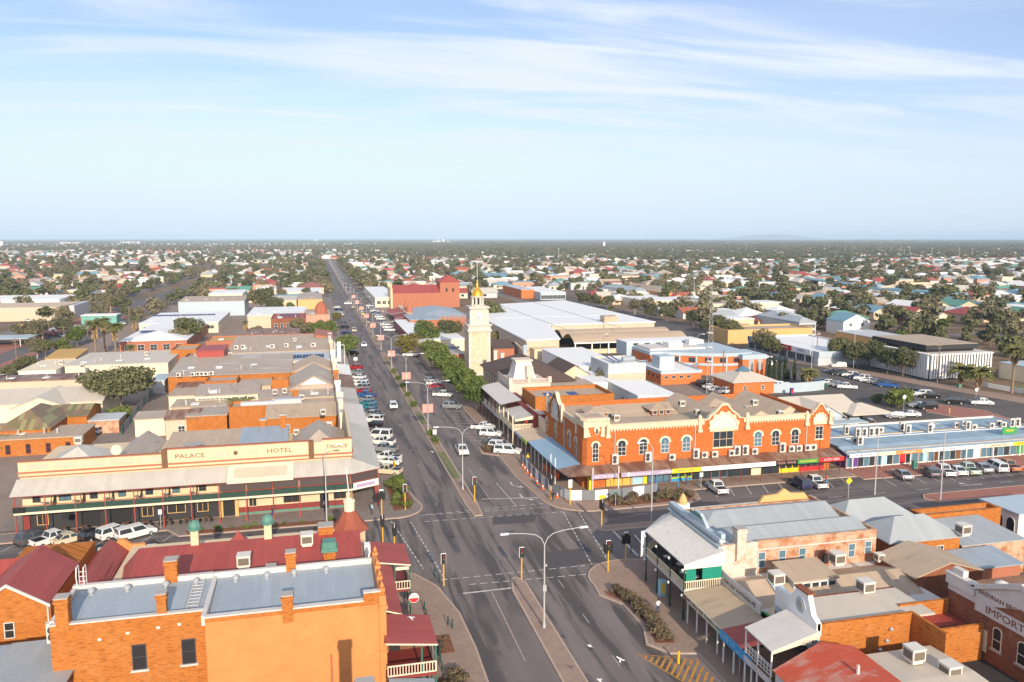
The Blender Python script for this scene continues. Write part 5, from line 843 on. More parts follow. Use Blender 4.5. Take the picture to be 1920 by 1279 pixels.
# zinc and tan roofed buildings behind
b = bld('brick_building', 'brick building with two grey hip roofs beside the white hotel', 65.4, 75.4, 77.6, 83.4, 6.0, 'obrick', ('hip', 2.0, 'zinc'), windows=[('S', 2, 3.6, 1.0, 1.4)]); part('rear_wall', MB().box(63.2, 75, 83.5, 90, 0, 5.9), 'obrick', b); part('rear_roof', roofmb('hip', 63.2, 75, 83.5, 90, 5.9, 2.3, .2), ['zinc', 'obrick'], b)
bld('brick_building', 'brick workshop with broad tan gable roof behind the tan awning shop', 62.2, 71.0, 69.6, 76.0, 5.3, 'dbrick', ('gy', 1.3, 'tanx'), ov=.15)
bld('shop_building', 'long building with flat blue grey iron roof and one cooler, right of the hip roofs', 76.2, 85.8, 78, 85.6, 4.3, 'wbrick', ('sn', .5, 'zinc'), ov=.1); bld('brick_building', 'orange brick parapet wall building along the cross street behind the flat iron roof', 77.5, 90, 86, 88.4, 5.3, 'obrick', ('flat', 0, 'grey'), par=.5, coping='obrick')
bld('shed', 'pale grey iron shed with red trim behind the importers warehouse', 71.3, 79.6, 72.8, 77, 3.9, 'terr', ('sn', .4, 'zincblue'))
bld('brick_building', 'brick parapet building against the road at the right edge', 84, 110, 84, 91, 5.4, 'obrick', ('flat', 0, 'grey'), par=.9) if False else None
b = thing('arched_verandah_building', 'white arched verandah building cut by the right edge of the picture', 'building', (92, 90, 0)); part('wall', MB().box(92, 110, 85, 91, 0, 4.6), 'white', b); part('roof', MB().box(91.6, 110.4, 84.6, 91.4, 4.6, 4.85), 'pblue', b)
for i in range(3): win(b, 'W', 86.2 + i * 1.9, 92, .4, 1.4, 2.8, .7, 1, 1, 'white', 'dark')
b = thing('brick_building', 'neighbouring brick building with one chimney just south of the rendered wall', 'building', (0, 44, 0)); part('wall', MB().box(-12, 4.4, 38, 49, 0, 8.2), 'obrick', b); part('roof', MB().box(-12, 4.4, 38, 49, 8.2, 8.4), 'zinc', b); stack(b, 2.2, 47.6, 8.2, 6.1, w_=.55)
# ================================================================== clock tower
b = thing('clock_tower', 'tall pale stone clock tower with gold dome beside the main street', 'clock tower', (48, 240.5, 0))
x0, x1, y0, y1 = 44.8, 51.3, 237, 243.5; tx, ty = 48.05, 240.25
part('shaft', MB().box(x0, x1, y0, y1, 0, 13.6), 'stoney', b); pl = MB()
for x in (x0 - .12, x1 - .7 + .12):
    for y in (y0 - .12, y1 - .58): pl.box(x, x + .7, y, y + .7, 0, 13.6)
part('corner_pilaster', pl, 'stoneg', b)
part('base_course', MB().box(x0 - .3, x1 + .3, y0 - .3, y1 + .3, 0, 1.2).box(x0 - .2, x1 + .2, y0 - .2, y1 + .2, 4.2, 4.7), 'stoneg', b)
part('cornice', MB().box(x0 - .5, x1 + .5, y0 - .5, y1 + .5, 13.6, 14.2).box(x0 - .2, x1 + .2, y0 - .2, y1 + .2, 14.2, 15.4).box(x0 - .6, x1 + .6, y0 - .6, y1 + .6, 15.4, 15.75), 'stoneg', b)
part('clock_stage', MB().box(x0 + .6, x1 - .6, y0 + .6, y1 - .6, 15.75, 20.6).box(x0 + .3, x0 + 1.4, y0 + .3, y0 + 1.4, 15.75, 20).box(x1 - 1.4, x1 - .3, y0 + .3, y0 + 1.4, 15.75, 20).box(x0 + .3, x0 + 1.4, y1 - 1.4, y1 - .3, 15.75, 20), 'stoneg', b)
part('clock_cornice', MB().box(x0 + .1, x1 - .1, y0 + .1, y1 - .1, 20.6, 21.2).prof([(tx - 1.6, 20.4), (tx, 21.4), (tx + 1.6, 20.4)], y0 + .25, y0 + .5, 'y'), 'stoneg', b)
for f, (cx_, cy_) in (('S', (tx, y0 + .58)), ('W', (x0 + .58, ty))):
    d = (0, -.07) if f == 'S' else (-.07, 0)
    c = part('clock_face', MB().tube((cx_, cy_, 18.2), (cx_ + d[0], cy_ + d[1], 18.2), 1.15, n=24), 'signwhite', b); sub(c, 'rim', MB().tube((cx_ - d[0] * .3, cy_ - d[1] * .3, 18.2), (cx_ + d[0] * .6, cy_ + d[1] * .6, 18.2), 1.34, n=24), 'stonew'); hm = MB()
    for k in range(12):
        a = 2 * PI * k / 12; u = .92 * math.sin(a); z = 18.2 + .92 * math.cos(a)
        (hm.box(cx_ + u - .09, cx_ + u + .09, cy_ - .10, cy_ - .075, z - .16, z + .16) if f == 'S' else hm.box(cx_ - .10, cx_ - .075, cy_ + u - .06, cy_ + u + .06, z - .12, z + .12))
    sub(c, 'hour_marks', hm, 'black')['kind'] = 'stuff'; hd = MB()
    for a, ln in ((math.radians(200), .8), (math.radians(285), .55)):
        u, z = ln * math.sin(a), ln * math.cos(a); hd.tube((cx_ + d[0] * 1.3, cy_ + d[1] * 1.3, 18.2), (cx_ + d[0] * 1.3 + (u if f == 'S' else 0), cy_ + d[1] * 1.3 + (u if f == 'W' else 0), 18.2 + z), .1)
    sub(c, 'hands', hd, 'black')
for q in range(8):
    a = 2 * PI * (q + .5) / 8; part('belfry_column', MB().tube((tx + 1.65 * math.cos(a), ty + 1.65 * math.sin(a), 21.2), (tx + 1.65 * math.cos(a), ty + 1.65 * math.sin(a), 23.9), .36, n=8), 'stoneg', b)
part('belfry_core', MB().lathe([(1.2, 21.2), (1.2, 24)], (tx, ty, 0), 8), 'dark', b); part('belfry_ring', MB().lathe([(2.1, 21.0), (2.2, 21.6), (1.9, 21.7)], (tx, ty, 0), 8).lathe([(1.9, 23.7), (2.15, 23.9), (2.15, 24.2), (1.7, 24.25)], (tx, ty, 0), 16), 'stoneg', b)
part('dome', MB().lathe([(1.8, 24.2), (1.78, 24.5), (1.62, 25.2), (1.25, 26.0), (.75, 26.5), (.4, 26.8), (.35, 27.3), (.2, 27.9), (.12, 28.8), (.04, 29.8)], (tx, ty, 0), 20), 'gold', b, smooth=True); part('flagpole', MB().tube((tx, ty, 29.7), (tx, ty, 35), .06), 'white', b)
win(b, 'S', 50.0, y0, 2.0, .9, 1.9, 0, 1, 2, 'dframe', 'dark')
# ------------------------------------------------------------------ buildings round the tower
b = thing('town_building', 'stone building with dark brown hipped roof beside the clock tower', 'building', (52, 210, 0))
part('wall', MB().box(44.5, 62, 188, 214, 0, 6.8), 'stoney', b); part('roof', roofmb('hip', 44.3, 62, 187, 216, 6.8, 4.2, .5), ['brownst', 'stoney'], b); part('roof', roofmb('gy', 62.3, 70, 199, 214, 6.0, 2.4, .4), ['brownst', 'stoney'], b); part('wing_wall', MB().box(62.3, 70, 199, 214, 0, 6), 'stoney', b)
wins(b, 'W', 190, 212, 6, 44.5, 3.0, 1.1, 2.6, nx=1, ny=2, fr='trimcream'); win(b, 'S', 66, 199, 2.5, 1.2, 1.8, 0, 1, 2, 'trimcream')
stack(b, 50, 224, 4, 5.5, 'stoneg', .5); stack(b, 51.6, 222, 4, 5.0, 'stoneg', .5); part('ridge_vent', MB().lathe([(.6, 10.5), (.6, 12.2), (.8, 12.3), (.1, 13)], (55, 209, 0), 8), 'pblue', b)
b = thing('mansard_building', 'pale stone building with steep mansard tower roof and balustrade beside the balcony hotel', 'building', (48, 182, 0))
part('wall', MB().box(43, 53, 177.5, 190, 0, 8.2), 'stonew', b); part('mansard_roof', MB().lathe([(4.2, 8.4), (3.6, 9.4), (2.6, 12.6)], (47.8, 184.5, 0), 4), 'offwhite', b); part('crown_platform', MB().box(45.6, 50, 182.4, 186.6, 12.6, 13.0), 'stonew', b)
q = MB()
for a_, c_ in (((43.1, 177.6), (53, 177.6)), ((43.1, 177.6), (43.1, 190))): baluster(q, a_, c_, 8.35, 9.2, .3, .07)
part('balustrade', q, 'stonew', b)['kind'] = 'stuff'; part('balustrade_pier', MB().box(42.9, 43.7, 177.3, 178.1, 8.2, 9.6).box(52.4, 53.2, 177.3, 178.1, 8.2, 9.6).box(47.4, 48.2, 177.3, 178.1, 8.2, 9.6), 'stonew', b); part('dormer', MB().box(48, 49.6, 180.6, 182.4, 9, 11.6), 'stonew', b); part('roof', MB().box(53, 66, 178.5, 190, 5, 6.1).box(53, 66, 178.5, 190, 6.1, 6.2), 'obrick', b); part('tan_roof', MB().box(53, 65.6, 179, 190, 6.2, 6.35), 'tan', b)
b = thing('balcony_building', 'two-storey dark red verandah hotel with white iron balcony roofs beside the orange brick building', 'hotel', (41, 167, 0))
part('wall', MB().box(42, 44.5, 152.5, 177, 0, 6.3), 'maroon', b); part('balcony_roof', MB().poly([(37.6, 163.5, 6.5), (42.3, 163.5, 7.3), (42.3, 186, 7.3), (37.6, 186, 6.5)]).poly([(42.3, 163.5, 7.18), (37.6, 163.5, 6.38), (37.6, 186, 6.38), (42.3, 186, 7.18)]), 'offwhite', b); part('near_balcony_roof', MB().poly([(38.2, 153, 5.5), (44.5, 153, 6.5), (44.5, 163.3, 6.5), (38.2, 163.3, 5.5)]).poly([(38.2, 153, 5.1), (44.5, 153, 5.6), (44.5, 153, 6.5), (38.2, 153, 5.5)], 1).poly([(44.5, 153, 6.4), (38.2, 153, 5.4), (38.2, 163.3, 5.4), (44.5, 163.3, 6.4)]), ['paleroofx', 'palecream'], b)
part('balcony_floor', MB().box(37.8, 44, 153, 186, 3.1, 3.4), 'palecream', b); q = baluster(MB(), (38.0, 153.2), (44, 153.2), 3.45, 4.4, .3, .06); part('balustrade', q, 'palecream', b)['kind'] = 'stuff'; q = baluster(MB(), (37.9, 153.2), (37.9, 186), 3.45, 4.3, .5, .05); part('balustrade', q, 'palecream', b)['kind'] = 'stuff'
for y in np.arange(153.3, 187, 4.1): part('verandah_post', MB().box(37.75, 37.95, y - .1, y + .1, .1, 6.3), 'maroon' if y > 166 else 'palecream', b)
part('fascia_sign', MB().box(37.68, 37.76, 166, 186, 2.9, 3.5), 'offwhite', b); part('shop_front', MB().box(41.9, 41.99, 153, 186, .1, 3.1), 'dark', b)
b = thing('street_awning', 'salmon tan footpath awning between the blue awning and the balcony hotel', 'awning', (41, 149, 3)); part('roof', MB().poly([(38.2, 143.6, 3.4), (43, 143.6, 3.8), (43, 152.9, 3.8), (38.2, 152.9, 3.4)]).poly([(43, 143.6, 3.7), (38.2, 143.6, 3.3), (38.2, 152.9, 3.3), (43, 152.9, 3.7)]), 'beige', b); part('fascia_sign', MB().box(38.08, 38.18, 143.6, 147, 2.8, 3.4), 'lime', b); part('fascia_board', MB().box(38.08, 38.18, 147.05, 152.9, 2.8, 3.4), 'lgrey', b)
for y in (145, 148, 151): part('awning_post', MB().box(38.3, 38.42, y - .06, y + .06, .1, 3.3), 'offwhite', b)
b = thing('low_parapet_building', 'cream low building with scrolled parapet arches behind the salmon awning', 'building', (46, 150, 0)); part('wall', MB().box(43, 50, 147.2, 153, 0, 5.4), 'trimcream', b); q = MB()
for k in range(3): q.prof([(147.5 + k * 1.8 + .85 + .85 * math.cos(a), 5.4 + .9 * math.sin(a)) for a in [PI * j / 8 for j in range(9)]][::-1], 42.95, 43.4, 'x')
part('scroll_parapet', q, 'stonew', b)
b = bld('brick_building', 'long orange brick parapet building with two blue skylights behind the emporium', 43.6, 61, 157, 168, 9.0, 'obrick', ('flat', 0, 'tan'), par=.6, coping='obrick', windows=[('S', 1, 4, .6, 1.4)])
for x in (47, 52.4): part('skylight', MB().poly([(x, 158.2, 8.45), (x + 2, 158.2, 8.45), (x + 2, 164, 8.5), (x, 164, 8.5)]), 'navy', b)
# ------------------------------------------------------------------ white and modern buildings right of the tower
bld('office_building', 'long white flat roofed building with ribbon windows right of the brown hipped roof', 70.5, 84, 208, 246, 6.2, 'white', ('flat', 0, 'whiteroof'), windows=[('S', 3, 3.8, 3.4, .7, dict(nx=3, ny=1)), ('S', 3, 1.4, 3.4, .9, dict(nx=3, ny=1))])
b = bld('office_building', 'tall beige and grey clad box with solar tubes on its white roof', 73.5, 84, 193.5, 207, 9.2, 'beige', ('flat', 0, 'whiteroof'), par=.3, coping='lgrey'); part('grey_side', MB().box(73.42, 73.49, 193.5, 207, 3, 9.2), 'lgrey', b); part('grey_band', MB().box(73.5, 84, 193.42, 193.49, 6.6, 9.2), 'lgrey', b); part('duct', MB().tube((79.5, 199, 9.6), (83, 199, 9.6), .7, n=10), 'zincblue', b)
for x in (76, 77.5): part('solar_panel', MB().poly([(x, 196, 9.3), (x + .9, 196, 9.3), (x + .9, 204, 9.9), (x, 204, 9.9)]), 'solar', b)
bld('office_building', 'low white flat roofed annex in front of the beige box', 66.5, 73, 188, 205, 5.4, 'white', ('flat', 0, 'whiteroof'), windows=[('S', 2, 2.4, 2.2, 1.2), ('W', 3, 2.2, 2.4, 1.2)])
b = bld('warehouse', 'pale mauve rendered hall with plain white roof behind the emporium', 71.5, 82, 169, 190, 5.2, 'lgrey', ('sw', .5, 'whiteroofx'), ov=.1); [part('wall_vent', MB().tube((71.4, y, 3.4), (71.5, y, 3.4), .3, n=10), 'dark', b) for y in (173, 178)]
bld('carport', 'low pale grey carport roof between the skylight building and white hall', 66, 71, 166, 174, 3.2, 'lgrey', ('flat', 0, 'pblue'))
# police-station-like civic complex
b = thing('civic_building', 'orange and pale blue curved civic complex with roof plant and white decks', 'civic building', (112, 212, 0))
part('wall', MB().box(90, 106, 198, 224, 0, 4.3), 'orangep', b); part('fascia', walls(MB(), 89.8, 106.2, 197.8, 224, 4.3, 5.6, .3), 'pblue', b); part('roof', MB().box(90.1, 105.9, 198.1, 224, 4.6, 5.0), 'whiteroof', b); part('tower_block', MB().box(93, 99, 206, 213, 5, 10), 'pblue', b)
cw = MB(); fw = MB(); n = 12
pts = [(101 + 33 * i / n, 221 - 10 * math.sin(PI * .5 * i / n) ** 1.0 - 2 * math.sin(PI * i / n)) for i in range(n + 1)]
cw.prism(pts + [(134, 240), (96, 240), (96, 221)], 0, 8.2); part('curved_wall', cw, 'orangep', b)
fp = [(x - .2, y - .5) for x, y in pts]; fw.prism(fp + [(134.3, 241), (95.5, 241), (95.5, 220.6)], 8.2, 9.6); part('curved_fascia', fw, 'pblue', b)
for i in range(1, n - 1, 2):
    (xa, ya_), (xb, yb) = pts[i], pts[i + 1]; g_ = MB(); strip(g_, (xa + .3, ya_ - .12), (xb - .3, yb - .12), 5.6, 7.6, .1); part('window', g_, 'glass', b)
for i in range(0, n, 2):
    xa, ya_ = pts[i]; part('blue_pier', MB().box(xa - .3, xa + .3, ya_ - .4, ya_, 0, 8.2), 'pblue', b)
part('plinth_band', MB().prism([(x, y - .35) for x, y in pts] + [(134, 230), (101, 230)], 4.2, 5.2), 'pblue', b)
part('upper_deck', MB().box(97, 121, 224, 238, 9.6, 10.4), 'offwhite', b); part('upper_block', MB().box(93, 128, 238.5, 250, 5, 11.2), 'pblue', b); part('upper_roof', MB().box(93.3, 127.7, 238.8, 249.7, 11.2, 11.4), 'whiteroof', b)
dk = MB()
for i in range(6): dk.box(96 + i * 5, 98.2 + i * 5, 238.3, 238.45, 9.9, 10.8)
part('roof_louvre', dk, 'dark', b); part('plant_room', MB().box(106, 112, 226, 232, 10.4, 12.4).box(118, 121, 232, 236, 10.4, 12.6), 'white', b)
part('entrance_block', MB().box(128, 138, 207, 222, 0, 7.2), 'orangep', b); part('entrance_band', MB().box(127.8, 138.2, 206.8, 222, 7.2, 9.2), 'pblue', b); part('entrance_glazing', MB().box(137.9, 141, 210, 221, 0, 7), 'glass', b); part('silver_panel', MB().box(130.5, 132.8, 206.86, 206.99, 2.4, 7.1).box(134.4, 136.4, 206.86, 206.99, 2.4, 7.1), 'steel', b); part('entrance_canopy', MB().box(137, 142, 209, 223, 7.4, 7.7), 'white', b)
for k, x in enumerate((91, 94, 97, 100)): win(b, 'S', x + 1, 198, 2.4, 1.6, 1.2, 0, 2, 1)
wins(b, 'W', 199, 222, 6, 90, 2.2, 1.6, 1.2, nx=2, ny=1, fr='dframe')
b.scale = (.79, .8, .72); b.location = (112.8, 220, 0)
b = bld('pavilion', 'square orange pavilion with cream pyramid roof and glass ridge lantern', 108, 120, 190, 202, 3.6, 'orangep', ('pyr', 2.6, 'creamroof'), windows=[('S', 2, 1.2, 1.0, 1.3)], ov=.8); part('roof_lantern', MB().lathe([(2.2, 5.6), (0, 7.2)], (114, 196, 0), 8), 'glassb', b)
b = thing('screen_wall', 'pale blue curved screen wall behind the staff car park', 'wall', (126, 192, 0)); q = MB(); 
for i in range(8): strip(q, (119 + i * 2.2, 190 + .25 * (i - 3.5) ** 2 * .3), (121.2 + i * 2.2, 190 + .25 * (i - 2.5) ** 2 * .3), 0, 2.6, .3)
part('panel', q, 'pblue', b)
b = thing('radio_mast', 'tall lattice radio mast behind the emporium with white dishes', 'mast', (92.5, 175, 0)); 
mb = MB(); H_ = 31
for sx, sy in ((-1, -1), (1, -1), (0, 1)): mb.tube((92.5 + sx, 175 + sy, 0), (92.5 + sx * .25, 175 + sy * .25, H_), .045, .02)
part('leg', mb, 'poleg', b); mb = MB()
for k in range(20):
    z = k * H_ / 20; s0 = 1 - .75 * z / H_; s1 = 1 - .75 * (z + H_ / 20) / H_
    mb.tube((92.5 - s0, 175 - s0, z), (92.5 + s1, 175 - s1, z + H_ / 20), .02); mb.tube((92.5 + s0, 175 - s0, z), (92.5, 175 + s1, z + H_ / 20), .02); mb.tube((92.5 - s0, 175 - s0, z), (92.5 + s0, 175 - s0, z), .02)
part('lattice', mb, 'poleg', b)['kind'] = 'stuff'
for z in (12, 15.5, 19): part('antenna_dish', MB().lathe([(.05, 0), (.7, .15), (.75, .3)], (92.2, 174.3, z), 10), 'white', b)
# ------------------------------------------------------------------ blue-roofed shopping arcade on the right
b = thing('shopping_arcade', 'long single storey arcade with blue grey deck roof and row of bright shop fronts', 'shopping arcade', (112, 129, 0))
X0, X1, Y0, Y1 = 93.2, 141, 122.8, 138.5
part('wall', MB().box(X0, X1, Y0 + .2, Y1, 0, 3.3), 'concrete', b); part('roof', MB().box(X0 - .1, X1, Y0 + 2.2, Y1, 3.3, 3.6), 'mallroof', b); part('front_roof', MB().prof([(Y0 - .6, 2.95), (Y0 + 2.2, 3.55), (Y0 + 2.2, 3.4), (Y0 - .6, 2.8)], X0 - .4, X1, 'x'), 'mallroof', b); part('roof_edge', MB().box(X0 - .2, X1, Y1, Y1 + .3, 3.3, 3.95).box(X1 - .2, X1, Y0, Y1, 3.3, 3.9), 'offwhite', b); part('roof_seam', MB().box(X0 + 4, X1, Y0 + 7.0, Y0 + 7.12, 3.6, 3.68).box(X0, X1, Y0 + 8.4, Y0 + 8.5, 3.6, 3.66), 'white', b); part('walkway', MB().box(X0, X1 - 4, Y0 + 8.9, Y0 + 9.3, 3.605, 3.65), 'yellowroof', b)
FS = [(93.2, 99.2, 'signwhite', 'BALLOON SHOP', 'purple', 'purple'), (99.3, 103, 'palecream', '', 'timber', 'skyb'), (103.05, 108.6, 'orangesign', 'Employment', 'signwhite', 'red'), (108.7, 110.7, 'palecream', '', 'timber', 'skyb'), (110.8, 119.4, 'signwhite', 'GOLD & SILVER SHOP', 'navy', 'timber'), (119.5, 122.6, 'signwhite', 'family', 'mauve', 'signwhite'), (122.7, 129.4, 'palecream', 'MARITANA  MALL', 'green', 'glassb'), (129.5, 132.6, 'signyellow', 'SUPER', 'timber', 'signgreen'), (132.7, 136, 'signgreen', 'NATURE', 'signyellow', 'lime'), (136.1, 141, 'palecream', '', 'timber', 'glass')]
for x0, x1, m_, s, tm, fm in FS:
    q = part('fascia_sign', MB().box(x0, x1, Y0 - .72, Y0 - .62, 2.3, 3.0), m_, b)
    if s: text(q, s, .48, ((x0 + x1) / 2, Y0 - .735, 2.66), 'S', tm)
    f_ = part('shop_front', MB().box(x0 + .05, x1 - .05, Y0 + .08, Y0 + .19, .05, 2.3), 'white', b); n = max(2, int((x1 - x0) / 1.15)); ww = (x1 - x0 - .1) / n
    for i in range(n): sub(f_, 'pane', MB().box(x0 + .1 + i * ww, x0 + .02 + (i + 1) * ww, Y0 + .05, Y0 + .079, .3, 2.1), fm if i % 4 == 1 else 'glass' if i % 3 else 'glassb')
for x in np.arange(94, 141, 6.2): part('front_post', MB().box(x - .08, x + .08, Y0 - .6, Y0 - .44, 0, 2.4), 'white', b)
part('purple_end', MB().box(X0 - .12, X0 - .02, Y0 + .2, Y0 + 3, 0, 3.0), 'purple', b)
for x, s, m_ in ((131, 'FRESH', 'signgreen'), (139, 'FAMILY', 'black')):
    sg = thing('roof_sign', f'{"green" if m_ == "signgreen" else "black"} sign board standing on the roof edge of the blue grey arcade', 'sign', (x, 124.8, 3.3)); part('board', MB().box(x - 1.7, x + 1.7, 124.7, 124.82, 3.9, 5.2), m_, sg); text(sg, s, .7, (x, 124.68, 4.55), 'S', 'signyellow' if m_ == 'signgreen' else 'signwhite'); part('leg', MB().box(x - 1.2, x - 1.1, 124.72, 124.8, 3.3, 3.9).box(x + 1.1, x + 1.2, 124.72, 124.8, 3.3, 3.9), 'steel', sg)
b = bld('house', 'white walled house with cream gable roofs behind the emporium, right side', 102, 118, 152, 166, 3.6, 'pblue', ('gx', 2.2, 'creamroofx'), windows=[('W', 4, 1.2, 1.4, 1.2), ('S', 3, 1.2, 1.2, 1.3)], ov=.5); part('roof', roofmb('gy', 103, 111, 148, 158, 3.4, 2.4, .4), ['creamroofx', 'pblue'], b); part('roof', roofmb('hip', 114, 124, 149, 158, 3.3, 1.6, .4), ['creamroof', 'pblue'], b); part('lean_to', MB().box(103, 115, 145, 148, 2.4, 2.6), 'pblue', b)
b = thing('boundary_wall', 'long cream rendered wall in front of the cream gabled house', 'wall', (112, 142, 0)); part('panel', MB().box(100, 126, 143.6, 143.9, 0, 2.6), 'palecream', b)
# ------------------------------------------------------------------ across the back street
b = bld('showroom_building', 'long showroom with white roof and blue and red fascia signs across the back street', 160, 186, 228, 272, 4.6, 'lgrey', ('flat', 0, 'whiteroof'), par=.4, coping='white')
for y0, y1, m_, s in ((262, 272, 'navy', 'BETTER HOME'), (252, 262, 'signblue', 'FURNITURE'), (243, 252, 'red', 'ONLINE'), (232, 243, 'signwhite', 'OUTLET')): q = part('fascia_sign', MB().box(159.7, 159.9, y0, y1, 3.0, 4.8), m_, b); text(q, s, 1.2, (159.66, (y0 + y1) / 2, 3.9), 'W', 'signwhite' if m_ != 'signwhite' else 'purple')
wins(b, 'W', 230, 272, 8, 160, .4, 4.4, 2.4, nx=3, ny=1, fr='pblue'); part('south_fascia', MB().box(160, 186, 227.7, 227.95, 2.8, 4.8), 'pblue', b)
b = bld('warehouse', 'long mustard yellow wall building behind the white roofed showroom', 158, 196, 284, 300, 5.6, 'yellow', ('flat', 0, 'tan'), par=.5, coping='yellow')
b = thing('office_building', 'modern office with white vertical fins and wide dark roof', 'office', (184, 208, 0)); part('wall', MB().box(176, 198, 197, 222, 0, 7.4), 'glass', b); part('roof_slab', MB().box(177, 196, 200, 224, 8.6, 10.0), 'charcoal', b); part('roof', MB().box(177.2, 195.8, 200.2, 223.8, 10.0, 10.1), 'tan', b); part('penthouse', MB().box(178, 195, 201, 222, 7.4, 8.6), 'dark', b)
fm = MB().box(-.25, .25, -.55, 0, .4, 7.9).data('fin', K['white']); bl_ = root_loc(b)
for i in range(22): put('fin', fm, b, (176.4 + i * 1.0 - bl_.x, 197 - bl_.y, 0))
for i in range(25): put('fin', fm, b, (176 - bl_.x, 197.6 + i * 1.0 - bl_.y, 0), -PI / 2)
part('parapet', MB().box(175.6, 198.4, 196.6, 222.4, 7.4, 7.75), 'offwhite', b)
bld('shop_building', 'white flat roofed shop with cream garden wall behind the tall palms at the right edge', 200, 222, 178, 196, 4.6, 'palecream', ('flat', 0, 'pblue'))
b = thing('garden_wall', 'long low white wall round a lawn below the tall palms', 'wall', (190, 165, 0)); q = MB(); strip(q, (183, 186), (186, 170), 0, 1.3, .3); strip(q, (186, 170), (215, 150), 0, 1.3, .3); part('panel', q, 'white', b)
sheet('lawn', [(184, 186), (187, 171), (218, 150), (225, 178)], .02, K['grass'])
# big white market roofs
b = thing('market_hall', 'huge white flat roofed market hall behind the clock tower', 'market hall', (100, 340, 0))
part('wall', MB().prism([(68, 256), (69, 330), (78, 395), (132, 418), (134, 301), (89, 301), (80, 258)], 0, 7.6), 'beige', b); part('roof', MB().prism([(67.6, 255.6), (68.6, 330), (77.6, 395.4), (132.4, 418.4), (134.4, 300.7), (89.2, 300.7), (80.3, 257.6)], 7.6, 8.0), 'whiteroof', b); part('roof_seam', MB().box(74, 130, 330, 330.3, 8.0, 8.15).box(90, 90.3, 272, 400, 8.0, 8.15).box(112, 112.3, 282, 408, 8.0, 8.15), 'pblue', b); part('plant', MB().box(113, 119, 303, 308, 8, 10.4), 'tan', b); part('canopy_block', MB().box(69, 78, 250, 255.5, 0, 5.6), 'cream', b)
b = thing('market_shed', 'open sided market shed with tan barrel vault roofs before the white hall', 'shed', (108, 270, 0))
for x0 in (82.5, 97.5, 112.5): pass
q = MB()
for k in range(2):
    y0 = 272 + k * 14; n = 8; pts = [(y0 + 14 * i / n, 4.2 + 2.4 * math.sin(PI * i / n)) for i in range(n + 1)]; q.prof([(u, v + .15) for u, v in pts[::-1]] + pts, 90, 135, 'x')
part('barrel_roof', q, 'tanx', b)
for x in np.arange(90.5, 136, 6.4): part('post', MB().box(x - .2, x + .2, 272, 272.4, 0, 4.3), 'white', b)
part('fascia_beam', MB().box(90, 135, 271.8, 272.1, 3.9, 4.3), 'white', b); part('back_wall', MB().box(90, 135, 299.6, 300, 0, 4.2), 'dark', b); part('front_wall', MB().box(90, 135, 272.6, 272.9, 0, 1.7), 'cream', b)
b = thing('theatre_building', 'red brick theatre with long red iron roof and tall square stage tower', 'theatre', (64, 492, 0))
part('wall', MB().box(44, 73, 480, 500, 0, 9.2), 'terr', b); part('roof', roofmb('gx', 44, 73, 480, 500, 9.2, 4.0, .3), ['redroof', 'terr'], b); part('stage_tower', MB().box(73, 85, 480, 496, 0, 15.5), 'terr', b); part('tower_roof', roofmb('hip', 73, 85, 480, 496, 15.5, 4, .4), ['redroof', 'terr'], b); part('facade', MB().box(43, 44.2, 479, 500, 0, 12), 'cream', b); part('facade_pinnacle', MB().box(43, 44, 480, 481, 12, 14.5).box(43, 44, 490, 491, 12, 15).box(43, 44, 498, 499, 12, 14.5), 'cream', b)
for x in (77, 81): win(b, 'S', x, 480, 9.4, 1.2, 2.0, .4, 1, 1, 'dbrick', 'dark')
b = bld('arcade_building', 'long blue grey iron roofed arcade with clerestory windows before the red theatre', 46, 70, 374, 420, 5.0, 'terr', ('hip', 2.4, 'zincblue'), windows=[('S', 10, 3.6, 1.4, .8)]); part('front_parapet', MB().box(43, 46, 374, 440, 0, 5), 'cream', b)
for x, y in ((45, 398), (44.8, 410)): part('pinnacle', MB().lathe([(1.6, 5), (1.6, 7.4), (1.0, 9.2), (.1, 11)], (x, y, 0), 8), 'terr', b)
b = thing('street_awning', 'maroon striped footpath awnings along the far right side of the main street', 'awning', (39, 390, 3))
for k, (y0, y1) in enumerate(((340, 362), (363, 385), (386, 408), (409, 436))): part('roof', MB().poly([(36.5, y0, 3.3), (43, y0, 4.2), (43, y1, 4.2), (36.5, y1, 3.3)]), 'maroon' if k % 2 == 0 else 'redroofx', b); part('end_panel', MB().poly([(36.5, y0 - .03, 2.9), (43, y0 - .03, 3.2), (43, y0 - .03, 4.2), (36.5, y0 - .03, 3.3)]), 'offwhite', b)
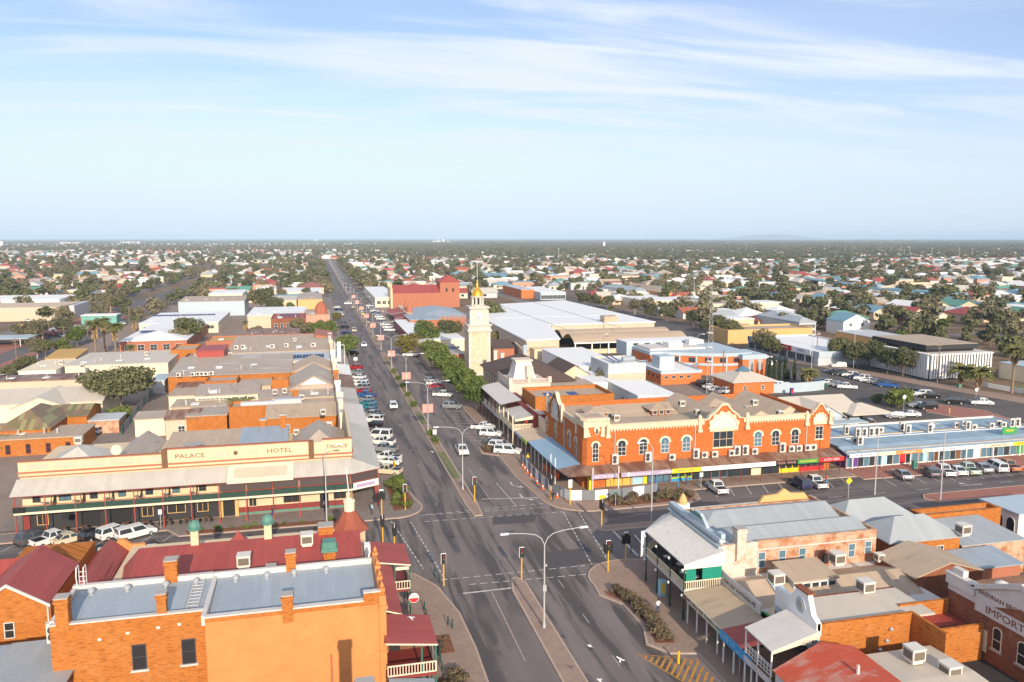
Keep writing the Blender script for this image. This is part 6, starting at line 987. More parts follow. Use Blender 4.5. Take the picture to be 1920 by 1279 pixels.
GB = [  # name, label, left px, right px, far row, eaves, wall, roof, windows
 ('brick_building', 'red brick box with white roof sheet left of the market shed', (968, 640), (1010, 637), 628, 4.6, 'terr', ('flat', 0, 'whiteroof'), ()),
 ('brick_building', 'low brick wall building with dark roof beside the tower chimneys', (928, 655), (962, 651), 640, 4.6, 'terr', ('gx', 1.8, 'brownst'), ()),
 ('shed', 'small tan gable roof behind the brown hipped building', (985, 660), (1030, 655), 640, 4.4, 'beige', ('gx', 1.4, 'tan'), ()),
 ('shop_building', 'white shed roofs with solar panels left of the clock tower', (800, 640), (868, 634), 622, 4.4, 'palecream', ('flat', 0, 'whiteroof'), ()),
 ('shop_building', 'terracotta parapet shop roof with grey iron behind the street trees', (822, 668), (868, 662), 646, 4.6, 'terr', ('flat', 0, 'greyx'), ()),
 ('shop_building', 'cream canvas fronted shop awning beside the street trees near the tower', (808, 668), (828, 664), 636, 4.0, 'cream', ('se', .6, 'creamroof'), ()),
 ('shop_building', 'long white and blue roofed shop row behind the olive street tree', (770, 632), (800, 622), 600, 4.2, 'maroon', ('flat', 0, 'whiteroof'), ()),
 ('brick_building', 'orange brick hall below the blue grey arcade roof', (770, 602), (825, 598), 590, 5.4, 'terr', ('flat', 0, 'zincblue'), ()),
 ('shop_building', 'white corner shop with pale blue roof beyond the theatre', (705, 560), (745, 556), 538, 6, 'palecream', ('flat', 0, 'whiteroof'), (('S', 4, 2, 2.4, 2),)),
 # palace block
 ('shed', 'tan skillion shed between clerestory roof and long grey roof', (446, 726), (508, 723), 712, 5.0, 'beige', ('flat', 0, 'tan'), ()),
 ('shed', 'small tan flat shed at the left end of the clerestory roof', (316, 744), (366, 742), 729, 3.8, 'palecream', ('flat', 0, 'tan'), ()),
 ('shed', 'pale grey roof shed behind the silver duct', (486, 750), (545, 746), 734, 5.0, 'palecream', ('sn', .5, 'greyx'), ()),
 ('shed', 'cream flat roof shed before the palace side parapet', (560, 768), (634, 763), 748, 5.2, 'cream', ('flat', 0, 'tan'), ()),
 ('shed', 'weathered iron lean-to in front of the long grey roof wall', (330, 728), (384, 726), 714, 3.6, 'wbrick', ('sn', .8, 'rusty'), ()),
 ('shed', 'cream walled shed with grey roof beside the lane', (253, 786), (308, 785), 776, 3.8, 'palecream', ('sn', .5, 'grey'), ()),
 ('shop_building', 'dull brown gabled shed right of the cream lane shed', (311, 786), (368, 786), 768, 4.6, 'beige', ('gx', 1.0, 'rusty'), (('S', 1, 1.6, 1.4, 1.6),)),
 ('brick_building', 'orange brick wall with red mural and sloping zinc roof beside the palm', (344, 789), (428, 772), 764, 5.0, 'obrick', ('flat', 0, 'grey'), ()),
 ('brick_building', 'taller orange brick wall behind the short palm', (428, 766), (506, 760), 752, 6.4, 'obrick', ('flat', 0, 'tan'), ()),
 ('shop_building', 'brown iron gabled shop roof behind the palace chimneys', (500, 784), (636, 779), 757, 5.4, 'obrick', ('gx', 1.4, 'tan'), (('S', 2, 2.4, 1.3, 1.6),)),
 ('shop_building', 'long grey roof with white clerestory windows left of the silver duct', (366, 744), (484, 738), 727, 5.0, 'palecream', ('sn', 1.0, 'grey'), (('S', 14, 3.6, .9, .9),)),
 ('shed', 'flat tan shed roofs under the clerestory building', (322, 764), (430, 762), 748, 3.8, 'beige', ('flat', 0, 'tan'), ()),
 ('brick_building', 'orange brick parapet box beyond the clerestory roof', (384, 716), (444, 714), 705, 6.0, 'obrick', ('flat', 0, 'greyx'), ()),
 ('brick_building', 'small orange brick stack house beside the large gable', (509, 713), (541, 711), 706, 7.6, 'obrick', ('flat', 0, 'grey'), ()),
 ('shop_building', 'grey gabled shop with white triangle vent facing the camera', (541, 732), (636, 727), 704, 5.8, 'obrick', ('gy', 3.2, 'greyx'), ()),
 ('shop_building', 'grey flat roof shop in front of the white vent gable', (560, 748), (638, 742), 731, 5.6, 'beige', ('flat', 0, 'grey'), ()),
 ('brick_building', 'orange brick gable parapet rising behind the vent gable', (545, 700), (630, 694), 682, 5.8, 'obrick', ('gy', 2.6, 'tanx'), ()),
 ('warehouse', 'long low pitched grey roof with white skylight patches left of the palace street', (312, 710), (545, 696), 677, 5.6, 'obrick', ('sn', 1.6, 'greyx'), ()),
 ('brick_building', 'brick box under the red clad upper box', (342, 674), (420, 671), 662, 6.4, 'dbrick', ('flat', 0, 'grey'), ()),
 ('warehouse', 'flat grey roof building carrying the long solar array', (425, 682), (632, 674), 660, 5.8, 'palecream', ('flat', 0, 'lgrey'), ()),
 ('warehouse', 'long beige skillion roof building beside the vertical white street sign', (425, 664), (625, 655), 634, 6.2, 'cream', ('sn', 1.0, 'tan'), ()),
 ('brick_building', 'small terracotta flat roofed block at the west end of the beige roof', (320, 657), (368, 655), 646, 6.0, 'obrick', ('flat', 0, 'tan'), ()),
 ('warehouse', 'orange yellow roofed hall behind the beige skillion roof', (386, 640), (610, 634), 628, 6.0, 'terr', ('flat', 0, 'yellowroof'), ()),
 ('shop_building', 'terracotta gable end behind the street tree on the left side', (592, 634), (624, 632), 622, 7, 'terr', ('sw', 1.2, 'terracotta'), ()),
 ('shed', 'brown iron roofed shed before the red solar hotel', (460, 631), (560, 629), 620, 5, 'palecream', ('sn', .8, 'rusty'), ()),
 ('hotel_building', 'red two-storey hotel with solar panels on its red roof', (508, 598), (572, 597), 588, 8.5, 'dbrick', ('flat', 0, 'redroof'), (('S', 5, 4.2, 1.4, 2.4), ('S', 5, .8, 1.4, 2.2))),
 ('shop_building', 'salmon pink wall building below the red dome', (571, 592), (618, 590), 582, 6.5, 'pink', ('flat', 0, 'tan'), ()),
 ('shop_building', 'long grey roofed store behind the red solar hotel', (462, 594), (572, 588), 576, 6, 'beige', ('flat', 0, 'whiteroof'), ()),
 ('warehouse', 'pale blue clad shed with tan roof', (334, 566), (458, 564), 558, 8, 'pblue', ('sn', .8, 'tan'), ()),
 ('warehouse', 'long white warehouse beyond the pale blue shed', (390, 552), (455, 550), 544, 7, 'palecream', ('flat', 0, 'whiteroof'), ()),
 ('shop_building', 'cream building with grey hip roof beside the dark street trees', (558, 562), (604, 560), 550, 6, 'yellow', ('hip', 1.6, 'grey'), ()),
 ('shop_building', 'long cream flat building left of the dark street trees', (500, 565), (556, 562), 555, 6, 'cream', ('flat', 0, 'creamroof'), ()),
 ('shop_building', 'cream and white low block further along the left side', (534, 549), (602, 547), 540, 5, 'palecream', ('flat', 0, 'whiteroof'), ()),
 ('shop_building', 'terracotta hip roofed shop near the roundabout trees', (560, 540), (607, 538), 532, 5, 'beige', ('hip', 2, 'terracotta'), ()),
 ('motel_building', 'large white hip roofed motel with two solar rows', (230, 637), (346, 640), 607, 4.6, 'terr', ('hip', 2.2, 'whiteroof'), (('S', 5, 1, 2.4, 2.2),)),
 ('motel_building', 'long white motel wing with solar roof beyond the hip roof', (262, 607), (408, 605), 586, 4.6, 'palecream', ('flat', 0, 'whiteroof'), (('S', 6, 1.8, 3.0, 1.6),)),
 ('shop_building', 'white flat parapet building left of the broad shade tree', (35, 697), (104, 695), 676, 4.2, 'white', ('flat', 0, 'palecream'), (('S', 3, .8, 2, 2),)),
 ('shop_building', 'long cream flat roofed block with rooftop plant behind the broad tree', (126, 685), (312, 683), 660, 4.6, 'palecream', ('flat', 0, 'creamroof'), ()),
 ('shed', 'mustard roofed shed by the western street', (82, 674), (144, 670), 660, 3.6, 'beige', ('sn', 1.0, 'yellowroof'), ()),
 ('shop_building', 'brown iron roof with arched white parapets at the left edge', (-10, 716), (170, 712), 702, 4.0, 'beige', ('flat', 0, 'rusty'), ()),
 ('hall_building', 'large pale pink iron roof hall at the left edge', (-20, 758), (188, 754), 726, 4.2, 'palecream', ('gx', 1.8, 'creamroof'), ()),
 ('house', 'pale cream gabled roof in front of the pink hall', (18, 768), (128, 764), 742, 3.6, 'palecream', ('gy', 2.4, 'creamroofx'), ()),
 ('house', 'old rusty striped roof house beside the lane yard', (88, 784), (164, 778), 760, 4.2, 'obrick', ('gx', 1.4, 'mossy'), ()),
 ('house', 'mossy rusted hip roof house at the left edge', (-10, 808), (94, 802), 772, 4.2, 'obrick', ('hip', 3.0, 'mossy'), ()),
 ('house', 'low tan verandah roof of the rusted house facing the camera', (-10, 826), (150, 820), 800, 3.2, 'obrick', ('flat', 0, 'tan'), (('S', 4, .4, .9, 1.9, dict(fr='maroon', gl='dark', nx=1)),)),  # dark panes in maroon frames stand in for shade between verandah posts
 ('shed', 'brick garage with flat pale roof beside the lane fence', (165, 790), (222, 788), 776, 2.8, 'wbrick', ('flat', 0, 'lgrey'), ()),
 ('shed', 'pale grey lean-to shed by the foot of the broad tree', (282, 716), (310, 712), 702, 3.6, 'lgrey', ('flat', 0, 'pblue'), ()),
]
for nm, lb, pl_, pr_, yf, hh, wl, rf_, wn in GB:
    x0, x1, y0, y1 = pb(pl_, pr_, yf, hh); x0 = max(x0, -170)
    if pl_[0] < 640 and rf_[0] in ('flat',) and hh > 5 and wl in ('obrick', 'terr', 'dbrick'): bld(nm, lb, x0, x1, y0, y1, hh, wl, rf_, par=.35, coping=wl, windows=wn)
    else: b = bld(nm, lb, x0, x1, y0, y1, hh, wl, rf_, windows=wn, gable='greyx' if 'vent gable' in lb or 'white triangle' in lb else None)
    if 'white triangle' in lb: xm = (x0 + x1) / 2; part('vent_panel', MB().prof([(xm - 3, hh + 1.2), (xm, hh + 2.9), (xm + 3, hh + 1.2)], y0 - .08, y0 - .03, 'y'), 'white', b)
    if pl_[0] < 640 and x1 - x0 > 9 and rf_[0] in ('flat', 'sn'):
        b = [o for o in COL.objects if o.get('label') == lb][0]; zr = hh + (.2 if rf_[0] == 'flat' else rf_[1] * .3)
        for k in range(3): X, Y = R.uniform(x0 + 2, x1 - 2), R.uniform(y0 + 1, y0 + (y1 - y0) * .5); part('vent_pipe', MB().tube((X, Y, hh - .5), (X, Y, zr + R.uniform(.6, 1.3)), .11, n=7).tube((X, Y, zr + .9), (X, Y, zr + 1.0), .2, n=7), 'steel' if k % 2 else 'offwhite', b)
        for k in range(int((x1 - x0) / 9)): X = x0 + 3 + k * 8.5 + R.uniform(-1, 1); Y = y0 + (y1 - y0) * R.uniform(.15, .4); part('skylight', MB().prof([(Y, zr - .25), (Y + 2.4, zr - .25), (Y + 2.4, zr + .12 + (rf_[1] * .25 if rf_[0] == 'sn' else 0)), (Y, zr + .12)], X, X + 1.7, 'x'), 'whiteroof', b)
x0, x1, y0, y1 = pb((368, 660), (420, 657), 648, 9); bld('shed', 'red clad upper box on the brick building in the left block', x0, x1, y0, y1, 9, 'redroof', ('flat', 0, 'redroof'))
b = thing('domed_building', 'small red ribbed dome roof on the left side of the main street', 'building', (-2, 395, 0)); X, Y = G(602, 590, 6.5); part('base', MB().box(X - 3, X + 3, Y, Y + 6, 0, 6.5), 'pink', b); part('dome', MB().lathe([(3.2, 6.5), (3.1, 8.5), (2.3, 10.6), (1.0, 12), (.1, 12.6)], (X, Y + 3, 0), 10), 'terracotta', b)
# duct, solar arrays, blade sign, facades of the left street wall
t_ = thing('roof_duct', 'fat silver ventilation duct lying across the roofs behind the short palm', 'duct', (*G(500, 757, 5.6), 5.5)); X0, Y0 = G(452, 762, 6.2); X1, Y1 = G(516, 757, 6.2)
part('pipe', MB().tube((X0, Y0, 6.5), (X1, Y0, 6.5), .75, n=12), 'steel', t_); part('box_section', MB().box(X1, X1 + 5.6, Y0 - 1, Y0 + 1.2, 5.7, 7.5), 'steel', t_); part('leg', MB().box(X0 + 1, X0 + 1.2, Y0 - .2, Y0 + .2, 5, 6).box(X1 - 1, X1 - .8, Y0 - .2, Y0 + .2, 5, 6), 'steel', t_)
def solar(label, pl_, pr_, rows, z, n):
    x0, x1, y0, y1 = pb(pl_, pr_, pl_[1] - 6, z); t_ = thing('solar_array', label, 'solar panels', ((x0 + x1) / 2, y0, z)); wd = (x1 - x0) / n
    me = MB().box(0, wd - .08, 0, 1.6, 0, .05).data('panel', K['solar']); me2 = None; o_ = root_loc(t_)
    for r_ in range(rows):
        for i in range(n): p = put('panel', me, t_, (x0 + i * wd - o_.x, r_ * 2.2, .05)); p.rotation_euler = (math.radians(14), 0, 0)
solar('long dark solar array on the flat grey roof left of the main street', (490, 675), (608, 668), 2, 6.2, 20); solar('short dark solar array by the red clad box', (434, 678), (457, 677), 2, 6.2, 5); solar('two dark solar rows on the white motel hip roof', (262, 624), (296, 624), 2, 6.0, 8); solar('blue solar row along the white motel wing roof', (288, 592), (402, 592), 1, 4.9, 16); solar('dark solar row on the red hotel roof', (520, 592), (562, 591), 1, 8.9, 8); solar('dark solar strip on the shop roof left of the clock tower', (820, 655), (862, 652), 1, 5.0, 8)
sg = thing('blade_sign', 'tall white vertical blade sign with letters on a frame above the left awnings', 'sign', (6.5, 258, 0)); X, Y = G(634, 672, 4); part('board', MB().box(5.6, 6.6, 243.2, 243.4, 5.0, 11), 'signwhite', sg)
for i, chx in enumerate('CORNER'): text(sg, chx, .8, (6.1, 243.17, 10.3 - i * .95), 'S', 'signblue')
part('frame', MB().box(4.8, 4.95, 243.2, 243.35, 4, 11).box(7.6, 7.7, 243.2, 243.35, 4, 10).box(4.8, 7.7, 243.2, 243.35, 9.9, 10.05), 'white', sg)
FA = [(150.5, 172, 'palecream', 8.2, 'cream scrolled'), (172.5, 190, 'white', 7.6, 'plain white'), (190.5, 206, 'obrick', 7.4, 'orange brick'), (206.5, 226, 'palecream', 7.6, 'pale stepped'), (226.5, 246, 'white', 7.0, 'white finialled'), (246.5, 270, 'cream', 7.2, 'long beige'), (270.5, 296, 'offwhite', 6.6, 'weathered white')]
AWM = ['whiteroofx', 'greyx', 'paleroofx', 'rustyx', 'whiteroofx', 'greyx', 'zincx']
for k, (y0, y1, m_, z, ds) in enumerate(FA):
    b = thing('shop_facade', f'{ds} street front and awning, {["first", "second", "third", "fourth", "fifth", "sixth", "seventh"][k]} shop beyond the palace corner', 'shop', (4, (y0 + y1) / 2, 0)); part('wall', MB().box(3.6, 4.6, y0, y1, 0, z), m_, b); part('cap', MB().box(3.5, 4.8, y0, y1, z, z + .2), 'offwhite', b); q = MB(); q.prof([((y0 + y1) / 2 - 3, z + .2), ((y0 + y1) / 2, z + 1.6), ((y0 + y1) / 2 + 3, z + .2)], 3.6, 4.5, 'x'); part('pediment', q, m_, b)
    for yy in (y0 + .5, y1 - .5): part('pier', MB().box(3.5, 4.9, yy - .4, yy + .4, z, z + 1.1), m_, b)
    if k: part('awning_roof', MB().poly([(4.62, y0, 4.2), (8.9, y0, 3.5), (8.9, y1, 3.5), (4.62, y1, 4.2)]).poly([(8.9, y0, 3.4), (4.62, y0, 4.1), (4.62, y1, 4.1), (8.9, y1, 3.4)]).box(8.9, 9.0, y0, y1, 2.9, 3.52), AWM[k], b)
    for yy in np.arange(y0 + 1, y1, 4.5): part('awning_post', MB().box(8.75, 8.87, yy - .06, yy + .06, .1, 3.4), 'offwhite', b)
    wins(b, 'E', y0, y1, 4, 4.6, .5, 2.6, 2.4, nx=2, ny=1)
for lb, x0, x1, y0, y1, hh, wl, rf_ in (('tan iron kitchen shed close behind the palace parapet, left', -35, -27, 142, 149, 3.8, 'beige', ('sn', .7, 'tan')), ('weathered grey shed close behind the palace parapet, middle', -25, -16, 142, 148, 4.2, 'obrick', ('gx', 1.2, 'greyx')), ('rusty iron shed behind the palace chimneys', -14, -6, 143, 150, 4.6, 'wbrick', ('sn', .9, 'rusty')), ('tan roofed store behind the right palace hip roof', -4.5, 3.4, 142, 149, 5.4, 'cream', ('gx', 1.3, 'tanx'))): bld('shed', lb, x0, x1, y0, y1, hh, wl, rf_)
# ================================================================== vehicles
def carmesh(L_, W_, prof, gh, H_, tray=None):
    """prof: side outline (y,z) of the lower body; gh = (base rear, base front, roof rear, roof front, belt z); nose towards +y"""
    body = MB(); w = W_ / 2; n = len(prof)
    for s in (-1, 1):
        body.poly([(s * w, y, z) for y, z in (prof if s < 0 else prof[::-1])])
    for i in range(n):
        a, c = prof[i], prof[(i + 1) % n]; body.poly([(-w, a[0], a[1]), (w, a[0], a[1]), (w, c[0], c[1]), (-w, c[0], c[1])][::-1])
    b0, b1, r0, r1, zb = gh; wb, wt = w * .96, w * .78
    P = [(-wb, b0, zb), (wb, b0, zb), (wb, b1, zb), (-wb, b1, zb), (-wt, r0, H_), (wt, r0, H_), (wt, r1, H_), (-wt, r1, H_)]
    for f in ((4, 5, 6, 7), (0, 1, 5, 4), (1, 2, 6, 5), (2, 3, 7, 6), (3, 0, 4, 7)): body.poly([P[i] for i in f])
    body.box(-w * .9, w * .9, -L_ / 2 - .04, L_ / 2 + .04, .28, .46, 1)
    if tray: body.box(-w * .86, w * .86, tray[0], tray[1], tray[2] - .05, tray[2] + .015, 1)
    g = MB()
    def pane(a, b_, c, d, inset, off):
        a, b_, c, d = map(Vector, (a, b_, c, d)); m = (a + b_ + c + d) / 4; nn = (b_ - a).cross(d - a).normalized() * off
        g.poly([tuple(m + (p - m) * inset + nn) for p in (a, b_, c, d)])
    pane(P[0], P[1], P[5], P[4], .86, .02); pane(P[2], P[3], P[7], P[6], .88, .02)
    for i, j, k, l in ((1, 2, 6, 5), (3, 0, 4, 7)):
        A, B_, C_, D = (Vector(P[q]) for q in (i, j, k, l)); m1, m2 = A.lerp(B_, .5), D.lerp(C_, .5); pane(A, m1, m2, D, .84, .02); pane(m1, B_, C_, m2, .84, .02)
    return body, g
ST = lambda L_, zh, zt: [(-L_ / 2, .32), (-L_ / 2, .72), (-L_ / 2 + .08, zt), (L_ / 2 - 1.15, zh), (L_ / 2 - .25, zh - .16), (L_ / 2, zh - .38), (L_ / 2, .32)]
CT = {
 'sedan': (4.7, 1.80, ST(4.7, .98, 1.0), (-1.75, 1.25, -1.0, .35, .97), 1.45, None),
 'hatch': (4.1, 1.76, ST(4.1, .98, 1.0), (-2.0, 1.0, -1.55, .2, .97), 1.5, None),
 'suv': (4.7, 1.90, ST(4.7, 1.12, 1.1), (-2.3, 1.2, -2.0, .5, 1.08), 1.76, None),
 'ute': (5.3, 1.88, ST(5.3, 1.12, 1.08), (-.75, 1.5, -.45, .85, 1.08), 1.78, (-2.5, -.85, 1.08)),
 'van': (4.9, 1.90, ST(4.9, 1.2, 1.15), (-2.4, 2.1, -2.35, 1.35, 1.15), 2.15, None),
 'canopy': (5.3, 1.88, ST(5.3, 1.12, 1.08), (-2.55, 1.5, -2.5, .85, 1.08), 1.82, None),
}
CM = {}
tyre = MB().tube((-.12, 0, 0), (.12, 0, 0), .33, n=12, m=0).tube((-.13, 0, 0), (.13, 0, 0), .2, n=8, m=1).data('wheel', [K['rubber'], K['steel']])
PAINT = {k: flat('car ' + k, c, .28, .6, mt) for k, c, mt in (('white', (.74, .74, .72), 0), ('silver', (.42, .44, .46), .5), ('grey', (.12, .125, .135), .3), ('black', (.012, .012, .014), 0), ('navy', (.018, .03, .09), .1), ('blue', (.03, .12, .36), .2), ('teal', (.03, .22, .30), .2), ('red', (.36, .015, .02), 0), ('cream', (.62, .54, .38), 0), ('yellow', (.75, .42, .04), 0), ('rust', (.40, .16, .07), 0), ('palegreen', (.42, .55, .45), 0))}
for k, (L_, W_, pr, gh, H_, tr_) in CT.items():
    bm_, gm_ = carmesh(L_, W_, pr, gh, H_, tr_); CM[k] = (bm_.data('body', [PAINT['white'], K['black']]), gm_.data('window_glass', [K['glass']]), L_, W_, MB().box(-.2, .2, -.03, .03, -.08, .08).data('headlight', [K['lamp']]), MB().box(-.1, .1, -.03, .03, -.14, .14).data('tail_light', [K['redlamp']]))
NAMEK = dict(sedan='sedan', hatch='hatchback', suv='four wheel drive wagon', ute='dual cab ute', van='high roofed van', canopy='ute with canopy')
def car(kind, colr, x, y, rz, where, group=None, z=.02, far=False):
    bm_, gm_, L_, W_, hl, tl = CM[kind]; cn = 'dark grey' if colr == 'grey' else 'pale green' if colr == 'palegreen' else colr
    t_ = thing('parked_car' if group else 'car', f'{cn} {NAMEK[kind]} {where}', 'ute' if kind in ('ute', 'canopy') else 'van' if kind == 'van' else 'car', (x, y, z), rz, group)
    o = put('body', bm_, t_, (0, 0, .02)); setmat(o, PAINT[colr]); put('window_glass', gm_, t_, (0, 0, .02))
    for sx in (-1, 1):
        for sy in (L_ / 2 - .9, -L_ / 2 + .95): put('wheel', tyre, t_, (sx * (W_ / 2 - .08), sy, .33))
        if not far: put('headlight', hl, t_, (sx * (W_ / 2 - .3), L_ / 2 + .0, .72)); put('tail_light', tl, t_, (sx * (W_ / 2 - .2), -L_ / 2 - .0, .8))
    return t_
def carpx(kind, colr, rear, front, where, group=None):
    a, c = Vector(G(*rear)), Vector(G(*front)); d = c - a; m = (a + c) / 2; return car(kind, colr, m.x, m.y, math.atan2(-d.x, d.y), where, group)
LR = lambda i: 'leftmost' if i == 0 else ORD[i] + ' from the left'
ORD = ['nearest', 'second', 'third', 'fourth', 'fifth', 'sixth', 'seventh', 'eighth', 'ninth', 'tenth', 'eleventh', 'twelfth', 'thirteenth', 'fourteenth', 'fifteenth', 'sixteenth', 'seventeenth', 'eighteenth', 'nineteenth', 'twentieth', 'twenty-first', 'twenty-second', 'twenty-third', 'twenty-fourth', 'twenty-fifth', 'twenty-sixth', 'twenty-seventh', 'twenty-eighth', 'twenty-ninth', 'thirtieth', 'thirty-first', 'thirty-second']
W_ROW = [(727, 889, 'ute', 'cream'), (731, 871, 'sedan', 'white'), (735, 863, 'ute', 'white'), (722, 847, 'ute', 'silver'), (721, 834, 'ute', 'white'), (714, 823, 'van', 'white'), (700, 801, 'hatch', 'black'), (699, 792, 'suv', 'white'), (700, 783, 'ute', 'silver'), (694, 775, 'sedan', 'grey'), (691, 767, 'hatch', 'teal'), (689, 760, 'sedan', 'teal'), (687, 753, 'hatch', 'silver'), (687, 745, 'ute', 'blue'), (680, 737, 'sedan', 'red'), (678, 731, 'suv', 'silver'), (676, 725, 'suv', 'white'), (675, 718, 'sedan', 'white'), (672, 711, 'sedan', 'white'), (669, 702, 'hatch', 'silver'), (666, 693, 'suv', 'red')]
for i, (x, y, k, c_) in enumerate(W_ROW): X, Y = G(x, y); car(k, c_, max(min(X, 12.2), 11.4), Y, math.radians(62), f'angled to the left kerb, {ORD[i]} from the palace corner', 'cars angle parked along the left kerb')
for i, (x, y, k, c_) in enumerate([(660, 666, 'suv', 'black'), (645, 627, 'sedan', 'navy'), (643, 616, 'suv', 'black'), (637, 607, 'hatch', 'grey'), (637, 592, 'suv', 'white'), (636, 587, 'sedan', 'silver'), (635, 582, 'sedan', 'navy'), (634, 578, 'hatch', 'white')]): X, Y = G(x, y); car(k, c_, 11.8, Y, math.radians(62), f'parked beyond the left street tree, {ORD[i]} of those', 'cars parked beyond the left street tree', far=True)
E_ROW = [(952, 851, 'canopy', 'white'), (938, 842, 'suv', 'white'), (930, 833, 'sedan', 'grey'), (921, 818, 'suv', 'white'), (906, 806, 'ute', 'white'), (870, 765, 'suv', 'silver'), (851, 743, 'ute', 'white'), (842, 735, 'sedan', 'grey'), (834, 728, 'sedan', 'red'), (830, 722, 'hatch', 'white'), (827, 716, 'hatch', 'silver')]
for i, (x, y, k, c_) in enumerate(E_ROW): X, Y = G(x, y); car(k, c_, X if i < 5 else 31.9, Y, math.radians(-118), f'angled to the right kerb, {ORD[i]} from the crossing', 'cars angle parked along the right kerb')
for i, (x, y, k, c_) in enumerate([(783, 668, 'ute', 'white'), (777, 662, 'ute', 'yellow'), (740, 621, 'ute', 'white'), (737, 616, 'suv', 'white'), (732, 611, 'suv', 'white'), (727, 608, 'sedan', 'silver'), (721, 600, 'sedan', 'white'), (717, 596, 'suv', 'white'), (713, 592, 'hatch', 'silver'), (709, 588, 'sedan', 'navy'), (706, 585, 'sedan', 'white'), (703, 581, 'suv', 'silver'), (701, 578, 'hatch', 'white'), (699, 575, 'sedan', 'white')]): X, Y = G(x, y); car(k, c_, 31.9, Y, math.radians(-118), f'parked beyond the olive street tree, {ORD[i]} from the camera', 'cars parked beyond the olive street tree', far=True)
FR = 'cars parked before the palace verandah'
carpx('suv', 'grey', (45, 1023), (84, 1010), 'with carrier, leftmost before the long verandah', FR); carpx('ute', 'white', (70, 1027), (124, 1010), 'second from the left before the long verandah', FR); carpx('sedan', 'cream', (108, 1024), (157, 1011), 'between the white ute and black hatchback by the verandah', FR); carpx('hatch', 'black', (160, 1017), (194, 1005), 'between the cream sedan and white wagon by the verandah', FR); carpx('suv', 'white', (194, 1013), (233, 1000), 'with spare wheel, second from the right by the verandah', FR); carpx('canopy', 'white', (226, 1015), (283, 1000), 'with service canopy, rightmost before the long verandah', FR)
for k, c_, x, y, rz, wh in (('suv', 'white', 737, 765, 0, 'driving away in the left carriageway, nearest moving one'), ('ute', 'silver', 682, 650, 0, 'driving away far up the left carriageway'), ('suv', 'cream', 664, 622, 180, 'driving by the median far up the left carriageway'), ('ute', 'white', 866, 850, 180, 'with tray, coming towards the camera in the right carriageway'), ('suv', 'red', 701, 612, 180, 'coming towards the camera far up the right carriageway'), ('van', 'white', 653, 571, 75, 'turning across the street before the roundabout'), ('hatch', 'cream', 662, 578, 180, 'behind the turning white van')): X, Y = G(x, y); car(k, c_, X, Y, math.radians(rz), wh)
MR = 'cars parked outside the emporium shops'; 
for x, y, k, c_, wh in ((1344, 921, 'ute', 'white', 'standing alone outside the yellow desk shop'), (1500, 913, 'suv', 'navy', 'outside the phone repair shop'), (1528, 911, 'ute', 'white', 'outside the red shop, beside the navy wagon')): X, Y = G(x, y); car(k, c_, X, Y, math.radians(-4), wh, MR)
for i, (x, y, k, c_) in enumerate(((1691, 896, 'sedan', 'silver'), (1744, 892, 'hatch', 'grey'), (1769, 889, 'ute', 'white'), (1793, 888, 'sedan', 'white'), (1815, 886, 'ute', 'palegreen'), (1840, 883, 'sedan', 'silver'), (1866, 881, 'canopy', 'white'), (1891, 880, 'ute', 'rust'))): X, Y = G(x, y); car(k, c_, X, Y, math.radians(-14), f'outside the arcade, {"leftmost" if i == 0 else ORD[i] + " from the left"}', 'cars parked outside the blue roofed arcade')
PK = [(1562, 700, 'sedan', 'navy'), (1571, 703, 'suv', 'black'), (1581, 704, 'sedan', 'grey'), (1594, 707, 'suv', 'white'), (1604, 710, 'sedan', 'navy'), (1616, 713, 'suv', 'white'), (1628, 717, 'sedan', 'white'), (1640, 719, 'sedan', 'silver'), (1651, 722, 'hatch', 'grey'), (1665, 726, 'ute', 'blue')]
for i, (x, y, k, c_) in enumerate(PK): X, Y = G(x, y); car(k, c_, X, Y, math.radians(52), f'in the row before the fin office, {"leftmost" if i == 0 else ORD[i] + " from the left"}', 'cars in the row along the back street')
for i, (x, y, k, c_, a, wh) in enumerate(((1702, 735, 'suv', 'black', 60, 'alone between the tree row and the two parked together'), (1729, 743, 'suv', 'white', 60, 'beside a black sedan on the back street'), (1744, 746, 'sedan', 'black', 60, 'beside the white wagon on the back street'), (1789, 757, 'suv', 'black', 60, 'alone near the red brick traffic island'), (1840, 759, 'ute', 'white', -115, 'driving along the back street by the traffic island'), (1722, 764, 'sedan', 'silver', 60, 'half hidden behind a black wagon near the round bush'), (1738, 767, 'suv', 'black', 80, 'in the car park right of the round bush'), (1543, 718, 'sedan', 'navy', 60, 'leftmost of the mid car park group'), (1549, 721, 'hatch', 'white', 60, 'second of the mid car park group'), (1567, 724, 'sedan', 'silver', 60, 'third of the mid car park group'), (1576, 726, 'sedan', 'silver', 60, 'fourth of the mid car park group'), (1588, 729, 'ute', 'white', 60, 'last of the mid car park group'), (1572, 689, 'suv', 'white', 70, 'passing on the back street under the trees'), (1593, 786, 'ute', 'black', 80, 'behind the arcade roof below the cream wall'), (1676, 784, 'hatch', 'silver', 70, 'behind the arcade roof, left of a white sedan'), (1705, 781, 'sedan', 'white', 75, 'behind the arcade roof, right of a silver hatchback'), (1433, 672, 'sedan', 'red', 60, 'on the street beyond the civic building'), (1449, 673, 'suv', 'grey', 60, 'right of the red sedan beyond the civic building'), (1464, 678, 'suv', 'navy', 60, 'rightmost of three beyond the civic building'), (1434, 686, 'suv', 'white', 80, 'by the glazed corner of the civic building'))): X, Y = G(x, y); car(k, c_, X, Y, math.radians(a), wh, None, far=y < 720)
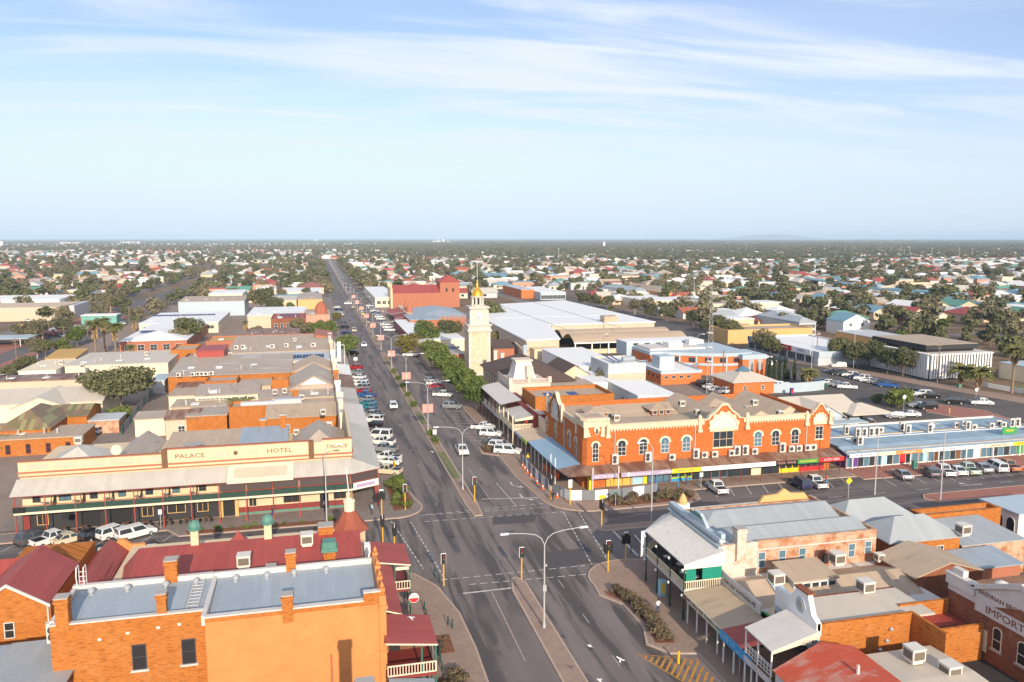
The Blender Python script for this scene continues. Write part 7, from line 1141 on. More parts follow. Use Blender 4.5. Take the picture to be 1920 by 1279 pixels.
for i, (x, y, k, c_) in enumerate(((1319, 723, 'suv', 'black'), (1332, 729, 'sedan', 'white'), (1343, 734, 'sedan', 'white'), (1353, 737, 'sedan', 'silver'), (1368, 737, 'suv', 'white'), (1384, 731, 'suv', 'white'), (1398, 735, 'sedan', 'grey'), (1453, 726, 'suv', 'silver'), (1467, 729, 'suv', 'white'), (1478, 732, 'suv', 'navy'))): X, Y = G(x, y); car(k, c_, X, Y, math.radians(-75 if i < 7 else 70), f'in the staff yard behind the emporium, {"leftmost" if i == 0 else ORD[i] + " from the left"}', 'cars in the staff yard')
for i, (x, y, k, c_, wh) in enumerate(((172, 814, 'hatch', 'white', 'in the yard beside the lane garage'), (14, 704, 'suv', 'white', 'at the left edge beside the white parapet building'), (56, 631, 'ute', 'white', 'near the red brick paving at the far left'), (117, 632, 'ute', 'silver', 'under trees on the western street'), (183, 608, 'sedan', 'navy', 'on the western street near the red kiosk'), (196, 602, 'suv', 'white', 'on the western street behind the navy sedan'), (217, 596, 'suv', 'red', 'on the western street turning near the trees'), (229, 609, 'hatch', 'white', 'parked before the white motel wing'), (40, 612, 'sedan', 'yellow', 'in the far left shopping car park'), (52, 603, 'sedan', 'white', 'under the car park shade, left'), (70, 607, 'hatch', 'red', 'in the far left car park beside shade sails'))): X, Y = G(x, y); car(k, c_, X, Y, math.radians(80 if i < 3 else 30), wh, None, far=y < 700)
# ================================================================== lamp posts, signals, signs
lm = MB().tube((0, 0, 0), (0, 0, 9.4), .11, .065, 8).tube((0, 0, .0), (0, 0, .5), .17, .17, 8); am = MB()
for s in (-1, 1): am.path([(0, 0, 9.3), (s * .35, 0, 10.1), (s * 1.0, 0, 10.55), (s * 2.2, 0, 10.8), (s * 4.1, 0, 10.95)], .045, 6)
LP_, LA_ = lm.data('pole', K['poleg']), am.data('arm', K['poleg']); LH_ = MB().box(-.45, .45, -.14, .14, -.09, .06).data('lamp_head', [K['lamp']]); BN_ = MB().box(-1.15, -.15, -.02, .02, 0, 1.9).box(.15, 1.15, -.02, .02, 0, 1.9).data('banner', [K['pinkbanner']])
YL = [78.4, 127.6, 170, 212.5, 255.5] + [298 + 43 * i for i in range(7)] + [640 + 55 * i for i in range(14)]
for i, y in enumerate(YL):
    t_ = thing('street_lamp', f'double armed grey street lamp in the median, {ORD[i] if i < 25 else "farthest"} from the camera', 'street lamp', (22.85, y, .12), 0, 'double street lamps along the median'); put('pole', LP_, t_); put('arm', LA_, t_)
    for s in (-1, 1): put('lamp_head', LH_, t_, (s * 4.4, 0, 10.95))
    if 2 <= i < 11:
        b_ = put('banner', BN_, t_, (0, 0, 4.0))
    if i == 0: part('pole_box', MB().box(22.65, 23.05, 78.2, 78.35, 4.3, 5.0).box(22.9, 23.1, 78.2, 78.4, 7.1, 7.3), 'steel', t_)
am = MB().path([(0, 0, 11.2), (.2, 0, 11.8), (.8, 0, 12.2), (1.8, 0, 12.35)], .05, 6); LA1 = am.data('arm', K['poleg']); LP1 = MB().tube((0, 0, 0), (0, 0, 11.3), .12, .07, 8).data('pole', K['poleg'])
for x, y, rz, lb in ((1221, 980, 180, 'single grey street lamp before the emporium garden bed'), (613, 988, 0, 'single grey street lamp in the cross street before the palace'), (1640, 928, 90, 'single grey street lamp right of the grey hip roofs'), (1763, 940, 90, 'single grey street lamp on the red brick median'), (1521, 700, 0, 'slim street lamp behind the cypress row'), (1305, 700, 0, 'slim street lamp in the staff yard'), (1125, 700, 0, 'slim lamp beside the beige clad box'), (1600, 690, 0, 'slim street lamp by the showroom corner')):
    X, Y = G(x, y); t_ = thing('street_lamp', lb, 'street lamp', (X, Y, 0), math.radians(rz)); put('pole', LP1, t_); put('arm', LA1, t_); put('lamp_head', LH_, t_, (2.1, 0, 12.33))
sp = MB().tube((0, 0, 0), (0, 0, 3.0), .085, n=8).data('pole', K['yellowp']); sb = MB().box(-.31, .31, -.03, .03, 2.78, 4.12).data('backboard', K['signwhite']); sh = MB().box(-.25, .25, -.26, -.03, 2.85, 4.05).data('signal_head', K['black']); ls = {c: MB().tube((0, -.262, z), (0, -.30, z), .12, n=10).data('lens', K[m_]) for c, z, m_ in (('r', 3.8, 'redlamp'), ('y', 3.45, 'timber'), ('g', 3.1, 'dgreen'))}; bh = MB().box(-.28, .28, .05, .3, 2.7, 3.9).data('rear_head', K['black']); sideh = MB().box(.1, .55, -.2, .2, 2.5, 3.6).box(-.55, -.1, -.2, .2, 2.5, 3.6).data('side_head', K['black'])
SGN = [(832, 1100, 0, 0, 'on the near left corner footpath'), (978, 1087, 0, 0, 'at the tip of the near median'), (1140, 1073, 0, 1, 'on the near right corner, left of two'), (1173, 1055, 180, 1, 'on the near right corner, right of two'), (1128, 987, 90, 1, 'at the tip of the right median'), (890, 942, 0, 0, 'at the tip of the far median'), (760, 957, 0, 0, 'by the palace corner garden bed'), (716, 968, 180, 1, 'on the palace corner by the verandah'), (718, 1020, 90, 1, 'in the left median beside the turret'), (740, 1038, -90, 1, 'near the turret at the left crossing'), (1033, 938, -90, 1, 'at the corner beside the person in black'), (1069, 948, 180, 0, 'on the emporium corner by the cones')]
for x, y, rz, sd_, wh in SGN:
    X, Y = G(x, y); t_ = thing('traffic_light', 'yellow poled traffic light ' + wh, 'traffic light', (X, Y, .1), math.radians(rz), 'traffic lights round the crossing'); put('pole', sp, t_); put('backboard', sb, t_); put('signal_head', sh, t_)
    for c_ in 'ryg': put('lens', ls[c_], t_)
    if sd_: put('side_head', sideh, t_); put('rear_head', bh, t_)
def sign(nm, lb, x, y, h, shape, m_, txt=None, tm='black', face='S', poleh=None, pm='poleg', s=.45, w_=.5, hh=.6):
    X, Y = G(x, y); t_ = thing(nm, lb, 'sign', (X, Y, 0)); part('pole', MB().tube((X, Y, 0), (X, Y, h), .05), pm, t_)
    q = MB()
    if shape == 'd': q.prof([(X - .6, h), (X, h - .6), (X + .6, h), (X, h + .6)], Y - .09, Y - .06, 'y')
    elif shape == 'o': q.tube((X, Y - .06, h), (X, Y - .1, h), w_, n=14)
    else: q.box(X - w_, X + w_, Y - .1, Y - .06, h - hh, h + hh)
    part('sign_plate', q, m_, t_)
    if txt: text(t_, txt, s, (X, Y - .115, h), face, tm)
    return t_
sign('road_sign', 'yellow diamond pedestrian sign above the grey hip roofs', 1590, 935, 3.0, 'd', 'signyellow'); sign('road_sign', 'pair of yellow warning signs on the median by the grass strip', 762, 728, 3.4, 'd', 'signyellow'); sign('road_sign', 'small yellow warning sign far up the median', 681, 600, 3.2, 'd', 'signyellow'); sign('parking_sign', 'white notice on a post in the median planting', 815, 822, 1.4, 'r', 'signwhite', w_=.4, hh=.5); sign('parking_sign', 'white parking sign before the palace pub windows', 302, 992, 2.6, 'r', 'signwhite', 'P', 'signgreen', w_=.25, hh=.35, s=.4); sign('parking_sign', 'white parking sign outside the yellow desk shop', 1314, 918, 2.6, 'r', 'signwhite', 'P', 'signgreen', w_=.3, hh=.35, s=.4); sign('road_sign', 'small pole sign in the emporium garden bed', 1154, 950, 2.2, 'r', 'green', w_=.3, hh=.15); sign('street_sign', 'blue and white footpath sign post under the income tax fascia', 1386, 1268, 2.4, 'r', 'signblue', w_=.25, hh=.4); sign('road_sign', 'round white sign by the red sedan on the left street', 667, 690, 3, 'r', 'signwhite', w_=.6, hh=.5); sign('globe_lamp', 'white globe lamp by the red brick traffic island', 1829, 755, 3.4, 'o', 'lamp', w_=.5); sign('globe_lamp', 'white globe lamp before the long cream wall', 1694, 770, 3.4, 'o', 'lamp', w_=.5)
# power poles and tall masts
def power_pole(x, y, h, lb, grp=None):
    X, Y = G(x, y); t_ = thing('power_pole', lb, 'power pole', (X, Y, 0), 0, grp); part('pole', MB().tube((X, Y, 0), (X, Y, h), .17, .12, 7), 'bark', t_); part('crossarm', MB().box(X - 1.1, X + 1.1, Y - .06, Y + .06, h - .8, h - .65).box(X - .8, X + .8, Y - .06, Y + .06, h - 1.6, h - 1.47), 'bark', t_); return t_
for x, y, h, lb in ((33, 700, 11, 'timber power pole by the western street at the left edge'), (122, 655, 9, 'timber power pole left of the tall palms'), (165, 640, 9, 'timber power pole beside the mustard shed trees'), (243, 612, 10, 'timber power pole before the white motel'), (1355, 720, 10, 'power pole beside the pavilion'), (1703, 675, 12, 'tall pole before the white fins'), (1531, 672, 10, 'pole beside the showroom signs'), (1757, 720, 12, 'dark pole at the fin office corner'), (130, 590, 10, 'pole before the western street trees'), (375, 545, 11, 'pole far up the western street')): power_pole(x, y, h, lb)
MSK = [(1900, 520, 26), (1810, 520, 18), (1838, 520, 16), (1850, 520, 15), (1695, 483, 17), (1705, 483, 22), (1747, 484, 20), (1798, 484, 20), (1822, 484, 19), (1670, 475, 18), (1690, 476, 18), (1649, 475, 16), (1599, 474, 18), (1586, 474, 16), (1399, 473, 22), (1301, 560, 14), (1047, 495, 24), (1262, 478, 14), (1240, 476, 12), (1188, 478, 12), (1236, 476, 14)]
MSK.sort()
for i, (x, y, h) in enumerate(MSK):
    X, Y = G(x, y); t_ = thing('floodlight_mast', f'pale floodlight mast rising over the far trees, {LR(i)}', 'mast', (X, Y, 0), 0, 'floodlight masts'); part('pole', MB().tube((X, Y, 0), (X, Y, h), .5 if Y > 800 else .25, .35 if Y > 800 else .15, 6), 'poleg', t_); part('light_frame', MB().box(X - 1.2, X + 1.2, Y - .2, Y + .2, h, h + 1.0), 'poleg', t_)
# ================================================================== works fence, cones, bollards, bins, birds
PT = [(981, 853), (994, 880), (1008, 898), (1022, 916), (1036, 934)]; pts = [G(x, y + 2) for x, y in PT]; pts = [(36.6, 142), (36.3, 137), (36.2, 132), (36.4, 127), (36.8, 122), (38.4, 117.6), (42.4, 116.7), (46.8, 116.6), (51.0, 117.0), (53.4, 117.6)]
t_ = thing('works_fence', 'temporary works fence of grey mesh, white and yellow panels round the emporium corner', 'fence', (38, 120, .1)); 
for i, (a, c_) in enumerate(zip(pts[:-1], pts[1:])):
    a, c_ = Vector(a), Vector(c_)
    for j in range(3 if i < 4 else 2):
        n = 3 if i < 4 else 2; p, q_ = a.lerp(c_, j / n), a.lerp(c_, (j + .97) / n); m_ = ['hoard', 'lgrey', 'hoard', 'signwhite'][(i * 3 + j) % 4] if i < 5 else ['signwhite', 'hoard', 'signwhite', 'hoard', 'hoard', 'signwhite', 'hoard', 'hoard'][(i - 5) * 2 + j]
        o = part('fence_panel', strip(MB(), p[:], q_[:], .25, 1.9, .04), m_, t_)
        if i == 6 and j == 0: sub(o, 'yellow_board', strip(MB(), (p.lerp(q_, .3) - Vector((0, .03)))[:], (p.lerp(q_, .8) - Vector((0, .03)))[:], .25, 1.0, .03), 'signyellow')
for i, (x, y) in enumerate(pts): part('fence_post', MB().tube((x, y, .1), (x, y, 2.0), .03), 'steel', t_)
cm_ = MB().box(-.19, .19, -.19, .19, 0, .04, 0).lathe([(.15, .04), (.1, .28)], (0, 0, 0), 10, 0).lathe([(.1, .28), (.07, .46)], (0, 0, 0), 10, 1).lathe([(.07, .46), (.03, .7)], (0, 0, 0), 10, 0).data('traffic_cone', [K['cone'], K['signwhite']])
for i, (x, y) in enumerate(((980, 878), (984, 882), (989, 888), (996, 896), (1007, 908), (1018, 918), (1045, 934), (1064, 938), (1087, 938), (1109, 938), (1125, 936), (1135, 934), (1189, 925))):
    X, Y = G(x, y); o = put('traffic_cone', cm_, None, (X, Y, .12)); tag(o, f'orange and white traffic cone outside the works fence, {ORD[i]} counting round from the parked utes', 'traffic cone', 'cones along the works fence'); o.scale = (1.3, 1.3, 1.3)
wp = thing('works_barrier', 'orange plastic works barrier under the blue awning', 'barrier', (39.5, 134, .1)); part('barrier', MB().prof([(133, .1), (133.2, 1.1), (136, 1.1), (136.2, .1)], 39.2, 39.6, 'x'), 'cone', wp); part('second_barrier', MB().box(39.9, 40.2, 129, 132, .1, 1.1), 'cone', wp)
bo = MB().tube((0, 0, 0), (0, 0, 1.0), .07, n=8).tube((0, 0, 1.0), (0, 0, 1.05), .09, n=8).data('bollard', K['dgreen'])
for i, (x, y) in enumerate(((815, 1082), (823, 1094), (796, 1146), (799, 1160), (804, 1172), (822, 1220), (824, 1232), (826, 1244), (829, 1262), (1183, 1038), (1203, 1046), (840, 1175), (848, 1180))): X, Y = G(x, y); tag(put('bollard', bo, None, (X, Y, .1)), f'dark metal bollard on the {"left" if x < 1000 else "right"} near footpath, {ORD[i]} of them', 'bollard', 'dark bollards by the garden beds')
yb = MB().tube((0, 0, 0), (0, 0, 1.3), .12, n=8).data('bollard', K['yellowp'])
for x, y, lb in ((1272, 1246, 'tall yellow bollard on the hatched marking at the right kerb'), (740, 878, 'yellow bollard beside the palace corner garden'), (1780, 776, 'yellow bollard behind the arcade roof')): X, Y = G(x, y); tag(put('bollard', yb, None, (X, Y, .1)), lb, 'bollard')
def bin_(lb, x, y, m1, m2, h=1.1, nm='litter_bin'): X, Y = G(x, y); t_ = thing(nm, lb, 'bin', (X, Y, .12)); part('casing', MB().box(X - .38, X + .38, Y - .35, Y + .35, .12, h), m1, t_); part('front_panel', MB().box(X - .2, X + .2, Y - .37, Y - .352, .5, h - .15), m2, t_); part('lid', MB().box(X - .42, X + .42, Y - .4, Y + .4, h, h + .12), m1, t_)
bin_('light blue street bin with a yellow front under the white verandah', 1241, 1118, 'skyb', 'signyellow', 1.9); bin_('teal green utility box outside the arcade shops', 1714, 880, 'copper', 'green', 1.5, 'utility_box'); bin_('green wheelie bin in the mid car park', 1548, 727, 'green', 'dgreen'); bin_('teal bin by the palms below the fin office', 1798, 728, 'copper', 'copper'); bin_('yellow bin against the pavilion wall', 1346, 722, 'signyellow', 'signyellow', 1.4); bin_('dark litter bin on the left near footpath', 818, 1222, 'charcoal', 'black', 1.0); bin_('red kiosk box by the western street paving', 100, 628, 'red', 'signwhite', 3.6, 'kiosk'); bin_('dark blue bin with red lid behind the emporium roofs', 1484, 741, 'navy', 'red', 1.8)
bw = MB().poly([(0, .12, 0), (.55, .02, .12), (.5, -.16, .12), (0, -.12, 0)]).poly([(0, -.12, -.01), (.5, -.16, .11), (.55, .02, .11), (0, .12, -.01)]).data('wing', K['signwhite']); bb = MB().lathe([(.01, -.35), (.10, -.15), (.12, .05), (.07, .22), (.02, .32)], (0, 0, 0), 8)
bb.v = [(x, z, y) for x, y, z in bb.v]; bb = bb.data('body', K['signwhite']); bt_ = MB().poly([(-.08, -.3, 0), (.08, -.3, 0), (.14, -.55, 0), (-.14, -.55, 0)]).data('tail', K['signwhite'])
for x, y, z, rz, wh in ((1105, 1211, 3, 60, 'over the right lane beside the median'), (1163, 1236, 3, -20, 'over the right lane near the hatched marking'), (1123, 1275, 3, 40, 'at the bottom over the right lane'), (810, 847, 2, 20, 'over the left carriageway by the median'), (770, 1158, 7.6, 30, 'over the little red balcony roof')):
    t_ = thing('bird', 'white bird flying low ' + wh, 'bird', (*G(x, y, z), z), math.radians(rz), 'white birds over the crossing'); t_.scale = (.75, .75, .75); t_.rotation_euler = (.25, .35, math.radians(rz)); put('body', bb, t_); put('wing', bw, t_); o = put('wing', bw, t_); o.rotation_euler = (0, 0, PI); o.rotation_euler = (PI, 0, PI) if False else (0, 0, PI); put('tail', bt_, t_)
# ================================================================== air conditioners and roof coolers
acb = MB().box(-.45, .45, -.2, .2, .06, .9).box(-.42, -.3, -.18, .18, 0, .06).box(.3, .42, -.18, .18, 0, .06).data('casing', K['acw']); acf = MB().tube((-.1, -.205, .48), (-.1, -.22, .48), .3, n=12).data('fan', K['acd']); acb2 = MB().box(-.45, .45, -.2, .2, .06, 1.45).data('casing', K['acw']); coolb = MB().box(-.62, .62, -.62, .62, .25, 1.25).box(-.5, .5, -.5, .5, 0, .25).box(-.66, .66, -.66, .66, 1.25, 1.33).data('casing', K['acw']); coolg = MB().box(-.5, .5, -.64, -.622, .4, 1.1).data('grille', K['coolgrille']); coolw = MB().box(-.64, -.622, -.5, .5, .4, 1.1).data('grille', K['coolgrille'])
def ac(x, y, z, lb, grp, kind='ac', rz=0, s=1):
    t_ = thing('air_conditioner' if kind != 'cool' else 'roof_cooler', lb, 'air conditioner' if kind != 'cool' else 'roof cooler', (x, y, z), rz, grp); t_.scale = (s, s, s)
    if kind == 'cool': put('casing', coolb, t_); put('grille', coolg, t_); put('grille', coolw, t_)
    elif kind == 'tall': put('casing', acb2, t_); put('fan', acf, t_); put('fan', acf, t_, (0, 0, .5))
    else: put('casing', acb, t_); put('fan', acf, t_)
LR = lambda i: 'leftmost' if i == 0 else ORD[i] + ' from the left'
for i, (x, y, k) in enumerate(((1153, 862, 'tall'), (1215, 857, 'tall'), (1260, 856, 'ac'), (1305, 851, 'tall'), (1321, 852, 'ac'), (1340, 851, 'ac'), (1372, 848, 'ac'), (1382, 845, 'tall'), (1397, 845, 'tall'), (1415, 846, 'ac'), (1467, 839, 'tall'), (1484, 842, 'ac'), (1498, 839, 'ac'), (1514, 839, 'ac'), (1525, 838, 'ac'))): X, z = RY(x, y, 122.9); ac(X, 122.9, 4.0, f'white air conditioner against the emporium wall above the awning, {LR(i)}', 'air conditioners above the emporium awning', k, s=1.25)
for i, (x, y, k) in enumerate(sorted(((285 / 4.2625 + 1520, 680 + 575 / 4.2625, 'tall'), (1608, 819, 'tall'), (1620, 819, 'tall'), (1633, 818, 'tall'), (1643, 817, 'tall'), (1651, 811, 'ac'), (1691, 808, 'tall'), (1702, 813, 'tall'), (1743, 811, 'tall'), (1747, 802, 'ac'), (1793, 802, 'ac'), (1814, 806, 'tall'), (1807, 799, 'ac'), (1826, 806, 'ac'), (1859, 803, 'ac'), (1872, 798, 'ac'), (1881, 801, 'ac'), (1897, 801, 'tall'), (1907, 800, 'tall'), (1602, 831, 'ac'), (1612, 835, 'tall')))): X, Y = G(x, y, 3.62); ac(X, Y, 3.62, f'air conditioner on the blue grey arcade roof, {LR(i)}', 'air conditioners on the arcade roof', k, s=1.25)
COOL = [(148, 832, 10.2, 'white roof cooler on the grey gable behind the palace parapet'), (556, 815, 8.6, 'small roof cooler between the palace chimneys'), (617, 803, 9.4, 'roof cooler on the right palace hip roof'), (606, 777, 6.6, 'roof cooler on the brown gable behind the palace'), (566, 749, 6, 'tall cooler at the end of the silver duct'), (516, 739, 6, 'large cooler left of the vent gable'), (534, 737, 6, 'second large cooler left of the vent gable'), (1155, 789, 8.9, 'roof cooler left on the emporium roof'), (1278, 762, 10.2, 'roof cooler on the middle emporium gable'), (1307, 779, 9.6, 'roof cooler behind the big emporium gable'), (1414, 760, 10.2, 'roof cooler right of the emporium lantern'), (1462, 781, 10.0, 'roof cooler on the right emporium gable'), (1402, 772, 9.4, 'dark roof cooler between the emporium gables'), (1805, 1003, 6.2, 'roof cooler on the long blue grey roof at right'), (1569, 1058, 5.8, 'cream roof cooler below the brick side wall with windows'), (1455, 1096, 5.2, 'dark square cooler beside the sign wall'), (1622, 1112, 6.3, 'tall grey cooler on the cream roof behind the round window'), (1713, 1240, 5.3, 'cream cooler on the pale roof at the bottom right'), (1780, 1272, 4.6, 'cream cooler at the very bottom right'), (1648, 1052, 5, 'small white cooler beside the tan gable workshop'), (458, 1063, 8.4, 'white condenser on a frame on the red hotel roof'), (576, 1022, 8.2, 'grey box cooler on the red hotel roof'), (432, 668, 7, 'roof cooler on the beige skillion roof, left'), (553, 640, 7.2, 'roof cooler along the orange yellow roof'), (155, 690, 4.8, 'roof cooler on the long cream roof, left'), (275, 666, 4.8, 'roof cooler on the long cream roof, right'), (115, 683, 4.4, 'roof cooler on the white parapet building')]
for x, y, z, lb in COOL: X, Y = G(x, y, z); ac(X, Y, z, lb, None, 'cool', 0, .7 if 'small' in lb else .85 if y < 850 else 1.05)
for i, (x, y) in enumerate(((335, 706), (362, 705), (372, 704), (379, 704), (387, 704), (397, 703))): X, Y = G(x, y, 5.9); ac(X, Y, 5.8, f'white air conditioner along the edge of the long grey roof, {LR(i)}', 'air conditioners on the long grey roof', s=1.2)
for i, (x, y) in enumerate(((443, 655), (456, 654), (511, 653), (537, 651), (588, 650))): X, Y = G(x, y, 6.5); ac(X, Y, 6.5, f'white air conditioner on the beige skillion roof, {LR(i)}', 'air conditioners on the beige skillion roof', s=1.4)
for i, (x, y) in enumerate(((20, 1190),)): ac(-23.6, 74.7, 6.3, 'large white air conditioner fixed to the brick gable wall at the left edge', None, 'tall', .3, 1.3)
# ================================================================== people
def person(lb, X, Y, rz, top, legs, z=.12, hair='black', skin=(.45, .26, .18), act='stand'):
    J = dict(p=(0, 0, .95), c=(0, 0, 1.25), n=(0, 0, 1.47), h=(0, .02, 1.66), sl=(-.19, 0, 1.40), sr=(.19, 0, 1.40), el=(-.25, .02, 1.12), er=(.25, .04, 1.12), wl=(-.27, .12, .88), wr=(.24, .2, .92), hl=(-.27, .16, .79), hr=(.23, .27, .86), kl=(-.11, .06, .50), kr=(.11, -.02, .50), al=(-.12, .0, .08), ar=(.12, -.12, .10), fl=(-.12, .17, .04), fr=(.12, .04, .04), tl=(-.1, 0, .9), tr=(.1, 0, .9))
    E_ = 'pc cn nh csl csr slel srer elwl erwr wlhl wrhr ptl ptr tlkl trkr klal krar alfl arfr'; ks = list(J); ed = []
    for e_ in E_.split():
        for k in ks:
            if e_.startswith(k) and e_[len(k):] in J: ed.append((ks.index(k), ks.index(e_[len(k):]))); break
    rad = dict(p=.15, c=.16, n=.065, h=.105, sl=.075, sr=.075, el=.05, er=.05, wl=.035, wr=.035, hl=.045, hr=.045, kl=.06, kr=.06, al=.042, ar=.042, fl=.04, fr=.04, tl=.09, tr=.09)
    me = bpy.data.meshes.new('body'); me.from_pydata([J[k] for k in ks], ed, []); o = bpy.data.objects.new('body', me); COL.objects.link(o); md = o.modifiers.new('skin', 'SKIN')
    for i, k in enumerate(ks): me.skin_vertices[0].data[i].radius = (rad[k], rad[k] * (.75 if k in 'pc' else 1)); me.skin_vertices[0].data[i].use_root = (k == 'p')
    ss = o.modifiers.new('sub', 'SUBSURF'); ss.levels = ss.render_levels = 1
    m2 = bpy.data.meshes.new_from_object(o.evaluated_get(bpy.context.evaluated_depsgraph_get())); bpy.data.objects.remove(o)
    for m_ in (flat('skin %.2f' % skin[0], skin, .6), K[top] if isinstance(top, str) else top, K[legs], K['black']): m2.materials.append(m_)
    for p in m2.polygons:
        c = p.center; p.material_index = 3 if c.z < .1 else 2 if c.z < .95 and abs(c.x) < .2 else 1 if c.z < 1.46 and not (abs(c.x) > .215 and c.z < 1.1) else 0; p.use_smooth = True
    t_ = thing('person', lb, 'person', (X, Y, z), rz); put('body', m2, t_); put('hair', MB().lathe([(.02, .125), (.09, .09), (.118, .02), (.11, -.05)][::-1], (0, -.012, 1.68), 10).data('hair', [K[hair]]), t_); put('eye', MB().box(-.05, -.025, .10, .125, 1.665, 1.685).box(.025, .05, .10, .125, 1.665, 1.685).data('eyes', [K['black']]), t_)
X, Y = G(1036, 941); person('person in black clothes standing by the traffic light at the works fence', X, Y, .6, 'black', 'black'); X, Y = G(990, 876); person('worker in yellow vest and dark trousers behind the works fence', 37.6, 140.5, 2.6, 'signyellow', 'navy', hair='yellowp'); person('person in a lilac top standing in the palace doorway', .3, 122.6, 3.0, 'mauve', 'black'); X, Y = G(1326, 924); person('person in dark clothes beside the open door of the white ute', X, Y, -1.2, 'navy', 'black'); X, Y = G(1549, 909); person('person in orange and blue work clothes beside the white ute at the red shop', X, Y, 1.5, 'cone', 'signblue'); person('person in red sitting height jacket standing on the balcony hotel deck', 41, 154.5, 2.5, 'red', 'black', 3.45); person('person in dark jacket walking under the palace verandah', -7.5, 121.4, 1.4, 'charcoal', 'navy')
for i in range(9):
    x = -39 + i * 2.75; t_ = thing('pub_table', f'dark pub table with stools under the palace verandah, {LR(i)}', 'table', (x, 121.7, .12), 0, 'pub tables under the palace verandah'); part('tabletop', MB().box(x - .5, x + .5, 121.3, 122.0, .85, .92), 'timber', t_); part('leg', MB().box(x - .08, x + .08, 121.6, 121.75, .12, .85), 'black', t_)
    for s in (-.8, .8): part('stool', MB().tube((x + s, 121.65, .12), (x + s, 121.65, .65), .17, .17, 8), 'black', t_)
for i, x in enumerate((-38.6, -34.6, -30.5, -26.4, -22.6, -18.9)): t_ = thing('balcony_table', f'small grey table and chairs on the palace balcony, {LR(i)}', 'table', (x, 122.2, 3.92), 0, 'tables on the palace balcony'); part('tabletop', MB().tube((x, 122.2, 4.6), (x, 122.2, 4.64), .4, n=10), 'poleg', t_); part('leg', MB().tube((x, 122.2, 3.92), (x, 122.2, 4.6), .04), 'black', t_); part('chair', MB().box(x + .5, x + .9, 122.0, 122.4, 4.3, 4.36).box(x + .86, x + .9, 122.0, 122.4, 4.36, 4.8), 'poleg', t_)
for lb, x, y, rz, a, c in (('person in white shirt walking on the right near footpath by the dry shrubs', 36.2, 78.5, .2, 'signwhite', 'navy'), ('person in teal top outside the arcade shop fronts', 112, 121, 1.2, 'teal', 'black'), ('person in grey standing under the emporium awning by the yellow shop', 60.5, 121.2, 2.9, 'hoard', 'navy'), ('person in maroon walking under the balcony hotel verandah', 39.2, 170, 3.1, 'maroon', 'black'), ('person in light blue crossing the left footpath by the palace corner', 7.2, 119, -1.2, 'skyb', 'charcoal')): person(lb, x, y, rz, a, c)
# ================================================================== trees and shrubs
rg = np.random.default_rng(11)
def crown_mesh(name, clumps, n, size, mat_, seed, flatten=.0):
    r = np.random.default_rng(seed); w_ = np.array([c[3] * c[4] * c[5] for c in clumps]) ** .67; k = r.choice(len(clumps), n, p=w_ / w_.sum()); c = np.array(clumps)[k]
    d = r.normal(size=(n, 3)); d /= np.linalg.norm(d, axis=1)[:, None]; rad = r.random(n) ** .33 * .35 + .65; rad *= .8 + .4 * r.random(n)
    p = c[:, :3] + d * c[:, 3:6] * rad[:, None]; nn = d * .7 + r.normal(size=(n, 3)) * .55 + np.array([0, 0, .35]); nn /= np.linalg.norm(nn, axis=1)[:, None]
    t = np.cross(nn, r.normal(size=(n, 3))); t /= np.linalg.norm(t, axis=1)[:, None]; b_ = np.cross(nn, t); s = size * (.6 + .8 * r.random(n))[:, None]; s2 = s * (.55 + .5 * r.random(n))[:, None]
    v = np.stack([p - t * s - b_ * s2 * .4, p + t * s * .2 - b_ * s2, p + t * s + b_ * s2 * .3, p - t * s * .1 + b_ * s2], 1).reshape(-1, 3)
    f = np.arange(n * 4).reshape(n, 4); me = bpy.data.meshes.new(name); me.from_pydata(v.tolist(), [], f.tolist()); me.materials.append(K[mat_]); me.update(); return me
def clumpset(seed, h, w, base, n, squash=.6):
    r = random.Random(seed); out = []
    for i in range(n):
        a = 2 * PI * i / n + r.uniform(-.5, .5); q = w * r.uniform(.18, .38); z = base + (h - base) * r.uniform(.25, .78); s = w * r.uniform(.16, .27)
        out.append((q * math.cos(a), q * math.sin(a), z, s, s, s * squash * r.uniform(.8, 1.2)))
    out.append((0, 0, base + (h - base) * .74, w * .27, w * .27, (h - base) * .26)); return out
def trunk_mesh(name, h, base, w, seed, m, r0=.22, limbs=5):
    r = random.Random(seed); mb = MB(); p = Vector((0, 0, -.05)); q = Vector((r.uniform(-.2, .2), r.uniform(-.2, .2), base * .9)); mb.tube(p, q, r0, r0 * .7, 7)
    for i in range(limbs):
        a = 2 * PI * i / limbs + r.uniform(-.4, .4); e = Vector((w * .27 * math.cos(a), w * .27 * math.sin(a), base + (h - base) * r.uniform(.35, .6))); m_ = q.lerp(e, .5) + Vector((0, 0, .25)); mb.tube(q, m_, r0 * .5, r0 * .34, 5); mb.tube(m_, e, r0 * .34, r0 * .12, 5)
    return mb.data(name, K[m])
TP = {}
def proto(key, h, w, base, ncl, nl, size, leaf, bark, seed, squash=.6, limbs=5, r0=.22): TP[key] = (crown_mesh('crown', clumpset(seed, h, w, base, ncl, squash), nl, size, leaf, seed), trunk_mesh('trunk', h, base, w, seed, bark, r0, limbs))
for i in range(3): proto(f'street{i}', 8, 7.2, 2.4, 9, 3000, .26, 'leafb', 'bark', 20 + i, .8)
for i in range(2): proto(f'olive{i}', 8, 8, 2.2, 10, 2800, .28, 'leafy', 'bark', 30 + i, .8)
for i in range(3): proto(f'gum{i}', 10, 9, 3.0, 9, 1700, .32, 'leafg', 'barkp', 40 + i, .75, 6, .28)
for i in range(3): proto(f'dark{i}', 9, 8.5, 2.6, 10, 3000, .30, 'leafd', 'bark', 50 + i, .85)
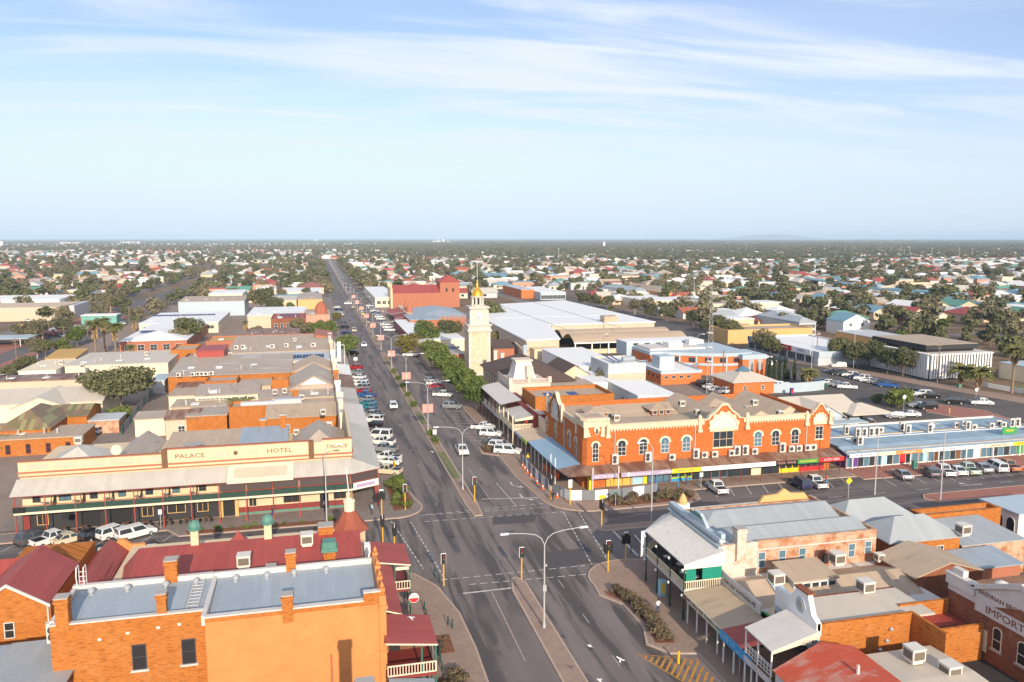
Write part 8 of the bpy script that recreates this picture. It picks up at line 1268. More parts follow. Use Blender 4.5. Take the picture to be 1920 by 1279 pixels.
proto('broad', 10.5, 15, 4.0, 20, 7000, .34, 'leafd', 'bark', 60, .42, 9, .4); proto('bush', 3.2, 4.4, .3, 9, 2200, .18, 'leafb', 'bark', 61, .8, 4, .1)
for i in range(5): proto(f'far{i}', 9 + i * .6, 8.6 + (i % 2) * 1.4, 1.6, 7, 340, .85, 'leafg' if i % 2 else 'leafd', 'bark', 70 + i, .8, 3)
proto('farb', 6.5, 7, 1.0, 7, 320, .75, 'leafb', 'bark', 77, .8, 3)
def tree(key, X, Y, lb, grp=None, s=1., sz=1., nm='tree'):
    t_ = thing(nm, lb, 'tree', (X, Y, 0), R.uniform(0, 6.28), grp); cm_, tm_ = TP[key]; a = put('crown', cm_, t_); b_ = put('trunk', tm_, t_); a.scale = b_.scale = (s, s, s * sz); return t_
NTREE = 0
def tpx(key, x, y, lb, grp=None, s=1., sz=1., nm='tree'):
    X, Y = G(x, y); return tree(key, X, Y, lb, grp, s, sz, nm)
tpx('broad', 228, 768, 'broad dark shade tree standing beside the lane', None, 1.0)
for i, y in enumerate((187, 199, 211, 224, 238, 252, 266)): tree(f'street{i % 3}', 37.2, y, f'bright green street tree on the right kerb below the clock tower, {ORD[i]} in the row', 'bright street trees below the clock tower', 1.0 + .1 * (i % 2), .98)
tpx('olive0', 764, 668, 'olive yellow street tree on the right kerb beyond the green row', None, 1.0); tpx('street1', 800, 655, 'large green tree behind the olive street tree', None, 1.35); tpx('dark0', 842, 645, 'dark round tree left of the clock tower', None, 1.05); tpx('street0', 655, 672, 'bright street tree on the left kerb by the blade sign', None, 1.05); tpx('dark2', 925, 618, 'dark green tree right behind the clock tower', None, 1.2, 1.2); tpx('olive1', 937, 648, 'small yellow green tree right of the clock tower', None, .75)
for i, (x, y, k, s) in enumerate(((560, 635, 'gum0', .9), (580, 632, 'street0', .8), (600, 633, 'street1', .9), (618, 632, 'street2', .9), (485, 637, 'gum1', .6), (518, 637, 'street2', .55), (632, 604, 'olive0', .6))): tpx(k, x, y, f'green tree behind the orange yellow hall, {LR(i)}', 'trees behind the orange yellow hall', s)
for i, (x, y, k, s) in enumerate(((1571, 682, 'dark0', .95), (1607, 690, 'dark1', .95), (1645, 690, 'dark2', 1.0), (1663, 700, 'dark0', .85), (1692, 705, 'dark1', 1.0), (1718, 706, 'gum2', .75))): tpx(k, x, y, f'dark street tree before the white fin office, {LR(i)}', 'street trees before the fin office', s)
tpx('bush', 1684, 764, 'round bright green bush over the cream wall', None, 1.5); tpx('bush', 1646, 755, 'small yellow green bush behind the cream house', None, .7); tpx('gum0', 1130, 740, 'grey green gum between the white annex and white hall', None, .75); tpx('dark1', 1150, 742, 'dark shrubby tree beside the white hall', None, .6)
for i, (x, y, k, s) in enumerate(((1345, 625, 'dark0', .9), (1300, 612, 'dark1', .9), (1370, 640, 'dark2', 1.0), (1325, 625, 'dark1', .7), (1430, 660, 'gum1', .9), (1445, 668, 'dark1', .8), (1250, 603, 'dark0', .8), (1220, 597, 'dark2', .8), (1190, 590, 'gum2', .9), (1095, 577, 'dark0', 1.0), (1115, 577, 'dark1', .9), (1140, 580, 'dark2', .9))): tpx(k, x, y, f'dark tree along the back street beyond the market shed, {LR(i)}', 'dark trees along the back street', s)
for i, (x, y, k, s) in enumerate(((355, 648, 'dark0', 1.2), (335, 652, 'gum1', .8), (120, 668, 'street0', .8), (85, 672, 'dark2', .75), (70, 672, 'gum0', .75), (145, 650, 'street1', 1.0), (48, 705, 'dark1', .7), (16, 712, 'dark1', .5), (122, 612, 'gum0', 1.0), (80, 640, 'gum1', .95), (65, 638, 'gum2', .85), (118, 633, 'dark0', .9), (208, 585, 'gum0', 1.05), (228, 588, 'dark1', 1.1), (190, 600, 'gum2', .9), (237, 598, 'dark2', .7), (490, 585, 'dark0', 1.5), (515, 590, 'dark1', 1.1), (545, 585, 'street2', .7), (42, 640, 'gum2', .8))): tpx(k, x, y, f'tree between the left block and the western street, {LR(i)} as listed by size and place' if False else f'{"dark" if k[0] == "d" else "grey green" if k[0] == "g" else "bright"} tree of the western streets, {ORD[i]} of these', 'trees between the left block and western street', s)
for i, (x, y) in enumerate(((15, 850), (40, 846), (25, 838), (58, 838))): tpx('bush', x, y, f'bright garden bush beside the rusted house, {LR(i)}', 'garden bushes at the left edge', 1.1)
tpx('bush', 225, 790, 'olive bush beside the lane fence', None, 1.1); tpx('bush', 200, 762, 'small bush in the yard under the broad tree', None, .6)
# palms
def palm_proto(h, fr, fl, seed, skirt=True):
    r = random.Random(seed); tr_ = MB(); tr_.lathe([(.42, -.05), (.30, .8), (.26, h * .5), (.27, h - .4), (.1, h)], (0, 0, 0), 8); lf = MB(); sk = MB()
    for i in range(fr):
        a = 2 * PI * i / fr * 2.39; up = r.uniform(.05, 1.0); p = Vector((0, 0, h)); d = Vector((math.cos(a) * (1.15 - .6 * up), math.sin(a) * (1.15 - .6 * up), up)).normalized(); st = fl / 5; wdt = fl * .14
        for k in range(5):
            q = p + d * st; sd_ = d.cross(Vector((0, 0, 1))); sd_ = sd_.normalized() if sd_.length > .01 else Vector((1, 0, 0)); w0 = wdt * (.5, 1, 1.05, .9, .55)[k]; w1 = wdt * (1, 1.05, .9, .55, .05)[k]; dr = Vector((0, 0, -.16 * fl / 3)); lf.poly([p, q, q + sd_ * w1 + dr, p + sd_ * w0 + dr]); lf.poly([q, p, p - sd_ * w0 + dr, q - sd_ * w1 + dr]); p = q; d = (d + Vector((0, 0, -.30))).normalized()
    if skirt:
        for i in range(26):
            a = r.uniform(0, 6.28); z = h - r.uniform(.2, 2.4); sk.poly([(.3 * math.cos(a), .3 * math.sin(a), z), (.95 * math.cos(a + .1), .95 * math.sin(a + .1), z - 1.0), (.55 * math.cos(a + .25), .55 * math.sin(a + .25), z - 1.9), (.26 * math.cos(a + .3), .26 * math.sin(a + .3), z - .4)])
    return lf.data('crown', K['leafp']), tr_.data('trunk', K['palmbark']), sk.data('dead_fronds', K['thatch']) if skirt else None
PP = {'tall': palm_proto(11, 46, 3.4, 1), 'date': palm_proto(4.6, 60, 4.3, 2), 'short': palm_proto(3.6, 60, 3.2, 3), 'fan': palm_proto(9.5, 70, 2.9, 4), 'small': palm_proto(4.5, 34, 2.2, 5)}
def palm(k, x, y, lb, grp=None, s=1.):
    X, Y = G(x, y); t_ = thing('palm_tree', lb, 'palm tree', (X, Y, 0), R.uniform(0, 6.28), grp)
    for n_, m_ in zip(('crown', 'trunk', 'dead_fronds'), PP[k]):
        if m_: o = put(n_, m_, t_); o.scale = (s, s, s)
palm('tall', 1897, 737, 'tall palm at the right edge behind the white garden wall', None, 1.05); palm('tall', 1922, 740, 'second tall palm cut by the right edge', None, 1.0); palm('date', 1801, 726, 'shaggy date palm before the fin office, left of two'); palm('date', 1834, 731, 'full date palm before the fin office, right of two'); palm('short', 455, 800, 'short bushy palm among the roofs behind the palace', None, 1.25)
for x, y, k, s, lb in ((180, 672, 'fan', 1.0, 'tall fan palm with pale trunk, left of the group'), (218, 674, 'fan', .95, 'tall fan palm with shaggy brown trunk, right of the group'), (197, 660, 'fan', .95, 'fan palm between the two nearer fan palms'), (247, 676, 'small', 1.0, 'small palm right of the tall fan palms'), (252, 622, 'small', 1.2, 'palm before the white motel'), (460, 622, 'small', .9, 'small palm by the red solar hotel'), (497, 560, 'small', 1.2, 'palm left of the far dark trees'), (1146, 606, 'fan', .8, 'palm on the back street beyond the market hall'), (1235, 590, 'fan', .7, 'palm before the long white shops beyond the back street'), (1517, 724, 'short', 1.0, 'low palm beside the blue screen wall')): palm(k, x, y, lb, None, s * (1.25 if k == 'fan' and x < 300 else 1))
cyp = crown_mesh('crown', [(0, 0, 1.2, .5, .5, 1.2), (0, 0, 3, .55, .55, 2.2), (0, 0, 5.2, .35, .35, 1.8)], 900, .16, 'leafc', 9); cyt = MB().tube((0, 0, 0), (0, 0, 1), .1).data('trunk', K['bark'])
for i, (x, y, s) in enumerate(((1442, 715, 1), (1451, 714, 1), (1461, 714, 1), (1471, 714, .98), (1478, 715, .5), (1489, 713, .85), (1505, 716, .45))): X, Y = G(x, y); t_ = thing('cypress_tree', f'slim dark cypress right of the civic building, {LR(i)}', 'cypress', (X, Y, 0), 0, 'cypress row'); a = put('crown', cyp, t_); a.scale = (1, 1, 1.1 * s); put('trunk', cyt, t_)
# planted beds: shrubs one by one
shp = [crown_mesh('shrub', clumpset(90 + i, .95, 1.5, .05, 6, .8), 420, .10, 'leafs', 90 + i) for i in range(3)]; shg = [crown_mesh('shrub', clumpset(95 + i, 1.5, 2.0, .05, 7, .8), 520, .12, 'leafb', 95 + i) for i in range(2)]
def inside(p, poly):
    c = False; j = len(poly) - 1
    for i in range(len(poly)):
        if (poly[i][1] > p[1]) != (poly[j][1] > p[1]) and p[0] < (poly[j][0] - poly[i][0]) * (p[1] - poly[i][1]) / (poly[j][1] - poly[i][1]) + poly[i][0]: c = not c
        j = i
    return c
def plant(poly, n, meshes, lb, grp, smin=.7, smax=1.1):
    xs_, ys_ = [p[0] for p in poly], [p[1] for p in poly]; k = 0; got = []
    for _ in range(n * 40):
        if k >= n: break
        p = (R.uniform(min(xs_), max(xs_)), R.uniform(min(ys_), max(ys_)))
        if not inside(p, poly) or any((p[0] - q[0]) ** 2 + (p[1] - q[1]) ** 2 < .3 for q in got): continue
        got.append(p); k += 1
    for k, p in enumerate(sorted(got)): o = put('shrub', meshes[k % len(meshes)], None, (*p, .14), R.uniform(0, 6)); s = R.uniform(smin, smax); o.scale = (s, s, s); tag(o, f'{lb}, {LR(k)}', 'shrub', grp)
SE_ = [(32.9, 84.8), (34.2, 84.7), (34.8, 82), (35.0, 72.4), (33.8, 72.8), (34.2, 76), (34.1, 81.8)]
plant(SE_, 26, shp, 'dry brown clipped shrub in the near right footpath bed', 'dry shrubs in the right footpath bed', .8, 1.25); plant(BED_NE, 30, shp, 'dry brown shrub in the bed before the emporium', 'dry shrubs before the emporium', .8, 1.2); plant(BED_NW, 16, shg, 'bright green shrub in the palace corner bed', 'green shrubs at the palace corner', .6, 1.05); plant([(9.9, 71.2), (12.3, 71.2), (12.3, 66.4), (9.9, 66.4)], 12, shp, 'dry olive shrub in the lower left footpath bed', 'dry shrubs in the lower left bed', .7, 1.1); plant(rect(10.6, 12.3, 76, 79), 4, shp, 'sparse low shrub in the upper left footpath bed', 'sparse shrubs in the upper left bed', .3, .5); plant(rect(-18, 1.5, 116.9, 117.9), 14, shg, 'low green tuft in the strip bed before the palace', 'tufts before the palace', .25, .5); plant(rect(31.4, 33.3, 149.4, 152.8), 5, shp, 'round shrub on the kerb island beside the white utes', 'island shrubs', .8, 1.1)
tree('bush', 12.4, 133.0, 'small bright tree at the far end of the palace corner bed', None, .55)
for y in np.arange(196, 250, 13): tree('bush', 22.9, y, f'thin shrub in the median planting, {ORD[int((y - 196) // 13)]} of the row', 'thin shrubs in the median', .4, 1.1)
for y in (160, 166): tree('bush', 22.9, y, f'sparse sapling in the median, {"nearer" if y < 163 else "farther"} of two', 'median saplings', .35, 1.2)
# lane fence
b = thing('fence', 'grey green sheet fence along the lane beside the broad tree', 'fence', (*G(262, 790), 0)); a_, c_ = Vector(G(228, 816)), Vector(G(287, 738))
for i in range(14): part('fence_panel', strip(MB(), a_.lerp(c_, i / 14)[:], a_.lerp(c_, (i + .985) / 14)[:], 0, 1.9, .05), 'concrete' if i % 3 else 'copper', b)
# ================================================================== suburbs
def in_view(X, Y, m=60):
    r = X * math.cos(YAW) - Y * math.sin(YAW); f = X * math.sin(YAW) + Y * math.cos(YAW); return f > 100 and abs(r) < f * .655 + m
def built(X, Y):      # the hand-built centre, its streets
    if -92 < X < 150 and Y < 545: return True
    if 150 <= X < 225 and Y < 305: return True
    if -135 < X < -88 and Y < 900: return True
    if 128 < X < 178 and Y < 640: return True
    if 3 < X < 43 and Y < 1650: return True
    if 578 < Y < 612: return True
    if -240 < X <= -135 and Y < 480: return True
    return False
WALLC = [K[k] for k in ('palecream', 'beige', 'offwhite', 'terr', 'pink', 'lgrey', 'cream')]; ROOFC = [('white', 'whiteroof'), ('cream', 'creamroof'), ('grey', 'zinc'), ('tan', 'tan'), ('red', 'redroof'), ('terracotta', 'terracotta'), ('green', 'greenroof'), ('white', 'whiteroof'), ('grey', 'grey'), ('pale grey', 'paleroof'), ('white', 'whiteroofx'), ('blue', 'bluedeep')]
HP = []
for kind, lx, ly, h, rise in (('gx', 13, 9, 3, 1.9), ('hip', 14, 10.5, 3, 2.2), ('gy', 9, 13, 3, 2.0), ('hip', 11, 11, 3, 2.4), ('flat', 16, 11, 4, 0)):
    HP.append((kind, MB().box(-lx / 2, lx / 2, -ly / 2, ly / 2, 0, h).data('wall', K['beige']), (MB().box(-lx / 2 - .2, lx / 2 + .2, -ly / 2 - .2, ly / 2 + .2, h, h + .25) if kind == 'flat' else roofmb(kind, -lx / 2, lx / 2, -ly / 2, ly / 2, h, rise, .5)).data('roof', [K['zinc'], K['beige']]), lx, ly))
hw = MB().box(-.8, .8, -.05, .03, 0, 1.2, 0).data('window', K['glass']); hd_ = MB().box(-.5, .5, -.05, .03, 0, 2.05).data('door', K['timber']); hv = MB().prof([(-1.9, 2.3), (.0, 2.75), (0, 2.65), (-1.9, 2.2)], -4, 4, 'x').box(-3.9, -3.8, -1.85, -1.75, 0, 2.25).box(3.8, 3.9, -1.85, -1.75, 0, 2.25).data('verandah', K['creamroof'])
cand = []
for gx in range(-130, 260):
    for gy in range(14, 240):
        X = gx * 19 + rg.uniform(-3, 3); Y = gy * 24 + rg.uniform(-3, 3)
        if gx % 7 == 0 or gy % 6 == 0: continue
        if built(X, Y) or not in_view(X, Y): continue
        d = math.hypot(X, Y); dens = (.9 if X > 0 else .74) if Y < 1500 else .68
        if X > 350 + .16 * Y and Y > 1250: dens *= .2
        if X > 150 and Y > 1700: dens *= .3
        if X < -60 and Y > 1050 and Y < 1400: dens *= .25
        if rg.random() < dens: cand.append((d, X, Y))
cand.sort(); AREA = lambda X, Y: 'far left' if X < -.22 * Y - 60 else 'left' if X < 10 else 'middle' if X < .35 * Y else 'right' if X < .62 * Y + 40 else 'far right'
BAND = lambda Y: 'first streets' if Y < 420 else 'nearer streets' if Y < 620 else 'middle streets' if Y < 800 else 'outer streets'
SH = {'gx': 'gabled', 'gy': 'gable fronted', 'hip': 'hip roofed', 'flat': 'flat roofed'}
far_h = {}; seen = {}
for i, (d, X, Y) in enumerate(cand):
    hk = int(rg.integers(0, 5)); rc = ROOFC[int(rg.integers(0, len(ROOFC)))]; wc = WALLC[int(rg.integers(0, len(WALLC)))]; rz = float(rg.choice([0, 0, 0, PI / 2])) + float(rg.normal() * .03); s = float(rg.uniform(.95, 1.4))
    kind, wm_, rm2, lx, ly = HP[hk]
    if i < 290:
        lb = f'{rc[0]} roofed {SH[kind]} house in the {BAND(Y)} to the {AREA(X, Y)}'; lb = lb.replace('hip roofed house', 'hipped house').replace('flat roofed house', 'flat topped house').replace('to the middle', 'in the middle'); seen[lb] = seen.get(lb, 0) + 1
        if seen[lb] > 1: lb += f', {ORD[min(seen[lb] - 1, 24)]} nearest'
        t_ = thing('house', lb, 'house', (X, Y, 0), rz, 'suburban houses'); t_.scale = (s, s, s); o = put('wall', wm_, t_); setmat(o, wc); o = put('roof', rm2, t_); setmat(o, K[rc[1]]); setmat(o, wc, 1)
        for u in (-lx * .28, lx * .3): put('window', hw, t_, (u, -ly / 2, .9))
        put('window', hw, t_, (-lx / 2, 0, .9), -PI / 2); put('door', hd_, t_, (0, -ly / 2, 0))
        if i % 3 == 0: put('verandah', hv, t_, (0, -ly / 2 - .02, 0))
    else: far_h.setdefault((rc[1], hk), []).append((X, Y, rz, s, wc))
mb_by = {}
mats = list({m.name: m for m in WALLC}.values()) + [K[k] for k in dict.fromkeys(r[1] for r in ROOFC)]; ix = {m.name: i for i, m in enumerate(mats)}; V = []; Fc = []; MI = []; nb = 0
for (rk, hk), lst in far_h.items():
    kind, wm_, rm2, lx, ly = HP[hk]
    for X, Y, rz, s, wc in lst:
        ca, sa = math.cos(rz) * s, math.sin(rz) * s
        for me, sl in ((wm_, (wc.name, wc.name)), (rm2, (K[rk].name, wc.name))):
            v = np.array([x.co[:] for x in me.vertices]); V.append(np.stack([X + v[:, 0] * ca - v[:, 1] * sa, Y + v[:, 0] * sa + v[:, 1] * ca, v[:, 2] * s], 1))
            for p in me.polygons: Fc.append([q + nb for q in p.vertices]); MI.append(ix[sl[p.material_index]])
            nb += len(v)
me = bpy.data.meshes.new('distant_houses'); me.from_pydata(np.concatenate(V).tolist(), [], Fc)
for m in mats: me.materials.append(m)
me.polygons.foreach_set('material_index', MI); o = bpy.data.objects.new('distant_houses', me); COL.objects.link(o); o['kind'] = 'stuff'; o['label'] = 'far suburb of small pale roofed houses towards the horizon'
HOUSES = [(X, Y) for d, X, Y in cand]
# trees of the suburb: nearest ones single, the rest as stuff
cell = {}
for X, Y in HOUSES: cell.setdefault((int(X // 20), int(Y // 20)), []).append((X, Y))
def clear(X, Y):
    for a in (-1, 0, 1):
        for c_ in (-1, 0, 1):
            for hx, hy in cell.get((int(X // 20) + a, int(Y // 20) + c_), ()):
                if abs(X - hx) < 8 and abs(Y - hy) < 7.5: return False
    return True
tp = []; n = 0
while n < 60000:
    n += 1; Y = float(rg.uniform(150, 4300)); f = Y
    X = float(rg.uniform(-.50 * Y - 140, 1.15 * Y + 140))
    if not in_view(X, Y) or built(X, Y) or not clear(X, Y): continue
    dens = (.27 if X > 0 else .36) if Y < 1400 else .40; dens *= .55 + .9 * (math.sin(X * .011 + 1.3) * math.sin(Y * .009 + .4) * .5 + .5)
    if X > 350 + .16 * Y and Y > 1250: dens = .8
    elif X > 180 and Y > 1500: dens = .75
    if X > 180 and Y < 1200: dens *= 1.15
    if X < 0 and Y > 1900: dens *= .6
    if X < -60 and 1080 < Y < 1330: dens *= .12
    if rg.random() < dens: tp.append((math.hypot(X, Y), X, Y))
for k in range(46):
    for x in (8.5 + rg.uniform(-3, 2), 37.5 + rg.uniform(-1.5, 3)):
        Y = 625 + k * 17 + float(rg.uniform(-4, 4))
        if x > 20 and Y < 690 and k % 2: continue
        tp.append((math.hypot(x, Y) * .6, float(x), Y))
for k in range(60): X = -86 + float(rg.uniform(-2, 2)) if k % 2 else -130 + float(rg.uniform(-4, 3)); Y = float(rg.uniform(430, 900)); tp.append((math.hypot(X, Y) * .8, X, Y))
tp.sort(); KINDS = ['far0', 'far1', 'far2', 'far3', 'far4', 'farb']; DESC = dict(far0='dark rounded', far1='olive spreading', far2='tall dark', far3='tall olive', far4='very tall dark', farb='small bright green'); seen = {}; rest = {k: [] for k in KINDS}; protos = {}
for i, (d, X, Y) in enumerate(tp):
    k = KINDS[int(rg.choice(6, p=[.22, .22, .17, .17, .12, .10]))]; s = float(rg.uniform(.55, 1.1))
    if X > 900: s *= .8
    if i < 285:
        lb = f'{DESC[k]} tree in the {"avenue beyond the roundabout" if 3 < X < 43 else BAND(Y) + " to the " + AREA(X, Y)}'.replace('to the middle', 'in the middle'); seen[lb] = seen.get(lb, 0) + 1
        if seen[lb] > 1: lb += f', {ORD[min(seen[lb] - 1, 31)]} nearest'
        t_ = tree(k, X, Y, lb, 'suburban trees', s, 1.0); protos.setdefault(k, t_.children[0] if t_.children[0].name.startswith('crown') else t_.children[1])
    else: rest[k].append((X, Y, s))
def scatter(name, pts, proto_ob, lb, zs=1.):
    me = bpy.data.meshes.new(name); me.from_pydata([(p[0], p[1], 0) for p in pts], [], []); at = me.attributes.new('size', 'FLOAT', 'POINT'); at.data.foreach_set('value', [p[2] for p in pts]); at = me.attributes.new('turn', 'FLOAT_VECTOR', 'POINT'); at.data.foreach_set('vector', np.stack([np.zeros(len(pts)), np.zeros(len(pts)), rg.uniform(0, 6.28, len(pts))], 1).ravel())
    o = bpy.data.objects.new(name, me); COL.objects.link(o); o['kind'] = 'stuff'; o['label'] = lb
    g = bpy.data.node_groups.new(name, 'GeometryNodeTree'); g.interface.new_socket('Geometry', in_out='INPUT', socket_type='NodeSocketGeometry'); g.interface.new_socket('Geometry', in_out='OUTPUT', socket_type='NodeSocketGeometry')
    gi, go = g.nodes.new('NodeGroupInput'), g.nodes.new('NodeGroupOutput'); ip = g.nodes.new('GeometryNodeInstanceOnPoints'); oi = g.nodes.new('GeometryNodeObjectInfo'); oi.inputs[0].default_value = proto_ob; oi.inputs['As Instance'].default_value = True
    a1 = g.nodes.new('GeometryNodeInputNamedAttribute'); a1.data_type = 'FLOAT'; a1.inputs[0].default_value = 'size'; a2 = g.nodes.new('GeometryNodeInputNamedAttribute'); a2.data_type = 'FLOAT_VECTOR'; a2.inputs[0].default_value = 'turn'
    l = g.links.new; l(gi.outputs[0], ip.inputs['Points']); l(oi.outputs['Geometry'], ip.inputs['Instance']); l(a1.outputs[0], ip.inputs['Scale']); l(a2.outputs[0], ip.inputs['Rotation']); l(ip.outputs[0], go.inputs[0]); md = o.modifiers.new('scatter', 'NODES'); md.node_group = g; return o
for k in KINDS:
    if rest[k] and k in protos: scatter('distant_trees', rest[k], protos[k], f'{DESC[k]} trees of the far suburb and bush, too many to count')
# bush plain beyond the town
bp_ = []
for _ in range(34000):
    Y = 2600 + 7400 * float(rg.random()) ** 1.3; X = float(rg.uniform(-.48 * Y, 1.1 * Y))
    if in_view(X, Y) and (X > .08 * Y or rg.random() < .35): bp_.append((X, Y, float(rg.uniform(.8, 1.5))))
scatter('far_woodland', bp_, protos['far1'], 'flat dark woodland plain reaching to the horizon')
# distant landmarks
def far_thing(nm, lb, cat, x, y, boxes, m='white'):
    X, Y = G(x, y); t_ = thing(nm, lb, cat, (X, Y, 0))
    for dx, dy, wx, wy, hh in boxes: part('block', MB().box(X + dx, X + dx + wx, Y + dy, Y + dy + wy, 0, hh), m, t_)
    return t_
far_thing('industrial_plant', 'white industrial plant with stacks on the horizon above the theatre', 'industrial plant', 825, 455.5, [(-60, 0, 70, 30, 16), (20, 0, 18, 20, 28), (50, 0, 40, 30, 14), (-120, 0, 40, 30, 10), (-20, 0, 6, 8, 38)]); far_thing('industrial_plant', 'small white plant with one stack among the far bush to the right', 'industrial plant', 1135, 466, [(-30, 0, 60, 20, 10), (-8, 0, 7, 7, 26)]); far_thing('warehouse', 'long white far warehouse left on the horizon', 'warehouse', 130, 458, [(-60, 0, 120, 40, 12)]); far_thing('warehouse', 'second long white far warehouse left of the street end', 'warehouse', 245, 457, [(-70, 0, 130, 40, 14)]); far_thing('water_tower', 'white tower block at the left edge of the horizon', 'tower', 3, 464, [(-5, 0, 10, 10, 26)]); far_thing('warehouse', 'white sheds far right of centre on the plain', 'warehouse', 1375, 459, [(-90, 0, 60, 30, 10), (30, 0, 130, 30, 10)]); far_thing('water_tower', 'pale square tank tower on the horizon left of the street end', 'tower', 592, 454, [(-14, 0, 28, 20, 34)], 'pblue')
b = thing('station_platform', 'long blue grey railway station canopy on the right beyond the houses', 'railway station', (*G(1640, 540), 0))
a_, c_ = Vector(G(1508, 521, 6)), Vector(G(1720, 549, 6)); part('canopy_roof', strip(MB(), a_[:], c_[:], 5.4, 6.2, 12), 'bluedeep', b); a_, c_ = Vector(G(1640, 541, 6)), Vector(G(1800, 552, 6)); part('station_roof', strip(MB(), a_[:], c_[:], 5.4, 6.8, 16), 'bluedeep', b); a_, c_ = Vector(G(1800, 562, 6)), Vector(G(1935, 566, 6)); part('far_canopy_roof', strip(MB(), a_[:], c_[:], 4.4, 5.2, 12), 'bluedeep', b); part('platform_wall', strip(MB(), Vector(G(1640, 548, 3))[:], Vector(G(1800, 560, 3))[:], 0, 4, 6), 'beige', b)
b = thing('footbridge', 'cream railway footbridge with sloping ramps beyond the station houses', 'footbridge', (*G(1700, 548), 0)); q = [(*G(1598, 552, 3), 3), (*G(1690, 532, 9), 9), (*G(1740, 531, 9), 9), (*G(1770, 540, 5), 5)]
for p0, p1 in zip(q[:-1], q[1:]): part('span', MB().tube(p0, p1, .9, .9, 4), 'cream', b)
b = thing('shopping_centre', 'white and grey shopping centre at the left edge beyond the car park', 'shopping centre', (*G(40, 590), 0))
for x, y, wx, wy, hh, m_ in ((20, 603, 46, 34, 7, 'beige'), (62, 597, 40, 30, 6.4, 'lgrey'), (100, 590, 26, 24, 5.4, 'offwhite'), (0, 590, 60, 40, 8, 'white')): X, Y = G(x, y); part('block', MB().box(X - wx / 2, X + wx / 2, Y, Y + wy, 0, hh), m_, b)
b = thing('shade_structure', 'grey shade canopy over the far left car park', 'canopy', (*G(35, 640), 0)); X, Y = G(20, 632, 3.2); part('roof', MB().box(X - 26, X + 8, Y - 6, Y + 8, 3.0, 3.2), 'pblue', b); part('second_roof', MB().box(X - 8, X + 22, Y + 26, Y + 40, 3.0, 3.2), 'lgrey', b)
for i in range(4): part('post', MB().box(X - 25 + i * 10, X - 24.8 + i * 10, Y - 5.8, Y - 5.6, 0, 3), 'white', b)
X, Y = G(185, 592, 4); b = thing('service_station', 'turquoise mural building by the western street trees', 'building', (X, Y, 0)); part('wall', MB().box(X - 8, X + 8, Y, Y + 9, 0, 4), plain('turquoise render', (.16, .38, .33)), b); part('roof', MB().box(X - 8.2, X + 8.2, Y - .3, Y + 9.2, 4, 4.3), 'whiteroof', b)
X, Y = G(755, 514); b = thing('shop_building', 'bright red roofed shop far beyond the theatre', 'shop', (X, Y, 0)); part('wall', MB().box(X - 20, X + 22, Y, Y + 14, 0, 5), 'palecream', b); part('roof', MB().box(X - 21, X + 23, Y - 2, Y + 15, 5, 6.2), 'red', b)
X, Y = G(1603, 628); b = bld('house', 'white two-storey house with blue gable roof beyond the mustard wall', X - 6, X + 7, Y, Y + 12, 6, 'white', ('gy', 3, 'bluedeep'), windows=[('S', 2, 1, 1.4, 1.4), ('S', 2, 3.8, 1.4, 1.4)])
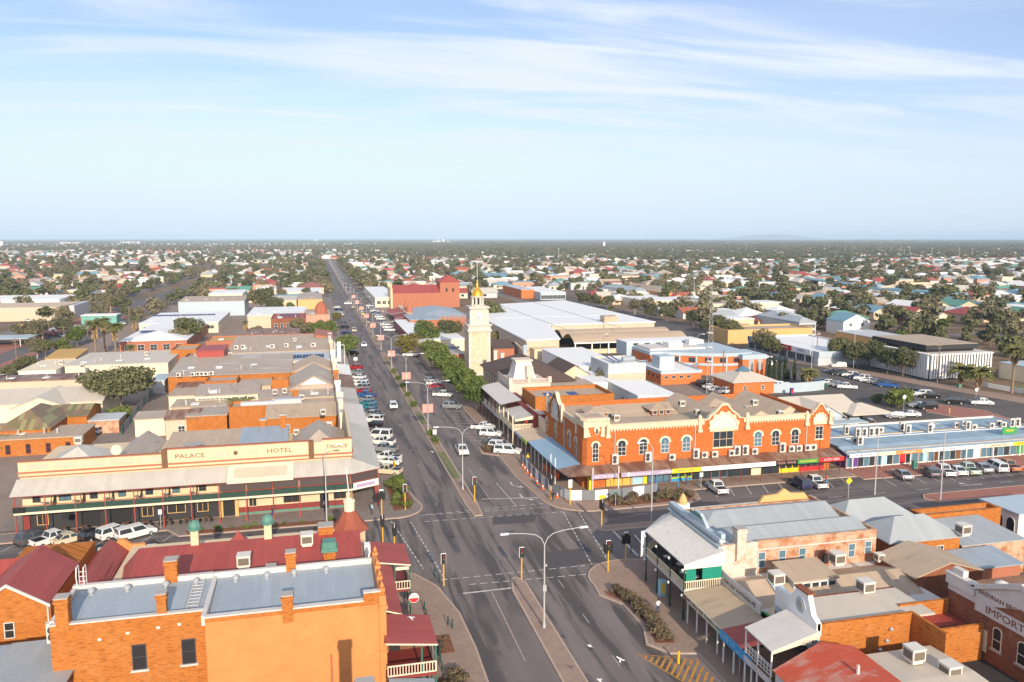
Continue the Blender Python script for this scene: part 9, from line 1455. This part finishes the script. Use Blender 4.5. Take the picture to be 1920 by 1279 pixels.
GR = [('shop_building', 'long white shop row with green verandah beyond the back street', (1195, 562), (1300, 566), 552, 5, 'palecream', ('flat', 0, 'whiteroof'), (('S', 8, .6, 3, 2.4),)), ('shop_building', 'white arcaded shops with green awnings right of the palms', (1300, 568), (1440, 572), 556, 4.6, 'palecream', ('flat', 0, 'creamroof'), (('S', 9, .6, 3, 2.4),)), ('shop_building', 'pale blue and white motor showroom beyond the market hall', (1010, 548), (1065, 549), 538, 5, 'pblue', ('flat', 0, 'whiteroof'), (('S', 6, .6, 3.4, 2.6),)), ('shop_building', 'orange fronted store with yellow sign beyond the market hall', (975, 543), (1005, 544), 535, 6, 'orangep', ('flat', 0, 'lgrey'), ()), ('warehouse', 'blue roofed hall beyond the trees behind the dome', (915, 520), (972, 520), 512, 6, 'white', ('gx', 2, 'bluedeep'), ()), ('house', 'white colonial house with pale roofs right of the dark trees', (1183, 545), (1228, 546), 536, 6.5, 'white', ('hip', 2, 'pblue' if False else 'zinc'), (('S', 5, 1, 1.6, 1.6), ('S', 5, 3.8, 1.6, 1.6))), ('hall_building', 'orange gabled historic hall near the white colonial house', (1238, 548), (1262, 548), 538, 7, 'orender', ('gy', 3, 'tan'), (('S', 3, 1, 1.4, 2),)), ('motel_building', 'two-storey pale motel with grey roofs beyond the mustard wall', (1485, 602), (1545, 606), 590, 6, 'lgrey', ('hip', 2, 'zinc'), (('S', 5, .8, 1.8, 1.6), ('S', 5, 3.4, 1.8, 1.6))), ('hall_building', 'mustard yellow hall behind the brown trees at right', (1628, 632), (1720, 634), 620, 5, 'yellow', ('flat', 0, 'lgrey'), ()), ('shed', 'green roofed market shed far beyond the fin office', (1660, 560), (1775, 574), 552, 4.5, 'cream', ('flat', 0, 'greenroof'), ())]
for nm, lb, pl_, pr_, yf, hh, wl, rf_, wn in GR: x0, x1, y0, y1 = pb(pl_, pr_, yf, hh); bld(nm, lb, x0, x1, y0, y1, hh, wl, rf_, windows=wn)
# far roads, bare ground, horizon hill
sheet('far_highway', [(26, 1700), (34, 1700), (330, 4300), (290, 4300)], .02, K['verge']); sheet('bare_ground', [(-620, 1120), (-190, 1120), (-190, 1180), (-620, 1180)], .02, K['verge']); sheet('bare_ground', [(-900, 1185), (-250, 1185), (-250, 1260), (-900, 1260)], .021, K['pave'] if False else K['soil']); sheet('bare_ground', [(560, 2500), (1000, 2500), (900, 2900), (500, 2900)], .022, K['pave'])
hm = MB(); hx, hy = G(1447, 449.2); dd = 24000 / math.hypot(hx, hy); hx *= dd; hy *= dd; n = 24
ring = [[(hx + (1500 * s_) * math.cos(2 * PI * i / n), hy + (900 * s_) * math.sin(2 * PI * i / n), z * (1 + .12 * math.sin(i * 2.3))) for i in range(n)] for s_, z in ((1.2, -5), (.8, 40), (.5, 105), (.28, 128))]
for a, c_ in zip(ring[:-1], ring[1:]):
    for i in range(n): j = (i + 1) % n; hm.poly([a[i], a[j], c_[j], c_[i]])
hm.poly(ring[-1]); struct(hm.build('hill', K['leafd'] if False else plain('bush hill', (.06, .065, .04)), own=False))
# ================================================================== the air: one closed box of even haze
hzb = MB().box(-44000, 44000, -700, 58000, -1.1, 160); m = bpy.data.materials.new('haze'); m.use_nodes = True; t = m.node_tree; t.nodes.clear(); pv = t.nodes.new('ShaderNodeVolumePrincipled'); om = t.nodes.new('ShaderNodeOutputMaterial'); pv.inputs['Color'].default_value = (.60, .80, 1, 1); pv.inputs['Density'].default_value = .000085; pv.inputs['Anisotropy'].default_value = -.2; t.links.new(pv.outputs[0], om.inputs['Volume'])
o = hzb.build('haze', m, own=False); o['kind'] = 'stuff'; o.display_type = 'BOUNDS'
